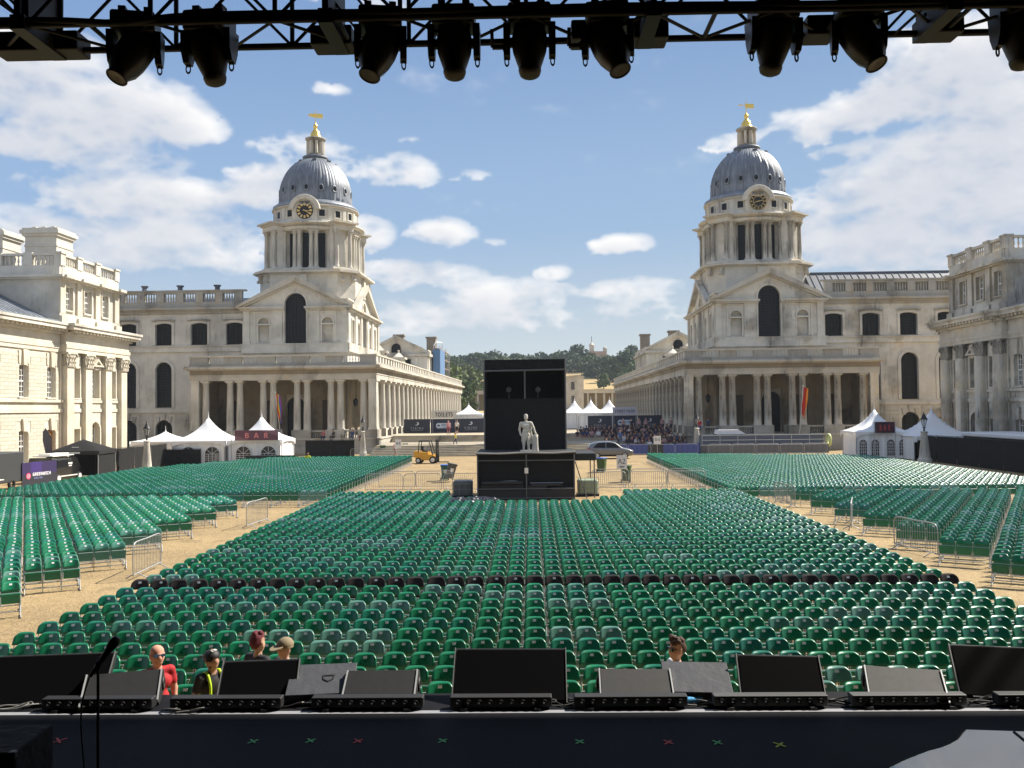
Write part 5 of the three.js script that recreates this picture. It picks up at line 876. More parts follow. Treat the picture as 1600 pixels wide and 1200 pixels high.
// ---------------------------------------------------------------- mixing tower with the statue
{
  const t = thing('mixing_tower', 'black draped sound and lighting tower in the middle behind the seats', 'booth', [-0.3, 0, -49]);
  const tub = std({ color: C(0.13, 0.13, 0.13), roughness: 0.5, metalness: 0.4 });
  // front box: open black cabin on scaffold tube
  part(t, 'cabin_dark_cloth', [box(5.1, 2.45, 0.06, 0, 0.02, 0.8), box(0.08, 2.5, 3.2, -2.56, 0.05, -0.7), box(0.08, 2.5, 3.2, 2.56, 0.05, -0.7)], M.cloth);  // black cloth near the front stands in for the dark cabin inside
  part(t, 'cabin_roof', [rbox(5.4, 0.14, 4.0, 0.05, 0, 2.46, -0.8)], std({ color: C(0.02, 0.02, 0.02), roughness: 0.7 }));
  part(t, 'roof_edge', [tube([[-2.68, 2.56, 1.22], [-1.3, 2.53, 1.24], [0, 2.58, 1.22], [1.3, 2.54, 1.24], [2.68, 2.6, 1.22]], 0.045, 20, 6)], std({ color: C(0.36, 0.36, 0.35), roughness: 0.6 }));
  for (const x of [-2.62, 0.02, 2.6]) part(t, 'post', bar([x, 0, 1.15], [x, 2.5, 1.15], 0.035, 8), tub);
  for (const y of [0.12, 0.62, 2.15]) part(t, 'rail', bar([-2.62, y, 1.15], [2.6, y, 1.15], 0.03, 8), tub);
  part(t, 'mixing_desk', [rbox(2.2, 0.16, 0.4, 0.04, -1.3, 0.86, 0.98), rbox(1.7, 0.14, 0.36, 0.04, 1.1, 0.76, 0.98), box(2.3, 0.75, 0.1, -1.3, 0.06, 0.93), box(5.1, 0.5, 0.05, 0, 0.01, 1.08), box(1.1, 0.62, 0.3, 1.9, 0.06, 0.99), box(1.0, 0.7, 0.28, 0.6, 0.05, 0.99)], std({ color: C(0.014, 0.015, 0.019), roughness: 0.6 }));
  part(t, 'desk_edge', [tube([[-2.4, 0.98, 0.9], [-1.6, 1.0, 0.92], [-0.4, 1.0, 0.92], [-0.25, 0.85, 0.92]], 0.02, 14, 5), bar([0.2, 0.92, 0.95], [2.0, 0.92, 0.95], 0.022)], M.galv);
  part(t, 'notice', box(0.2, 0.3, 0.01, 0.02, 1.45, 1.2), M.white);
  // tall lighting tower behind
  const sag = (x0, x1, y0, y1, z, amp) => { const g = new THREE.PlaneGeometry(x1 - x0, y1 - y0, 40, 10).translate((x0 + x1) / 2, (y0 + y1) / 2, z), p = g.attributes.position; for (let i = 0; i < p.count; i++) p.setZ(i, z + amp * (noise3.noise(p.getX(i) * 2.3, p.getY(i) * 0.8, 4) + 0.4 * noise3.noise(p.getX(i) * 7, p.getY(i) * 2, 1))); g.computeVertexNormals(); return g; };
  part(t, 'front_drape', [sag(-2.28, 2.22, 2.5, 5.52, -1.45, 0.04)], M.cloth);
  part(t, 'back_drape', [box(4.5, 5.2, 0.06, -0.03, 2.5, -4.4), box(0.06, 5.2, 3.0, -2.28, 2.5, -2.95), box(0.06, 5.2, 3.0, 2.22, 2.5, -2.95)], M.cloth);
  part(t, 'valance', [sag(-2.28, 2.22, 7.12, 7.7, -1.42, 0.07)], M.cloth);
  part(t, 'tower_roof', box(4.6, 0.08, 3.1, -0.03, 7.66, -2.95), M.cloth);
  part(t, 'platform', box(4.4, 0.1, 2.8, -0.03, 5.42, -2.95), M.black);
  for (const x of [-2.34, 2.28]) for (const z of [-1.4, -4.4]) part(t, 'tower_post', bar([x, 0, z], [x, 7.8, z], 0.045, 8), tub);
  part(t, 'tower_post', bar([-0.03, 5.5, -1.42], [-0.03, 7.1, -1.42], 0.045, 8), tub);
  part(t, 'tower_rail', bar([-2.34, 7.1, -1.36], [2.28, 7.14, -1.36], 0.05, 8), tub);
  for (const x of [-0.95, 0.72]) part(t, 'followspot', [cyl(0.13, 0.16, 0.5, 12).rotateX(Math.PI / 2).translate(x, 6.02, -2.0), bar([x, 5.5, -2.1], [x, 5.95, -2.1], 0.04), new THREE.SphereGeometry(0.14, 12, 8).translate(x, 6.05, -1.7)], std({ color: C(0.05, 0.05, 0.055), roughness: 0.35 }));
  // side platform
  part(t, 'side_platform', [rbox(1.3, 0.4, 3.6, 0.04, 3.2, 2.05, -1.6)], M.black);
  for (const z of [0.1, -3.2]) part(t, 'platform_leg', bar([3.75, 0, z], [3.75, 2.1, z], 0.035, 8), tub);
  part(t, 'brace', bar([2.7, 2.0, 0.2], [3.3, 0, 0.5], 0.03), tub);
  // statue on its pedestal, rising through the cabin roof
  const st = thing('statue', 'pale stone statue of a draped figure in front of the black tower', 'statue', [-0.28, 0, -48.85]);
  part(st, 'pedestal', [box(1.0, 2.2, 1.0, 0, 0, 0), box(1.2, 0.3, 1.2, 0, 0, 0), box(1.12, 0.14, 1.12, 0, 2.2, 0), box(0.86, 0.3, 0.76, 0.1, 2.34, 0)], M.stone);
  const B = [], b = (p, r, q, s) => B.push([...p, r, ...q, s, 0]);
  b([0, 4.42, 0.02], 0.105, [0, 4.54, 0], 0.11); b([0, 4.47, 0.115], 0.018, [0, 4.43, 0.125], 0.024); b([0, 4.2, 0], 0.065, [0, 4.42, 0], 0.06);
  b([-0.24, 4.13, 0], 0.085, [0.24, 4.15, 0], 0.085); b([-0.1, 3.98, 0.03], 0.14, [0.1, 3.98, 0.03], 0.14); b([-0.06, 3.72, 0.02], 0.135, [0.06, 3.72, 0.02], 0.135);
  b([-0.11, 3.5, 0.02], 0.15, [0.08, 3.5, 0.02], 0.145); b([-0.12, 3.36, 0.03], 0.14, [0.09, 3.38, 0.02], 0.13);
  b([-0.12, 3.4, 0.02], 0.125, [-0.13, 3.0, 0.08], 0.08); b([-0.13, 3.0, 0.08], 0.078, [-0.14, 2.64, 0.02], 0.05); b([0.1, 3.4, 0], 0.125, [0.13, 3.0, 0.06], 0.08); b([0.13, 3.0, 0.06], 0.078, [0.13, 2.64, 0.0], 0.05);
  b([-0.14, 2.64, 0.0], 0.055, [-0.18, 2.62, 0.18], 0.045); b([0.13, 2.64, 0.0], 0.055, [0.18, 2.62, 0.18], 0.045);
  b([-0.29, 4.12, 0], 0.078, [-0.36, 3.80, -0.02], 0.062); b([-0.36, 3.80, -0.02], 0.06, [-0.30, 3.52, 0.10], 0.043); b([-0.30, 3.52, 0.10], 0.05, [-0.26, 3.45, 0.14], 0.042);
  b([0.29, 4.13, 0], 0.08, [0.42, 3.86, 0.05], 0.065); b([0.42, 3.86, 0.05], 0.062, [0.50, 3.6, 0.14], 0.047); b([0.50, 3.6, 0.14], 0.055, [0.56, 3.54, 0.14], 0.05);
  b([-0.22, 4.05, 0.12], 0.035, [0.3, 3.72, 0.14], 0.04); b([-0.2, 3.6, 0.13], 0.035, [0.28, 3.8, 0.13], 0.04); b([0.24, 4.0, -0.08], 0.07, [0.27, 3.1, -0.08], 0.1); b([-0.2, 3.45, 0.1], 0.04, [-0.22, 3.16, 0.1], 0.045); b([-0.06, 3.42, 0.15], 0.035, [-0.05, 3.16, 0.15], 0.04); b([0.1, 3.44, 0.14], 0.035, [0.12, 3.16, 0.13], 0.04);
  part(st, 'pedestal_cap', box(0.8, 0.1, 0.7, 0.12, 2.52, 0.02), M.stone);
  { const f = part(st, 'figure', skin(B, 0.026, null, 0.022), M.stone); f.scale.set(1.0, 1, 1.0); }
  part(st, 'tree_stump', [lathe([[0.2, 2.6], [0.17, 2.9], [0.155, 3.35], [0.165, 3.5], [0, 3.52]], 14, 0.5, 0, 0.06)], M.stone);
}
// ---------------------------------------------------------------- crowd barriers
const barrierFrame = done(merge([tube([[-1.1, 0.12, 0], [-1.12, 0.2, 0], [-1.12, 0.95, 0], [-1.06, 1.06, 0], [-0.95, 1.1, 0], [0, 1.1, 0], [0.95, 1.1, 0], [1.06, 1.06, 0], [1.12, 0.95, 0], [1.12, 0.2, 0], [1.1, 0.12, 0]], 0.021, 40, 6), bar([-1.11, 0.16, 0], [1.11, 0.16, 0], 0.018)]));
const barrierBars = done(merge([...Array(17)].map((_, i) => bar([-1 + i * 0.125, 0.16, 0], [-1 + i * 0.125, 1.09, 0], 0.008, 5))));
const barrierFoot = done(merge([tube([[0, 0.015, -0.32], [0, 0.12, -0.12], [0, 0.16, 0], [0, 0.12, 0.12], [0, 0.015, 0.32]], 0.018, 12, 5)]));
function barrier(x, Z, turn, label, group = 'steel crowd barriers') {
  const g = thing('crowd_barrier', label, 'barrier', [x, 0, -Z], turn, group);
  for (const [n, ge] of [['frame', barrierFrame], ['upright_bars', barrierBars]]) { const m = new THREE.Mesh(ge, M.galv); m.name = n; g.add(m); }
  for (const s of [-0.85, 0.85]) { const m = new THREE.Mesh(barrierFoot, M.galv); m.name = 'foot'; m.position.x = s; g.add(m); }
  return g;
}
barrier(-11.92, 27.3, Math.PI / 2 + 0.05, 'steel crowd barrier in left aisle nearest the stage');
barrier(-11.95, 38.4, Math.PI / 2 - 0.1, 'steel crowd barrier far up the left aisle');
barrier(13.0, 36.4, 1.2, 'steel crowd barrier seen edge-on in the right aisle');
barrier(12.75, 29.9, Math.PI / 2 + 0.22, 'steel crowd barrier in right aisle nearest the stage');
barrier(12.45, 44.0, Math.PI / 2 + 0.15, 'steel crowd barrier far up the right aisle');
[[-8.4, 55.2], [-6.1, 55.3]].forEach(([x, z], i) => barrier(x, z, 0.03, 'steel barrier in the rear line left of the booth, ' + ORD[i] + ' from left'));
[[-8.9, 53.3], [-6.55, 53.2], [-4.15, 53.1]].forEach(([x, z], i) => barrier(x, z, 0, 'steel barrier in the front line left of the booth, ' + ORD[i] + ' from left'));
[[4.9, 55.3], [7.3, 55.3], [9.6, 55.2]].forEach(([x, z], i) => barrier(x, z, 0, 'steel barrier in the rear line right of the booth, ' + ORD[i] + ' from left'));
[[4.5, 53.2], [6.9, 53.2], [9.2, 53.1]].forEach(([x, z], i) => barrier(x, z, 0.02, 'steel barrier in the front line right of the booth, ' + ORD[i] + ' from left'));
[18.9, 21.3, 23.7, 26.1, 28.5].forEach((x, i) => barrier(x, 89.5, 0.02, 'steel barrier behind rear right seats, ' + ORD[i] + ' from left'));
[8.6, 11.0, 13.4, 15.8].forEach((x, i) => barrier(x, 90.5, 0, 'steel barrier in front of the crowd, ' + ORD[i] + ' from left'));
[-16.8, -14.4].forEach((x, i) => barrier(x, 87.5, 0, 'steel barrier beyond rear left seats, ' + (i ? 'right' : 'left') + ' one of the pair'));

// ---------------------------------------------------------------- marquees
function marqueeRoof(w, d, eave, top, n = 20) {
  const g = new THREE.PlaneGeometry(w, d, n, n).rotateX(-Math.PI / 2), p = g.attributes.position;
  for (let i = 0; i < p.count; i++) { const q = 1 - Math.max(Math.abs(p.getX(i)) / (w / 2), Math.abs(p.getZ(i)) / (d / 2)); p.setY(i, eave + (top - eave) * (0.42 * q + 0.58 * q * q * q)); }
  g.computeVertexNormals(); return g;
}
function tentWindow(t, x, z, w, y0, y1) {
  const q = { c: 0, w, y0, y1, kind: 'round' };
  const win = part(t, 'window', paneShape(q).translate(x, 0, z + 0.012), M.paneLight);
  const b = []; for (let i = 1; i < 4; i++) b.push(box(0.03, (y1 - y0) - w * 0.5, 0.015, x - w / 2 + (w * i) / 4, y0, z + 0.025)); for (let j = 1; j < 5; j++) b.push(box(w, 0.03, 0.015, x, y0 + (y1 - y0 - w / 2) * j / 4, z + 0.026));
  for (const a of [0.7, 1.57, 2.44]) b.push(beam([x, y1 - w / 2, z + 0.03], [x + Math.cos(a) * w * 0.48, y1 - w / 2 + Math.sin(a) * w * 0.48, z + 0.03], 0.03, 0.012));
  b.push(surround(q, 0.05, 0.02).translate(x, 0, z + 0.014));
  part(win, 'window_bars', b, M.tent);
}
function marquee(x, Z, w, d, eave, top, turn, label, opt = {}) {
  const t = thing('marquee', label, 'tent', [x, 0, -Z], turn, 'white peaked marquees');
  part(t, 'roof', marqueeRoof(w, d, eave, top), M.tent);
  part(t, 'peak', [new THREE.ConeGeometry(0.07, 0.5, 8).translate(0, top + 0.12, 0), bar([0, top, 0], [0, top + 0.5, 0], 0.015)], M.tent);
  const scal = shapeOf([[-w / 2, eave], [w / 2, eave], [w / 2, eave - 0.55], [w * 0.42, eave - 0.34], [w * 0.25, eave - 0.2], [0, eave - 0.16], [-w * 0.25, eave - 0.2], [-w * 0.42, eave - 0.34], [-w / 2, eave - 0.55]]);
  part(t, 'valance', [0, 1, 2, 3].map((k) => new THREE.ExtrudeGeometry(scal, { depth: 0.02, bevelEnabled: false }).translate(0, 0, d / 2).rotateY((k * Math.PI) / 2)), M.tent);
  for (const a of [-1, 1]) for (const b of [-1, 1]) part(t, 'pole', bar([a * (w / 2 - 0.06), 0, b * (d / 2 - 0.06)], [a * (w / 2 - 0.06), eave, b * (d / 2 - 0.06)], 0.04), M.galv);
  const pleat = (ww) => { const g = new THREE.PlaneGeometry(ww, eave - 0.12, 60, 2).translate(0, eave / 2, 0), p = g.attributes.position; for (let i = 0; i < p.count; i++) p.setZ(i, 0.03 * Math.sin(p.getX(i) * 9) + 0.03 * Math.sin(p.getX(i) * 4.1 + 1)); g.computeVertexNormals(); return g; };
  if (opt.front !== false) part(t, 'front_wall', pleat(w - 0.1).translate(0, 0, d / 2 - 0.12), M.tent);
  part(t, 'side_wall', [pleat(d - 0.1).rotateY(Math.PI / 2).translate(-w / 2 + 0.12, 0, 0), pleat(d - 0.1).rotateY(Math.PI / 2).translate(w / 2 - 0.12, 0, 0)], M.tent);
  part(t, 'back_wall', pleat(w - 0.1).translate(0, 0, -d / 2 + 0.12), M.tent);
  for (const wx of opt.windows ?? []) tentWindow(t, wx, d / 2 - 0.05, opt.ww ?? 1.35, 0.35, 1.75);
  return t;
}
marquee(-30.3, 82.6, 4.9, 5, 2.3, 4.45, 0, 'white peaked marquee with two arched windows, left of the bar marquee', { windows: [-0.95, 1.25] });
marquee(-25.35, 82.9, 4.9, 5, 2.3, 4.5, 0, 'white peaked marquee with the left BAR sign on its front', { windows: [-0.95, 1.35] });
marquee(-35.6, 85.6, 4.6, 5, 2.2, 3.1, 0, 'low white marquee behind the left lamp post');
marquee(31.9, 83.0, 4.7, 5, 2.45, 4.55, -0.1, 'white peaked marquee with small arched windows and the right BAR sign', { windows: [-1.7, -0.65, 0.7, 1.75], ww: 0.66 });
marquee(35.9, 80.2, 5.4, 5, 2.1, 4.5, 0, 'white peaked marquee with open front behind the right lamp post', { front: false });
marquee(-8.6, 122.5, 4, 4, 2.45, 3.75, 0, 'white marquee on terrace directly right of TOILETS sign').position.y = 1.74;
marquee(-4.6, 124.5, 4, 4, 2.45, 3.75, 0, 'white marquee on terrace half hidden by the left edge of the booth').position.y = 1.74;
[[6.6, 134], [8.8, 130], [11.2, 126.5]].forEach(([x, z], i) => { marquee(x, z, 4, 4, 2.4, 4.3, 0, 'sharp-peaked white marquee right of the booth, ' + ORD[i] + ' from left').position.y = 1.74; });

// ---------------------------------------------------------------- banners and signs (flat printed panels)
const face = (w, h) => new THREE.PlaneGeometry(w, h);
function panel(name, label, category, w, h, pos, turn, mat, group, post) {
  const t = thing(name, label, category, pos, turn, group);
  part(t, 'board', box(w, h, 0.04, 0, 0, -0.024), M.darkMetal);
  part(t, 'print', face(w, h).translate(0, h / 2, 0.001), mat, true);
  if (post) part(t, 'post', post.map(([x, y0, y1]) => bar([x, y0, -0.06], [x, y1, -0.06], 0.03)), M.galv);
  return t;
}
const ship = (x, cx, cy, s, col) => { x.fillStyle = col; x.beginPath(); x.moveTo(cx - s, cy + s * 0.35); x.quadraticCurveTo(cx - s * 0.2, cy + s * 0.75, cx + s * 0.6, cy + s * 0.3); x.quadraticCurveTo(cx + s * 1.05, cy - s * 0.2, cx + s * 0.5, cy - s * 0.75); x.lineTo(cx - s * 0.3, cy - s * 0.7); x.quadraticCurveTo(cx + s * 0.35, cy - s * 0.3, cx + s * 0.2, cy + s * 0.05); x.lineTo(cx - s * 0.35, cy + s * 0.3); x.closePath(); x.fill(); };
const navy = '#262b3c';
const vik = (x, w, h) => { x.fillStyle = navy; x.fillRect(0, 0, w, h); ship(x, w * 0.5, h * 0.35, h * 0.18, '#c9ccd4'); x.fillStyle = '#b9bcc6'; x.font = Math.round(h * 0.2) + 'px serif'; x.textAlign = 'center'; x.fillText('V I K I N G', w / 2, h * 0.72); x.fillRect(w * 0.28, h * 0.78, w * 0.44, 2); };
const roy = (x, w, h) => { x.fillStyle = '#20263f'; x.fillRect(0, 0, w, h); x.fillStyle = '#b8c4d4'; x.fillRect(w * 0.3, h * 0.3, w * 0.46, h * 0.36); x.beginPath(); x.arc(w * 0.3, h * 0.48, h * 0.2, 0, 7); x.fill(); x.fillStyle = '#20263f'; x.beginPath(); x.arc(w * 0.3, h * 0.52, h * 0.11, 3.14, 6.28); x.fill(); x.fillStyle = '#33507a'; x.font = 'bold ' + Math.round(h * 0.2) + 'px sans-serif'; x.textAlign = 'center'; x.fillText('ROYAL', w * 0.57, h * 0.52); x.font = Math.round(h * 0.08) + 'px sans-serif'; x.fillText('GREENWICH', w * 0.57, h * 0.62); };
const vM = printed(256, 128, vik), rM = printed(256, 128, roy);
const bp = (xb, Z, y) => { const [x, z] = bw(xb, Z); return [x, y, z]; };
[['left', vM], ['middle', rM], ['right', vM]].forEach(([n, m], i) => panel('banner', 'dark navy fence banner below the TOILETS sign, ' + n + ' one of three', 'banner', 3.48, 1.86, bp(-17.0 + i * 3.55, 116.5, 1.765), -BETA, m, 'banners left of the booth', [[-1.72, 0, 2.0]]));
[['left', vM], ['middle', rM], ['right', vM]].forEach(([n, m], i) => panel('banner', 'dark navy fence banner below the STREET FOOD sign, ' + n + ' one of three', 'banner', 3.3, 2.0, bp(7.4 + i * 3.4, 121.5, 1.765), -BETA, m, 'banners right of the booth', [[-1.64, 0, 2.1]]));
const sign = (text, bg, fg, fs) => printed(512, 128, (x, w, h) => { x.fillStyle = bg; x.fillRect(0, 0, w, h); x.fillStyle = fg; x.font = 'bold ' + fs + 'px sans-serif'; x.textAlign = 'center'; x.textBaseline = 'middle'; x.fillText(text, w / 2, h / 2 + 4); });
panel('toilets_sign', 'pale grey sign reading TOILETS above navy banners', 'sign', 3.3, 1.0, bp(-13.4, 116.4, 3.72), -BETA, sign('TOILETS', '#c3bfb6', '#23242b', 96), undefined, [[-1.5, -1.9, 0.9], [1.5, -1.9, 0.9]]);
panel('street_food_sign', 'pale lilac sign reading STREET FOOD above navy banners', 'sign', 3.3, 1.05, bp(10.8, 121.4, 3.86), -BETA, sign('STREET FOOD', '#aeb0bd', '#2b2c38', 66), undefined, [[-1.5, -2.0, 0.9], [1.5, -2.0, 0.9]]);
const stand = (label, text, sub, w, h, y, pos) => { const t = panel('block_sign', label, 'sign', w, h, [pos[0], y, pos[1]], 0, printed(128, 168, (x, W, H) => { x.fillStyle = '#dcdcda'; x.fillRect(0, 0, W, H); x.fillStyle = '#303036'; x.font = '84px sans-serif'; x.textAlign = 'center'; x.fillText(text, W / 2, H * 0.62); if (sub) { x.fillRect(W * 0.25, H * 0.78, W * 0.5, 9); x.fillRect(W * 0.3, H * 0.87, W * 0.4, 5); } })); part(t, 'leg', [bar([0, -y, -0.06], [0, 0.1, -0.06], 0.025), bar([-0.25, -y + 0.02, -0.06], [0.25, -y + 0.02, -0.06], 0.02)], M.galv); return t; };
stand('white A2 sign on a stand beside the green bins', 'A2', true, 0.66, 0.9, 1.0, [5.75, -56.6]);
stand('white B4 sign on a stand in front of the crowd', 'B4', false, 0.72, 0.82, 1.25, [12.4, -87.5]);
stand('white sign on a stand beyond rear left seats', 'A4', false, 0.62, 0.86, 1.15, [-13.1, -87.0]);
const barPrint = (bg1, bg2, fg) => printed(512, 128, (x, w, h) => { x.fillStyle = bg1; x.fillRect(0, 0, w, h); x.fillStyle = bg2; x.beginPath(); x.moveTo(0, h * 0.5); x.lineTo(w * 0.35, h); x.lineTo(0, h); x.fill(); x.beginPath(); x.moveTo(w * 0.55, 0); x.lineTo(w, h * 0.55); x.lineTo(w, 0); x.fill(); x.fillStyle = fg; x.font = 'bold 92px sans-serif'; x.textAlign = 'center'; x.textBaseline = 'middle'; ['B', 'A', 'R'].forEach((c, i) => x.fillText(c, w * (0.28 + i * 0.22), h / 2 + 4)); });
panel('bar_sign', 'mauve BAR sign with salmon letters over the left bar marquee', 'sign', 3.95, 0.92, [-25.0, 2.3, -80.1], 0, barPrint('#6d4552', '#8a6470', '#e98b87'), undefined, [[-2.3, -2.3, 1.0], [2.3, -2.3, 1.0], [-1.97, -0.1, 1.0], [1.97, -0.1, 1.0]]);
panel('bar_sign', 'dark plum BAR sign with red letters on the right bar marquee', 'sign', 1.7, 1.0, [31.7, 2.35, -80.1], -0.1, barPrint('#3a1726', '#4a2032', '#c4434c'), undefined, [[-0.9, -2.35, 1.0], [0.9, -2.35, 1.0]]);
const scrimP = printed(256, 64, (x, w, h) => { x.fillStyle = '#191b20'; x.fillRect(0, 0, w, h); ship(x, w / 2, h * 0.45, h * 0.16, '#9a9ca4'); });
panel('low_banner', 'low black banner with small emblem before the bar marquee, left one', 'banner', 2.2, 0.95, [-24.6, 0.02, -79.2], 0, scrimP, 'low banners before the bar');
panel('low_banner', 'low black banner with small emblem before the bar marquee, right one', 'banner', 2.2, 0.95, [-22.3, 0.02, -79.0], 0, scrimP, 'low banners before the bar');

// ---------------------------------------------------------------- scrim fences
function fencePanel(x, Z, w, h, turn, label, mat = M.cloth, group = 'black screen fence panels') {
  const t = thing('fence_panel', label, 'fence', [x, 0, -Z], turn, group);
  const g = new THREE.PlaneGeometry(w, h - 0.1, 24, 6).translate(0, h / 2, 0), p = g.attributes.position;
  for (let i = 0; i < p.count; i++) p.setZ(i, 0.03 * noise3.noise(p.getX(i) * 1.6 + x * 3, p.getY(i) * 0.9, Z));
  g.computeVertexNormals();
  part(t, 'screen', g, mat); part(t, 'frame', [bar([-w / 2, 0, -0.05], [-w / 2, h, -0.05], 0.025), bar([w / 2, 0, -0.05], [w / 2, h, -0.05], 0.025), bar([-w / 2, h, -0.05], [w / 2, h, -0.05], 0.022)], M.darkMetal);
}
for (let k = 0; k < 7; k++) fencePanel(33.9 + 0.03 * k, 80.2 - k * 3.45, 3.42, 2.25, -Math.PI / 2, 'black screen fence panel along right seats, ' + ORD[6 - k] + ' from the frame edge');
fencePanel(36.6, 78, 3.4, 2.0, 0, 'black screen panel across the open marquee front');
for (let k = 0; k < 4; k++) fencePanel(-33.4, 69 + k * 3.3, 3.28, 2.1, Math.PI / 2, 'black screen fence panel between gazebo and marquees, ' + ORD[k] + ' from the gazebo');
fencePanel(-31.6, 79.8, 3.2, 1.6, 0, 'dark screen panel behind the left lamp post');
for (let k = 0; k < 2; k++) fencePanel(-21.2 + k * 2.45, 87.5, 2.4, 2.0, 0, 'black screen panel right of the bar marquee, ' + (k ? 'right' : 'left') + ' one');
const blueS = std({ color: C(0.015, 0.045, 0.27), roughness: 0.75 });
[9.2, 11.1, 14.5, 16.4].forEach((x, i) => fencePanel(x, 91.6, 1.86, 1.15, 0, 'bright blue screen panel in front of the crowd, ' + ORD[i] + ' from left', blueS, 'blue screen panels'));
fencePanel(12.8, 91.5, 1.5, 1.1, 0, 'black screen panel between blue ones in front of the crowd');
{ const t = thing('site_trailer', 'low trailer with white roof behind the right black fence', 'trailer', [38.2, 0, -69], 0); part(t, 'body', box(4, 2.1, 12, 0, 0.1, 0), M.black); part(t, 'roof', rbox(4.3, 0.35, 12.3, 0.1, 0, 2.2, 0), M.tent); }
{ const t = thing('equipment_case', 'white sloping equipment cover behind barriers at right', 'case', [21.2, 0, -95], 0); part(t, 'body', box(3.0, 1.9, 2, 0, 0, 0), M.black); part(t, 'cover', prism([[-1.5, 1.92], [1.5, 1.92], [0.7, 2.4], [-1.4, 2.4]], 2).translate(0, 0, -1), M.tent); }
{ const t = thing('loading_ramp', 'grey metal loading ramp with railings behind rear right seats', 'ramp', [24, 0, -92.4], 0); part(t, 'deck', box(13, 0.9, 1.6, 0, 0, 0), std({ color: C(0.10, 0.10, 0.11), roughness: 0.7 })); part(t, 'side_panel', box(12.9, 1.0, 0.06, 0, 0.9, -0.7), std({ color: C(0.12, 0.13, 0.16), roughness: 0.8 })); part(t, 'railing', [...Array(8)].map((_, i) => bar([-6.4 + i * 1.83, 0.9, 0.7], [-6.4 + i * 1.83, 1.9, 0.7], 0.03)).concat([bar([-6.4, 1.9, 0.7], [6.4, 1.9, 0.7], 0.03), bar([-6.4, 1.4, 0.7], [6.4, 1.4, 0.7], 0.025)]), M.galv); part(t, 'hose_reel', [new THREE.TorusGeometry(0.55, 0.16, 8, 20).rotateY(Math.PI / 2).translate(6.6, 1.3, 0.5)], std({ color: C(0.55, 0.6, 0.25), roughness: 0.6 })); }

// ---------------------------------------------------------------- lamp posts
function lampPost(x, Z, label) {
  const t = thing('lamp_post', label, 'lamp post', [x, 0, -Z], 0.2, 'stone lamp posts');
  part(t, 'obelisk', [lathe([[0.58, 0], [0.58, 0.35], [0.5, 0.42], [0.46, 0.5], [0.24, 2.5], [0.3, 2.55], [0.3, 2.65], [0, 2.68]], 4).rotateY(Math.PI / 4)], M.stone);
  part(t, 'bracket', [lathe([[0.08, 2.66], [0.06, 2.85], [0.1, 2.92], [0.05, 3.0], [0.05, 3.06]], 8), bar([-0.22, 2.98, 0], [0.22, 2.98, 0], 0.02)], M.darkMetal);
  const l = part(t, 'lantern', [...[0, 1, 2, 3, 4, 5].map((k) => { const a = (k * Math.PI) / 3; return bar([0.13 * Math.cos(a), 3.06, 0.13 * Math.sin(a)], [0.26 * Math.cos(a), 3.62, 0.26 * Math.sin(a)], 0.016, 5); }), lathe([[0.3, 3.62], [0.3, 3.67], [0.16, 3.85], [0.18, 3.9], [0.1, 4.0], [0.12, 4.06], [0.03, 4.12], [0.05, 4.22], [0, 4.3]], 6), cyl(0.14, 0.12, 0.03, 6, 0, 3.05, 0)], M.darkMetal);
  part(l, 'glass', lathe([[0.115, 3.08], [0.24, 3.61]], 6), new THREE.MeshPhysicalMaterial({ color: C(0.8, 0.82, 0.82), roughness: 0.15, transmission: 0.85, thickness: 0, side: THREE.DoubleSide }));
}
lampPost(-31.5, 72, 'stone obelisk lamp post beside the left marquees'); lampPost(-18.1, 95, 'stone obelisk lamp post by the corner of left colonnade'); lampPost(32.5, 74, 'stone obelisk lamp post in front of the right bar marquee'); lampPost(17.4, 93.5, 'stone obelisk lamp post by the corner of right colonnade');

// ---------------------------------------------------------------- flags on the porticos
function flag(xb, Z, label, stripes, lean) {
  const [x, z] = bw(xb, Z), t = thing('flag', label, 'flag', [x, 1.78, z], -BETA);
  const top = [lean, 5.25, 1.2], base = [0, 0, 0];
  part(t, 'flagpole', [bar(base, top, 0.035, 7)], M.white); part(t, 'ball', new THREE.SphereGeometry(0.08, 8, 6).translate(...top), M.white);
  const n = stripes.length;
  stripes.forEach((c, k) => { const g = new THREE.PlaneGeometry(1, 1, 6, 16), p = g.attributes.position; for (let i = 0; i < p.count; i++) { const u = p.getX(i) + 0.5, v = 0.5 - p.getY(i), s = (k + u) / n, d = 0.55 * s; const f = 0.97 - v * 0.55; p.setXYZ(i, lean * f + 0.04 + 0.55 * s * (1 - 0.35 * v) + 0.05 * Math.sin(v * 7 + s * 5), 5.25 * f - 0.18 * s - 0.4 * v * s, 1.2 * f + 0.10 * Math.sin(s * 9 + v * 3) + 0.1 * d); } g.computeVertexNormals(); part(t, 'stripe', g, std({ color: C(...c), roughness: 0.8, side: THREE.DoubleSide })); });
}
flag(-29.9, 99.0, 'rainbow striped flag hanging from a pole on the left portico', [[0.55, 0.02, 0.03], [0.75, 0.25, 0.02], [0.8, 0.65, 0.03], [0.03, 0.3, 0.06], [0.03, 0.1, 0.5], [0.3, 0.04, 0.35]], -0.25);
flag(28.0, 99.0, 'red and orange flag hanging from a pole on the right portico', [[0.55, 0.025, 0.02], [0.6, 0.05, 0.02], [0.75, 0.26, 0.03]], 0.15);

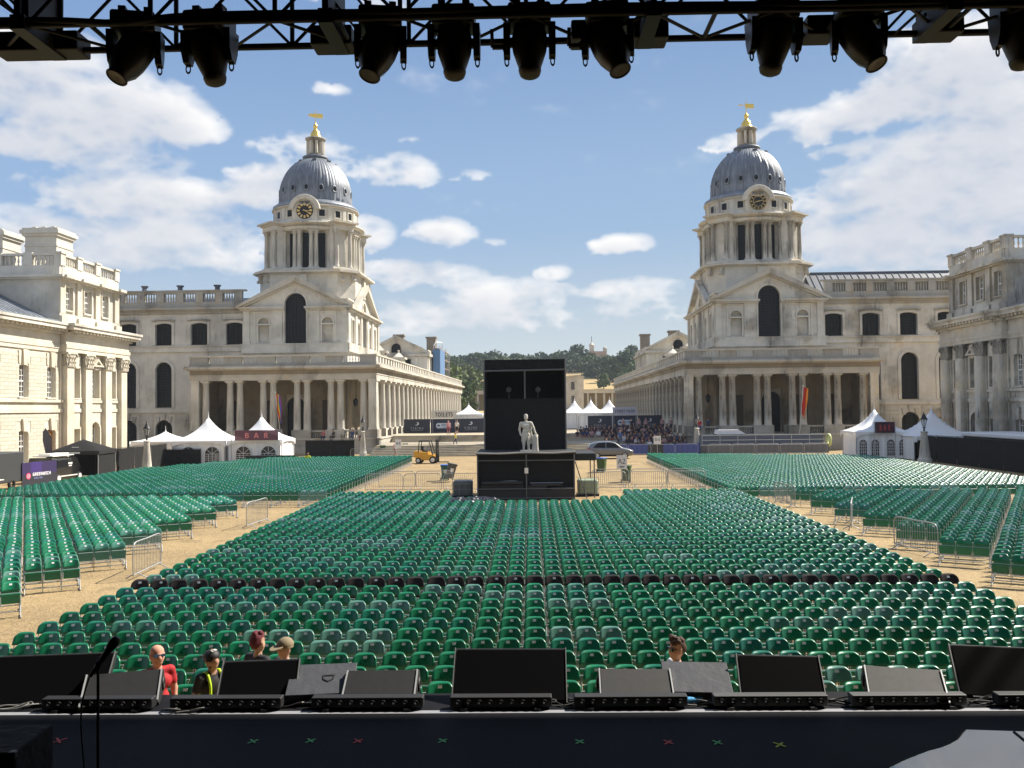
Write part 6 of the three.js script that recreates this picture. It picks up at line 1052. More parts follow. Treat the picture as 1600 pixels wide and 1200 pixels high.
// ---------------------------------------------------------------- vehicles and bins
{ // forklift
  const t = thing('forklift', 'yellow forklift truck parked behind rear left seats', 'forklift', [-9.45, 0, -81], -0.12);
  const Y = std({ color: C(0.72, 0.36, 0.03), roughness: 0.4 });
  part(t, 'body', [rbox(1.7, 0.55, 1.05, 0.1, -0.25, 0.3, 0), rbox(0.62, 0.6, 1.0, 0.12, -0.95, 0.55, 0), rbox(0.9, 0.25, 1.0, 0.06, -0.3, 0.8, 0)], Y);
  part(t, 'seat', [rbox(0.45, 0.14, 0.5, 0.05, -0.25, 1.05, 0), rbox(0.14, 0.5, 0.5, 0.05, -0.5, 1.1, 0)], M.black);
  part(t, 'overhead_guard', [...[-0.46, 0.46].flatMap((z) => [bar([-0.8, 0.95, z], [-0.72, 2.05, z], 0.045), bar([0.55, 0.8, z], [0.2, 2.05, z], 0.045), bar([-0.74, 2.05, z], [0.22, 2.05, z], 0.05)]), ...[...Array(6)].map((_, i) => bar([-0.72 + i * 0.18, 2.06, -0.46], [-0.72 + i * 0.18, 2.06, 0.46], 0.03))], M.black);
  part(t, 'mast', [...[-0.35, 0.35].map((z) => box(0.12, 2.05, 0.1, 0.85, 0.1, z)), ...[0.4, 1.2, 2.1].map((y) => box(0.1, 0.08, 0.8, 0.85, y, 0))], M.black);
  part(t, 'forks', [...[-0.25, 0.25].flatMap((z) => [box(1.0, 0.05, 0.1, 1.4, 0.1, z), box(0.06, 0.8, 0.1, 0.94, 0.1, z)])], M.darkMetal);
  part(t, 'steering_wheel', new THREE.TorusGeometry(0.16, 0.02, 6, 16).rotateY(1.2).translate(0.2, 1.25, 0), M.black);
  for (const [x, r] of [[-0.8, 0.28], [0.55, 0.34]]) for (const z of [-0.48, 0.48]) { const w = part(t, 'wheel', [new THREE.TorusGeometry(r - 0.09, 0.1, 8, 20).translate(x, r, z)], M.rubber); part(w, 'rim', cyl(r * 0.55, r * 0.55, 0.14, 16).rotateX(Math.PI / 2).translate(x, r, z), M.white); }
  void bw;
}
{ // grey car seen from its right side
  const t = thing('car', 'grey five-door car parked on the gravel right of the booth', 'car', [7.55, 0, -85.6], 0.03);
  const paint = new THREE.MeshPhysicalMaterial({ color: C(0.17, 0.175, 0.18), metalness: 0.45, roughness: 0.35, clearcoat: 0.8, clearcoatRoughness: 0.08 });
  // loft of cross-sections along x: [x, half width low, half width at waist, waist y, roof half width, roof y, bottom y]
  const S = [[-2.15, 0.55, 0.66, 0.85, 0.5, 0.95, 0.45], [-2.1, 0.78, 0.82, 0.95, 0.62, 1.12, 0.32], [-1.9, 0.86, 0.88, 1.0, 0.64, 1.42, 0.28], [-1.4, 0.88, 0.91, 1.0, 0.66, 1.6, 0.27], [-0.6, 0.88, 0.92, 0.99, 0.68, 1.67, 0.27], [0.1, 0.88, 0.92, 0.98, 0.68, 1.65, 0.27], [0.6, 0.88, 0.92, 0.97, 0.64, 1.52, 0.27], [1.05, 0.88, 0.91, 0.97, 0.66, 1.18, 0.27], [1.25, 0.88, 0.91, 0.96, 0.72, 1.05, 0.27], [1.8, 0.86, 0.88, 0.86, 0.68, 0.95, 0.28], [2.1, 0.76, 0.78, 0.72, 0.58, 0.8, 0.34], [2.2, 0.55, 0.6, 0.6, 0.45, 0.66, 0.42]];
  const ring = ([x, a, b, wy, c, ry, by]) => [[a * 0.9, by], [a, by + 0.12], [b, (by + wy) / 2], [b * 0.99, wy - 0.06], [b * 0.96, wy], [c + (b - c) * 0.35, wy + (ry - wy) * 0.6], [c, ry - 0.06], [c * 0.8, ry], [0, ry + 0.02]].flatMap(([z, y], i, arr) => [[x, y, z]]).concat([[c * 0.8, ry], [c, ry - 0.06], [c + (b - c) * 0.35, wy + (ry - wy) * 0.6], [b * 0.96, wy], [b * 0.99, wy - 0.06], [b, (by + wy) / 2], [a, by + 0.12], [a * 0.9, by]].map(([z, y]) => [x, y, -z]));
  const rings = S.map(ring), pos = [], idx = [], n = rings[0].length;
  rings.forEach((r) => r.forEach((p) => pos.push(...p)));
  for (let i = 0; i < rings.length - 1; i++) for (let j = 0; j < n; j++) { const a = i * n + j, b = i * n + (j + 1) % n; idx.push(a, b, a + n, b, b + n, a + n); }
  for (let j = 1; j < n - 1; j++) { idx.push(0, j + 1, j); const o = (rings.length - 1) * n; idx.push(o, o + j, o + j + 1); }
  const g = new THREE.BufferGeometry(); g.setAttribute('position', new THREE.Float32BufferAttribute(pos, 3)); g.setIndex(idx); g.computeVertexNormals();
  part(t, 'body', g, paint);
  for (const sd of [-1, 1]) { const zz = (y) => sd * (0.905 - (y - 1.0) * 0.30); const win = (pts) => { const q = new THREE.BufferGeometry(); const v = []; for (let i = 1; i < pts.length - 1; i++) for (const k of [0, i, i + 1]) v.push(pts[k][0], pts[k][1], zz(pts[k][1])); q.setAttribute('position', new THREE.Float32BufferAttribute(v, 3)); q.computeVertexNormals(); return q; };
    part(t, 'side_window', win([[-0.42, 1.06], [0.92, 1.06], [0.5, 1.46], [0.1, 1.55], [-0.42, 1.57]]), M.glass); part(t, 'side_window', win([[-1.7, 1.1], [-0.5, 1.06], [-0.5, 1.57], [-1.2, 1.54]]), M.glass); part(t, 'door_handle', [box(0.16, 0.03, 0.03, -0.1, 0.9, sd * 0.925), box(0.16, 0.03, 0.03, -1.0, 0.92, sd * 0.925)], M.steel); part(t, 'mirror', rbox(0.14, 0.12, 0.2, 0.04, 0.85, 1.05, sd * 1.0), paint); part(t, 'headlight', rbox(0.3, 0.14, 0.12, 0.05, 2.0, 0.68, sd * 0.66), M.white); part(t, 'tail_light', rbox(0.14, 0.2, 0.2, 0.04, -2.06, 0.9, sd * 0.7), std({ color: C(0.35, 0.02, 0.02), roughness: 0.25 })); part(t, 'sill', box(2.4, 0.16, 0.06, -0.05, 0.24, sd * 0.885), M.rubber); }
  part(t, 'windscreen', new THREE.PlaneGeometry(0.66, 1.22).rotateX(-Math.PI / 2).rotateZ(-0.72).translate(0.86, 1.36, 0), M.glass);
  for (const x of [-1.32, 1.32]) for (const z of [-0.82, 0.82]) { const w = part(t, 'wheel', [new THREE.TorusGeometry(0.24, 0.1, 8, 24).translate(x, 0.34, z), cyl(0.36, 0.36, 0.05, 24).rotateX(Math.PI / 2).translate(x, 0.36, z * 0.98)], M.rubber); part(w, 'rim', [cyl(0.2, 0.2, 0.16, 18).rotateX(Math.PI / 2).translate(x, 0.34, z * 1.03)], M.steel); }
}
function bin(x, Z, body, lid, turn, label, tilt = 0) {
  const t = thing('wheelie_bin', label, 'bin', [x, 0, -Z], turn, 'wheeled bins');
  const g = new THREE.CylinderGeometry(0.42, 0.33, 0.95, 4).rotateY(Math.PI / 4).scale(0.95, 1, 1.1).translate(0, 0.56, 0);
  const tl = (q) => (tilt ? q.rotateZ(tilt).translate(0, 0.18, 0) : q);
  part(t, 'body', tl(merge([g, rbox(0.62, 0.08, 0.74, 0.03, 0, 0.97, 0)])), std({ color: C(...body), roughness: 0.55 }));
  part(t, 'lid', tl(merge([rbox(0.64, 0.07, 0.76, 0.03, 0, 1.04, 0.01), bar([-0.25, 1.07, -0.42], [0.25, 1.07, -0.42], 0.025)])), std({ color: C(...lid), roughness: 0.5 }));
  for (const s of [-1, 1]) part(t, 'wheel', tl(cyl(0.11, 0.11, 0.06, 14).rotateZ(Math.PI / 2).translate(s * 0.27, 0.11, -0.34)), M.rubber);
  part(t, 'notice', tl(box(0.22, 0.24, 0.005, 0, 0.55, 0.425)), M.white);
}
bin(5.35, 67.8, [0.05, 0.10, 0.03], [0.03, 0.10, 0.38], 2.6, 'green wheeled bin with blue lid by the grey car');
bin(6.25, 58.8, [0.05, 0.10, 0.03], [0.04, 0.09, 0.03], 2.8, 'all-green wheeled bin behind the A2 sign');
bin(-5.6, 60.2, [0.10, 0.10, 0.095], [0.10, 0.10, 0.095], 0.2, 'grey wheeled bin leaning over, left of the booth', -0.22);
bin(-6.0, 61.4, [0.04, 0.14, 0.10], [0.03, 0.12, 0.40], 0.1, 'green bin with blue lid behind the leaning grey bin');
bin(-16.0, 95.2, [0.05, 0.09, 0.04], [0.05, 0.09, 0.04], 0.2, 'dark green bin at the foot of the left colonnade'); bin(-14.2, 99.6, [0.05, 0.08, 0.04], [0.05, 0.08, 0.04], 0.2, 'dark green bin on the step landing by the left colonnade');
for (const [x, l, c] of [[-3.9, 'left', [0.12, 0.13, 0.12]], [3.15, 'right', [0.30, 0.37, 0.25]]]) { const t = thing('water_tank', 'caged plastic ballast tank at the ' + l + ' foot of the mixing tower', 'tank', [x, 0, -50.2], 0.05, 'ballast tanks'); part(t, 'bladder', rbox(1.1, 0.8, 1.0, 0.12, 0, 0.12, 0), std({ color: C(...c), roughness: 0.45 })); part(t, 'cage', [...[0.15, 0.45, 0.75, 1.02].flatMap((y) => [bar([-0.57, y, 0.52], [0.57, y, 0.52], 0.013), bar([-0.57, y, -0.52], [-0.57, y, 0.52], 0.013), bar([0.57, y, -0.52], [0.57, y, 0.52], 0.013)]), ...[-0.57, -0.19, 0.19, 0.57].map((q) => bar([q, 0.02, 0.52], [q, 1.04, 0.52], 0.013))], M.galv); part(t, 'pallet', box(1.18, 0.12, 1.08), M.darkMetal); }
{ // black sheeting dropped over the last seats by the tower
  const t = thing('plastic_sheet', 'crumpled black plastic sheet thrown over rear seats left of the tower', 'sheet', [-2.75, 0.80, -40.6], 0.05);
  const g = new THREE.PlaneGeometry(2.6, 1.5, 60, 36).rotateX(-Math.PI / 2), p = g.attributes.position; for (let i = 0; i < p.count; i++) { const x = p.getX(i), z = p.getZ(i); p.setY(i, 0.10 + 0.10 * noise3.noise(x * 2.4, 0, z * 2.4) + 0.08 * noise3.noise(x * 6, 3, z * 6) + 0.03 * noise3.noise(x * 14, 5, z * 14) - 0.22 * Math.pow(Math.max(Math.abs(x) / 1.3, Math.abs(z) / 0.75), 4)); } g.computeVertexNormals();
  part(t, 'sheet', g, new THREE.MeshPhysicalMaterial({ color: C(0.012, 0.013, 0.016), roughness: 0.28, side: THREE.DoubleSide }));
}
{ // catering side, far left
  const gz = thing('gazebo', 'black pop-up gazebo with white print in front of the left wing', 'gazebo', [-34.4, 0, -67.4], 0.1);
  part(gz, 'canopy', (() => { const g = new THREE.PlaneGeometry(3.6, 3.6, 12, 12).rotateX(-Math.PI / 2), p = g.attributes.position; for (let i = 0; i < p.count; i++) { const q = 1 - Math.max(Math.abs(p.getX(i)), Math.abs(p.getZ(i))) / 1.8; p.setY(i, 2.1 + 0.85 * q); } g.computeVertexNormals(); return g; })(), M.cloth);
  part(gz, 'valance', [0, 1, 2, 3].map((k) => box(3.6, 0.28, 0.02, 0, 1.84, 1.8).rotateY(k * Math.PI / 2)), M.black);
  for (const a of [-1, 1]) for (const b of [-1, 1]) part(gz, 'pole', bar([a * 1.74, 0, b * 1.74], [a * 1.74, 2.1, b * 1.74], 0.03), M.galv);
  part(gz, 'wall', [box(0.03, 1.75, 3.5, 1.72, 0.05, 0), box(3.5, 1.75, 0.03, 0, 0.05, -1.72)], M.cloth);
  part(gz, 'print', [box(0.9, 0.12, 0.01, 0, 1.93, 1.82), box(0.5, 0.05, 0.01, -0.1, 2.35, 1.32).rotateX(-0.01)], M.white);
  const van = thing('catering_van', 'black catering van with open hatch beside the gazebo', 'van', [-34.5, 0, -63.9], 1.5);
  const vb = new THREE.MeshPhysicalMaterial({ color: C(0.012, 0.012, 0.013), roughness: 0.3, clearcoat: 0.6 });
  part(van, 'body', [mapGeo(prism([[-2.1, 0.32], [2.1, 0.32], [2.15, 0.8], [1.5, 0.98], [1.05, 1.65], [0.8, 1.78], [-2.0, 1.82], [-2.1, 1.6]], 1.7), (a, y, c) => [a, y, c - 0.85])], vb);
  part(van, 'roof_rack', [box(2.6, 0.06, 1.5, -0.5, 1.9, 0), box(2.2, 0.12, 0.9, -0.5, 1.96, 0)], M.white);
  part(van, 'hatch_window', box(1.3, 0.5, 0.02, -0.8, 1.1, 0.86), M.glass); part(van, 'sill_trim', box(2.6, 0.07, 0.03, -0.1, 0.42, 0.865), M.white); part(van, 'lettering', [box(0.5, 0.12, 0.012, 0.15, 1.28, 0.862), box(0.36, 0.09, 0.012, 0.15, 1.12, 0.862)], M.white);
  for (const x of [-1.3, 1.3]) for (const z of [-0.75, 0.75]) { const w = part(van, 'wheel', new THREE.TorusGeometry(0.23, 0.1, 8, 20).translate(x, 0.33, z * 1.08), M.rubber); part(w, 'rim', cyl(0.2, 0.2, 0.1, 16).rotateX(Math.PI / 2).translate(x, 0.33, z * 1.12), M.white); }
  const bn = panel('sponsor_banner', 'dark purple banner lettered GREENWICH at the left edge of seating', 'banner', 3.4, 1.65, [-33.75, 0.03, -60.2], 1.42, printed(512, 248, (x, w, h) => { x.fillStyle = '#2a2a33'; x.fillRect(0, 0, w, h); x.fillStyle = '#2f2350'; x.fillRect(0, 0, w, h * 0.5); x.fillStyle = '#3c2a6e'; x.fillRect(w * 0.25, 0, w * 0.3, h * 0.42); x.fillStyle = '#e0476a'; x.beginPath(); x.arc(w * 0.18, h * 0.56, h * 0.13, 0, 7); x.fill(); x.strokeStyle = '#f4d5dd'; x.lineWidth = 6; x.beginPath(); x.arc(w * 0.18, h * 0.56, h * 0.06, 0, 7); x.stroke(); x.fillStyle = '#e8e8ee'; x.font = 'bold 46px sans-serif'; x.fillText('GREENWICH', w * 0.29, h * 0.57); x.fillStyle = '#8fa0e0'; x.font = '22px sans-serif'; x.fillText('MUSIC TIME', w * 0.34, h * 0.70); })); void bn;
  const tr = thing('catering_trailer', 'dark grey catering trailer with red emblem at the left frame edge', 'trailer', [-35.2, 0, -56.8], 1.5);
  part(tr, 'body', rbox(4.2, 2.0, 2.0, 0.08, 0, 0.45, 0), std({ color: C(0.04, 0.042, 0.045), roughness: 0.6 })); part(tr, 'roof_sign', [rbox(1.2, 0.6, 0.2, 0.05, -0.6, 2.5, 0.7)], M.black); part(tr, 'counter', [box(1.4, 0.05, 0.5, -1.4, 0.75, 1.3), bar([-1.9, 0.02, 1.45], [-1.0, 0.75, 1.45], 0.02), bar([-0.9, 0.02, 1.45], [-1.8, 0.75, 1.45], 0.02)], M.white);
  part(tr, 'emblem', [cyl(0.32, 0.32, 0.02, 24).rotateX(Math.PI / 2).translate(-1.55, 1.6, 1.01), new THREE.ConeGeometry(0.2, 0.5, 12).translate(-1.55, 1.95, 1.005)], std({ color: C(0.6, 0.03, 0.03), roughness: 0.5 })); part(tr, 'trim', [box(1.0, 0.12, 0.02, -1.5, 2.28, 1.01), box(0.9, 0.06, 0.02, -1.5, 1.1, 1.01)], M.white);
  for (const x of [-0.9, 0.9]) part(tr, 'wheel', new THREE.TorusGeometry(0.25, 0.1, 8, 18).translate(x, 0.35, 0.95), M.rubber);
  const ff = thing('feather_flag', 'grey feather flag leaning beside the orange door', 'flag', [-36.5, 0, -66.5], 0.4);
  part(ff, 'flagpole', tube([[0, 0, 0], [0.1, 2, 0], [0.05, 3.2, 0], [-0.35, 3.9, 0]], 0.02, 16, 5), M.darkMetal);
  part(ff, 'sail', mapGeo(prism([[0.08, 1.2], [0.09, 2], [0.04, 3.2], [-0.3, 3.85], [-0.5, 3.6], [-0.5, 2.9], [-0.3, 1.9]], 0.02), (a, b, c) => [a, b, c]), std({ color: C(0.12, 0.11, 0.12), roughness: 0.8 }));
}
// ---------------------------------------------------------------- the stage we stand on
const floorTex = tex(512, (u, v) => { const a = fbm2(u, v, 6, 5), sc = sstep(0.7, 0.8, fbm2(u, v * 0.2, 80, 2, 1)); const l = 0.8 + 0.25 * (a - 0.4) + 0.12 * sc; return [l, l, l * 1.02]; }, 2.3);
const floorM = new THREE.MeshPhysicalMaterial({ color: C(0.011, 0.012, 0.016), map: floorTex, roughness: 0.75, specularIntensity: 0.25 });
{
  const d = new THREE.Group(); d.name = 'stage_deck'; d.userData.kind = 'structure'; scene.add(d);
  part(d, 'floor', box(26, 0.2, 16.5, 0, 2.1, -0.2), floorM);
  part(d, 'front_apron', box(26, 2.1, 0.1, 0, 0, -8.38), M.cloth);
  part(d, 'edge_line', box(26, 0.003, 0.075, 0, 2.301, -7.93), std({ color: C(0.26, 0.265, 0.29), roughness: 0.6 }));
  const roof = new THREE.Group(); roof.name = 'stage_shade_roof'; roof.userData.kind = 'structure'; scene.add(roof);  // out of view; added and sized to lay shade on the deck
  part(roof, 'canopy', box(40, 0.4, 22, 2, 14, -2.48), M.cloth);
  part(roof, 'stage_shade_drape', box(0.15, 14, 16, -13.2, 0, 0), M.cloth); part(roof, 'stage_shade_drape', box(0.15, 14, 16, 13.2, 0, 0), M.cloth); part(roof, 'back_drape', box(26.5, 14, 0.15, 0, 0, 8.4), M.cloth);  // unseen drapes, added to keep the stage dark
  for (const x of [-13.6, 13.6]) part(roof, 'roof_tower', [-0.2, 0.2].flatMap((a) => [-0.2, 0.2].map((b) => bar([x + a, 0, -14 + b], [x + a, 14, -14 + b], 0.035))), M.darkMetal);
}
const tapeG = C(0.10, 0.45, 0.14), tapeR = C(0.62, 0.05, 0.05), tapeY = C(0.45, 0.50, 0.03);
[[-3.92, 7.28, tapeR, 'red', 0.14], [-2.3, 7.25, tapeG, 'green', 0.1], [-1.83, 7.26, tapeG, 'green', 0.1], [-1.44, 7.25, tapeR, 'red', 0.1], [-0.75, 7.25, tapeG, 'green', 0.1], [0.36, 7.22, tapeG, 'green', 0.1], [1.07, 7.2, tapeR, 'red', 0.1], [1.46, 7.19, tapeG, 'green', 0.1], [1.94, 7.14, tapeY, 'yellow-green', 0.12]].forEach(([x, z, c, n, s], i) => solo('tape_mark', [box(s, 0.002, 0.018, 0, 0, 0).rotateY(0.9), box(s, 0.002, 0.018, 0, 0.0022, 0).rotateY(-0.9)], std({ color: c, roughness: 0.7 }), n + ' tape cross on the stage floor, ' + ORD[i] + ' cross from left', 'tape mark', 'tape crosses on the stage', [x, 2.3015, -z]));

// video screens, wedges, light bars along the stage edge
const scrM = new THREE.MeshPhysicalMaterial({ color: C(0.005, 0.005, 0.006), roughness: 0.25 });
const bezelM = std({ color: C(0.03, 0.03, 0.032), roughness: 0.4 });
function floorScreen(x, Z, w, h, turn, label) {
  const t = thing('floor_screen', label, 'screen', [x, 2.302, -Z], turn, 'black floor screens'), a = -0.78, up = (g) => g.rotateX(a).translate(0, 0.02, 0);
  part(t, 'housing', up(merge([rbox(w, h, 0.07, 0.012, 0, 0, -0.045)])), bezelM);
  part(t, 'display', up(merge(box(w - 0.05, h - 0.05, 0.01, 0, 0.025, -0.006))), scrM);
  for (const s of [-1, 1]) part(t, 'trim', up(merge(box(0.008, h, 0.012, s * (w / 2 - 0.004), 0, -0.004))), M.steel);
  part(t, 'stand', [bar([-w * 0.3, 0.0, -0.34], [-w * 0.3, h * 0.5, -0.32], 0.02), bar([w * 0.3, 0.0, -0.34], [w * 0.3, h * 0.5, -0.32], 0.02), box(w * 0.8, 0.03, 0.4, 0, 0, -0.18)], M.black);
}
const grilleTex = tex(256, (u, v) => { const p = ((Math.floor(u * 128) + Math.floor(v * 128)) % 2 ? 0.75 : 1) * (0.85 + 0.3 * (fbm2(u, v, 8, 4) - 0.3)); return [p, p, p]; }, 0.4);
const grilleM = std({ color: C(0.014, 0.014, 0.015), map: grilleTex, roughness: 0.65, metalness: 0.2 }), boxM = std({ color: C(0.012, 0.012, 0.013), roughness: 0.7, bumpMap: fineBump, bumpScale: 0.01 });
const grilleM2 = std({ color: C(0.024, 0.023, 0.022), map: grilleTex, roughness: 0.65 }), grilleM3 = std({ color: C(0.048, 0.046, 0.043), map: grilleTex, roughness: 0.65 });  // same grille made paler to the right; sunlight put into the colour
function wedge(x, Z, turn, label, w = 0.68, gm = grilleM) {
  const t = thing('monitor_wedge', label, 'loudspeaker', [x, 2.302, -Z], turn, 'stage monitor wedges'); t.scale.y = 0.72;
  const prof = [[0.06, 0], [-0.38, 0], [-0.46, 0.12], [-0.36, 0.29], [-0.30, 0.31], [0.10, 0.05]];
  part(t, 'cabinet', mapGeo(prism(prof, w), (a, b, c) => [c - w / 2, b, a]), boxM);
  const ang = Math.atan2(0.26, 0.40), L = 0.455;
  part(t, 'grille', merge(box(w - 0.05, 0.016, L)).rotateX(ang).translate(0, 0.186, -0.1), gm);
  for (const s of [-1, 1]) { part(t, 'grille_trim', merge(box(0.012, 0.03, L)).rotateX(ang).translate(s * (w / 2 - 0.012), 0.188, -0.098), M.galv); part(t, 'handle', [new THREE.TorusGeometry(0.055, 0.016, 8, 18).rotateY(Math.PI / 2).scale(1, 1.3, 1).translate(s * (w / 2 + 0.004), 0.15, -0.24)], M.black); }
}
const lensGlintM = new THREE.MeshPhysicalMaterial({ color: C(0.75, 0.75, 0.75), metalness: 0.2, roughness: 0.15 });  // pale lens dots; their glint is put into the colour
function lightBar(x, Z, n, label, mat = M.black) {
  const t = thing('light_bar', label, 'light bar', [x, 2.302, -Z], 0, 'LED bars along the stage edge'), w = n * 0.097 + 0.04;
  part(t, 'housing', [rbox(w, 0.095, 0.11, 0.012, 0, 0.02, 0), box(0.06, 0.03, 0.2, -w * 0.36, -0.002, 0), box(0.06, 0.03, 0.2, w * 0.36, -0.002, 0)], mat);
  for (let i = 0; i < n; i++) { const q = part(t, 'lens', [cyl(0.026, 0.026, 0.012, 14).rotateX(Math.PI / 2).translate(-w / 2 + 0.07 + i * 0.097, 0.068, 0.058)], M.black); part(q, 'lens_glint', new THREE.SphereGeometry(0.017, 10, 8).scale(1, 1, 0.6).translate(-w / 2 + 0.066 + i * 0.097, 0.07, 0.062), lensGlintM); }
}
floorScreen(-4.55, 8.12, 1.1, 0.52, 0.12, 'large black floor screen at the left edge beside the microphone');
floorScreen(-2.56, 8.14, 0.72, 0.44, 0.1, 'black floor screen behind which the person with khaki cap stands');
floorScreen(-0.23, 8.12, 1.06, 0.55, -0.02, 'widest black floor screen at the middle of the stage edge');
floorScreen(2.26, 8.14, 0.76, 0.46, -0.1, 'black floor screen beside the right slate box');
floorScreen(4.42, 8.12, 1.1, 0.54, -0.2, 'large black floor screen reflecting sky at the right frame edge');
wedge(-3.8, 8.12, 0.3, 'black monitor wedge turned sideways showing its handle, at left'); wedge(-1.42, 8.12, 0.03, 'black monitor wedge left of the widest screen'); wedge(0.93, 8.12, -0.04, 'black monitor wedge right of the widest screen', 0.68, grilleM2); wedge(3.36, 8.12, -0.25, 'sunlit-grey fronted monitor wedge before the right edge screen', 0.68, grilleM3);
const litGreyBar = std({ color: C(0.07, 0.07, 0.068), roughness: 0.5 });  // right-hand black bars; the sun on them put into a grey
[[-3.95, 8.03, 10, M.black], [-2.78, 8.03, 10, M.black], [-1.5, 8.03, 10, M.black], [-0.3, 8.03, 9, M.black], [0.86, 8.03, 10, M.black], [2.1, 8.03, 10, litGreyBar], [3.32, 8.03, 10, litGreyBar], [4.5, 8.03, 8, M.black]].forEach(([x, z, n, m], i) => lightBar(x, z, n, (m === litGreyBar ? 'grey' : 'black') + ' LED bar with a row of small lenses, ' + ORD[i] + ' from left', m));
const slateM = std({ color: C(0.045, 0.048, 0.058), roughness: 0.75, bumpMap: fineBump, bumpScale: 0.008 });
for (const [x, z, tn, l, logo] of [[-1.98, 8.24, 0.12, 'slate-topped flat box with a small shield mark left of middle', true], [1.5, 8.24, -0.08, 'plain slate-topped flat box right of middle', false]]) {
  const t = thing('speaker_lid', l, 'case', [x, 2.302, -z], tn, 'slate boxes');
  part(t, 'case', mapGeo(prism([[0.1, 0], [-0.34, 0], [-0.34, 0.22], [0.1, 0.08]], 0.6), (a, b, c) => [c - 0.3, b, a]), M.black);
  part(t, 'lid', merge(rbox(0.62, 0.02, 0.48, 0.008)).rotateX(0.31).translate(0, 0.155, -0.12), slateM);
  if (logo) part(t, 'shield_mark', merge(prism([[-0.06, 0.05], [0.06, 0.05], [0.05, -0.02], [0, -0.06], [-0.05, -0.02]], 0.003, [new THREE.Path([[-0.045, 0.035], [0.045, 0.035], [0.036, -0.015], [0, -0.042], [-0.036, -0.015]].map((p) => new THREE.Vector2(...p)))])).rotateX(-Math.PI / 2 + 0.31).translate(0.06, 0.178, -0.11), M.black);
}
for (const [x, z, n] of [[-3.1, 7.98, 0], [-2.2, 8.12, 1], [0.36, 8.1, 2], [1.52, 8.1, 3], [2.75, 8.12, 4], [4.0, 8.1, 5], [-4.75, 8.05, 6]]) {
  const pts = []; for (let i = 0; i < 16; i++) pts.push([Math.sin(i * 1.1 + n) * (0.22 - i * 0.006) + (i - 8) * 0.012, 0.012 + 0.016 * ((i * 7 + n) % 3), Math.cos(i * 1.3 + n * 2) * 0.07]);
  solo('cable', tube(pts, 0.007, 90, 5), n % 3 ? M.black : std({ color: C(0.16, 0.16, 0.155), roughness: 0.6 }), (n % 3 ? 'black' : 'grey') + ' coiled cable on the stage edge, ' + ORD[[1, 2, 3, 4, 5, 6, 0][n]] + ' from left', 'cable', 'cables on the stage edge', [x, 2.303, -z]);
}
for (const [x, z, c, l] of [[-1.98, 8.14, [0.45, 0.55, 0.62], 'clear water bottle lying among cables left of middle'], [1.42, 8.12, [0.12, 0.42, 0.75], 'small blue bottle among cables right of middle']]) { const t = thing('bottle', l, 'bottle', [x, 2.335, -z], 0.3); part(t, 'body', lathe([[0, -0.1], [0.03, -0.1], [0.032, 0.04], [0.013, 0.09], [0.013, 0.11], [0, 0.11]], 12).rotateZ(Math.PI / 2), std({ color: C(...c), roughness: 0.25 })); part(t, 'cap', cyl(0.015, 0.015, 0.025, 10).rotateZ(Math.PI / 2).translate(-0.12, 0, 0), M.white); }
{ // microphone on its stand
  const t = thing('microphone_stand', 'black microphone on a straight stand at the left of the stage', 'microphone', [-2.22, 2.3, -4.5], 0);
  part(t, 'base', lathe([[0, 0], [0.13, 0], [0.13, 0.02], [0.03, 0.04], [0, 0.04]], 24), M.black);
  part(t, 'pole', [bar([0, 0.03, 0], [0, 0.8, 0], 0.0105, 8), bar([0, 0.8, 0], [0, 1.41, 0], 0.0075, 8), cyl(0.016, 0.016, 0.07, 10, 0, 0.78, 0)], M.black);
  part(t, 'clip', [bar([0, 1.40, 0], [0.01, 1.44, 0.01], 0.014, 8)], M.black);
  part(t, 'microphone', [lathe([[0.009, -0.09], [0.012, -0.02], [0.016, 0.06], [0.02, 0.08], [0.025, 0.10], [0.026, 0.125], [0.018, 0.148], [0, 0.152]], 14).rotateZ(-0.62).translate(0.012, 1.43, 0)], M.black);
  part(t, 'cable', tube([[-0.04, 1.37, 0], [-0.08, 1.2, 0.01], [-0.06, 0.9, 0.02], [-0.02, 0.6, 0.03], [0.02, 0.4, 0.01], [0.03, 0.1, 0.05], [0.2, 0.01, 0.2]], 0.0045, 40, 5), M.black);
}
{ // grand piano, lid closed
  const t = thing('grand_piano', 'glossy black grand piano lid mirroring the sky at lower right', 'piano', [2.9, 2.3, -3.7], 0);
  const o = new THREE.Shape(); o.moveTo(-1.55, 0.95); o.lineTo(-1.55, 0.05); o.bezierCurveTo(-1.5, -0.35, -1.2, -0.55, -0.98, -0.70); o.bezierCurveTo(-0.76, -0.80, -0.72, -0.93, -0.66, -0.98); o.lineTo(1.2, -0.78); o.lineTo(1.2, 0.95); o.closePath();
  const ex = (d, y) => new THREE.ExtrudeGeometry(o, { depth: d, bevelEnabled: true, bevelSize: 0.008, bevelThickness: 0.008, bevelSegments: 2, curveSegments: 24 }).rotateX(Math.PI / 2).translate(0, y, 0);
  part(t, 'case', ex(0.26, 0.955), M.blackGloss);
  part(t, 'lid', ex(0.022, 0.998), M.blackGloss);
  part(t, 'hinge', beam([-0.44, 1.007, -0.95], [-0.62, 1.007, 0.9], 0.006, 0.012), M.black);
  for (const [x, z] of [[-1.2, 0.6], [0.9, 0.6], [0.2, -0.6]]) part(t, 'leg', lathe([[0.04, 0.0], [0.05, 0.1], [0.04, 0.2], [0.08, 0.68], [0, 0.69]], 12, x, 0, z), M.blackGloss);
}
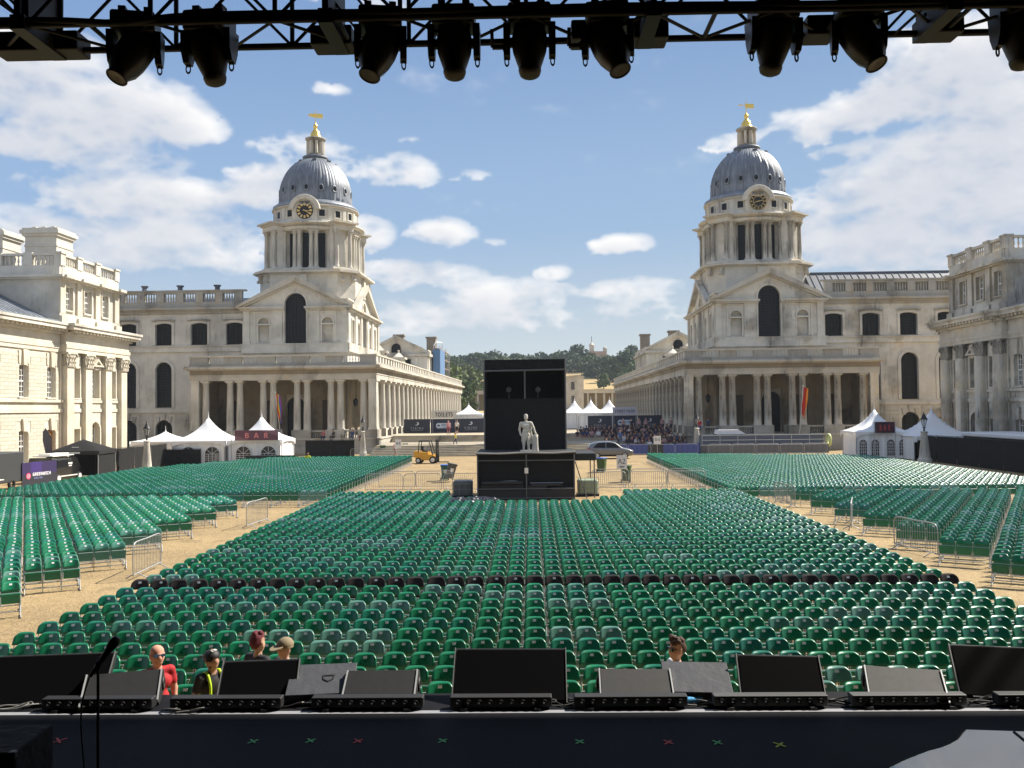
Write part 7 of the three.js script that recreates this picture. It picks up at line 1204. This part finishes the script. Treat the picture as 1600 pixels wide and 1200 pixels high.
{ // dark flight case at the lower left corner
  const t = thing('flight_case', 'black flight case at the lower left corner of the stage', 'case', [-3.72, 2.302, -6.2], 0.06);
  part(t, 'body', rbox(0.62, 0.42, 0.55, 0.02, -0.1, 0.0, 0), M.cloth); for (const s of [-1, 1]) part(t, 'corner', rbox(0.05, 0.05, 0.05, 0.01, -0.1 + s * 0.29, 0.375, 0.26), M.darkMetal);
}

// ---------------------------------------------------------------- lighting truss with moving heads
const trussM = std({ color: C(0.012, 0.012, 0.014), roughness: 0.55, metalness: 0.3 });
{
  const t = thing('lighting_truss', 'black box truss spanning the top of the picture', 'truss', [0, 8.73, -8.62], 0.0);
  const L = 7.2, D = 0.31, H = 0.62;
  for (const [y, z] of [[0, D], [0, -D], [H, D], [H, -D]]) part(t, 'chord', bar([-L, y, z], [L, y, z], 0.034, 10), trussM);
  const step = 1.2;
  for (let x = -L; x < L; x += step) {
    for (const y of [0, H]) { part(t, 'brace', bar([x, y, D], [x + step / 2, y, -D], 0.017, 6), trussM); part(t, 'brace', bar([x + step / 2, y, -D], [x + step, y, D], 0.017, 6), trussM); part(t, 'strut', bar([x + step / 2, y, D], [x + step / 2, y, -D], 0.024, 6), trussM); }
    for (const z of [-D, D]) { part(t, 'brace', bar([x, 0, z], [x + step / 2, H, z], 0.017, 6), trussM); part(t, 'brace', bar([x + step / 2, H, z], [x + step, 0, z], 0.017, 6), trussM); part(t, 'post', bar([x, 0, z], [x, H, z], 0.024, 6), trussM); }
  }
  for (const x of [-4.85, -1.9, 1.2, 4.0]) part(t, 'joint_plate', [box(0.14, 0.14, 0.78, x, -0.07, 0), box(0.06, 0.62, 0.78, x, 0, 0)], trussM);
  part(t, 'cable_loom', [tube([[-6, 0.06, D], [-4.4, 0.02, D + 0.02], [-3.9, -0.02, D + 0.04], [-3.3, 0.05, D], [-1, 0.04, D + 0.02], [1, 0.06, D], [3, 0.03, D + 0.02], [6, 0.06, D]], 0.035, 60, 6), tube([[-6, 0.1, 0.1], [-4, 0.06, 0.2], [-2, 0.1, 0.15], [0, 0.05, 0.2], [2, 0.1, 0.12], [6, 0.08, 0.2]], 0.03, 50, 6)], M.black);
  for (const [x, w] of [[-5.0, 0.9], [-3.3, 0.3], [-2.05, 0.26], [-1.86, 0.2], [0.55, 0.2], [1.25, 0.35], [2.95, 0.3], [4.15, 0.4]]) part(t, 'junction_box', [rbox(w, 0.2, 0.3, 0.02, x, -0.05, -0.3)], M.black);
  for (const [x, q] of [[-5.3, 0.6], [-2.0, 0.4], [-1.75, 0.4], [1.1, -0.35], [1.35, -0.4], [4.2, -0.5]]) part(t, 'sling', beam([x, 0.4, 0.2], [x + q, -0.02, -0.3], 0.04, 0.02), std({ color: C(0.05, 0.05, 0.05), roughness: 0.6 }));
  for (const x of [-0.34, 0.42]) part(t, 'clamp', [bar([x, 0, 0], [x, -0.14, -0.1], 0.02), bar([x, -0.14, -0.1], [x + 0.12, -0.14, -0.1], 0.025), bar([x + 0.12, -0.18, -0.1], [x + 0.12, -0.10, -0.1], 0.018)], M.black);
}
const headM = new THREE.MeshPhysicalMaterial({ color: C(0.016, 0.016, 0.017), roughness: 0.42 }), headM2 = std({ color: C(0.028, 0.027, 0.022), roughness: 0.55 });
function movingHead(x, drop, kind, tilt, pan, label) {
  const t = thing('moving_head', label, 'stage light', [x, 8.95, -8.62], pan, 'moving lights on the truss');
  for (const q of [-0.12, 0.12]) part(t, 'clamp', box(0.07, 0.12, 0.12, q, -0.06, 0), M.black);
  part(t, 'base', [rbox(0.42, 0.2, 0.34, 0.03, 0, -0.16 - 0.06, 0)], headM);
  const ay = -0.36;   // tilt axis
  const arm = [[0, -0.2], [0.11, -0.2], [0.10, ay - 0.04], [0.05, ay - 0.14], [-0.03, ay - 0.16], [-0.08, ay - 0.05], [-0.11, -0.2]];
  for (const s of [-1, 1]) part(t, 'yoke_arm', mapGeo(prism(arm, 0.065), (a, b, c) => [s * (0.19 + c), b, a], s > 0), headM);
  for (const s of [-1, 1]) part(t, 'safety_loop', new THREE.TorusGeometry(0.03, 0.009, 6, 14).scale(0.7, 1.3, 1).rotateY(0.4).translate(s * 0.225, ay - 0.19, 0), M.black);
  const prof = kind === 'profile' ? [[0, -0.30], [0.12, -0.295], [0.17, -0.22], [0.185, -0.05], [0.18, 0.12], [0.155, 0.24], [0.105, 0.33], [0.10, 0.38], [0.085, 0.385], [0, 0.37]] : [[0, -0.2], [0.1, -0.195], [0.155, -0.14], [0.178, -0.03], [0.165, 0.1], [0.13, 0.22], [0.105, 0.30], [0.112, 0.315], [0.10, 0.36], [0.06, 0.385], [0, 0.39]];
  const hg = (g) => g.rotateX(Math.PI + tilt[0]).rotateZ(tilt[1]).translate(0, ay - drop, 0);
  const h = part(t, 'head', hg(lathe(prof, kind === 'profile' ? 8 : 24)), kind === 'profile' ? headM : headM2);
  part(h, 'lens_ring', hg(new THREE.TorusGeometry(0.095, 0.014, 8, 24).rotateX(Math.PI / 2).translate(0, kind === 'profile' ? 0.38 : 0.33, 0)), M.black);
  part(h, 'axle', [bar([-0.2, ay - drop, 0], [0.2, ay - drop, 0], 0.05, 12)], headM);
}
[[-3.88, 'profile', [-0.35, -0.42], 0.2, 'large angular moving light at far left of the truss'], [-3.14, 'wash', [-0.1, 0.22], -0.1, 'rounded moving light second from left with hanging loop'], [-1.44, 'profile', [-0.3, -0.3], 0.15, 'large angular moving light left of the rounded pair'], [-0.71, 'wash', [-0.25, 0.02], 0, 'rounded moving light of the middle pair, left one'], [0.03, 'wash', [-0.25, 0.0], 0, 'rounded moving light of the middle pair, right one'], [0.80, 'profile', [-0.3, 0.34], -0.15, 'large angular moving light right of the rounded pair'], [2.42, 'wash', [-0.1, -0.16], 0.1, 'rounded moving light right of the clear truss bay'], [3.24, 'profile', [-0.3, 0.4], -0.2, 'large angular moving light towards the right of the truss'], [4.8, 'wash', [-0.2, -0.1], 0.05, 'rounded moving light cut by the right frame edge']].forEach(([x, k, ti, pan, l]) => movingHead(x, 0.0, k, ti, pan, l));

// ---------------------------------------------------------------- shadows for every mesh, then draw
scene.fog = new THREE.FogExp2(0xcfdbe6, 0.00018);
scene.traverse((o) => { if (o.isMesh) { o.castShadow = true; o.receiveShadow = true; } });
renderer.render(scene, camera);
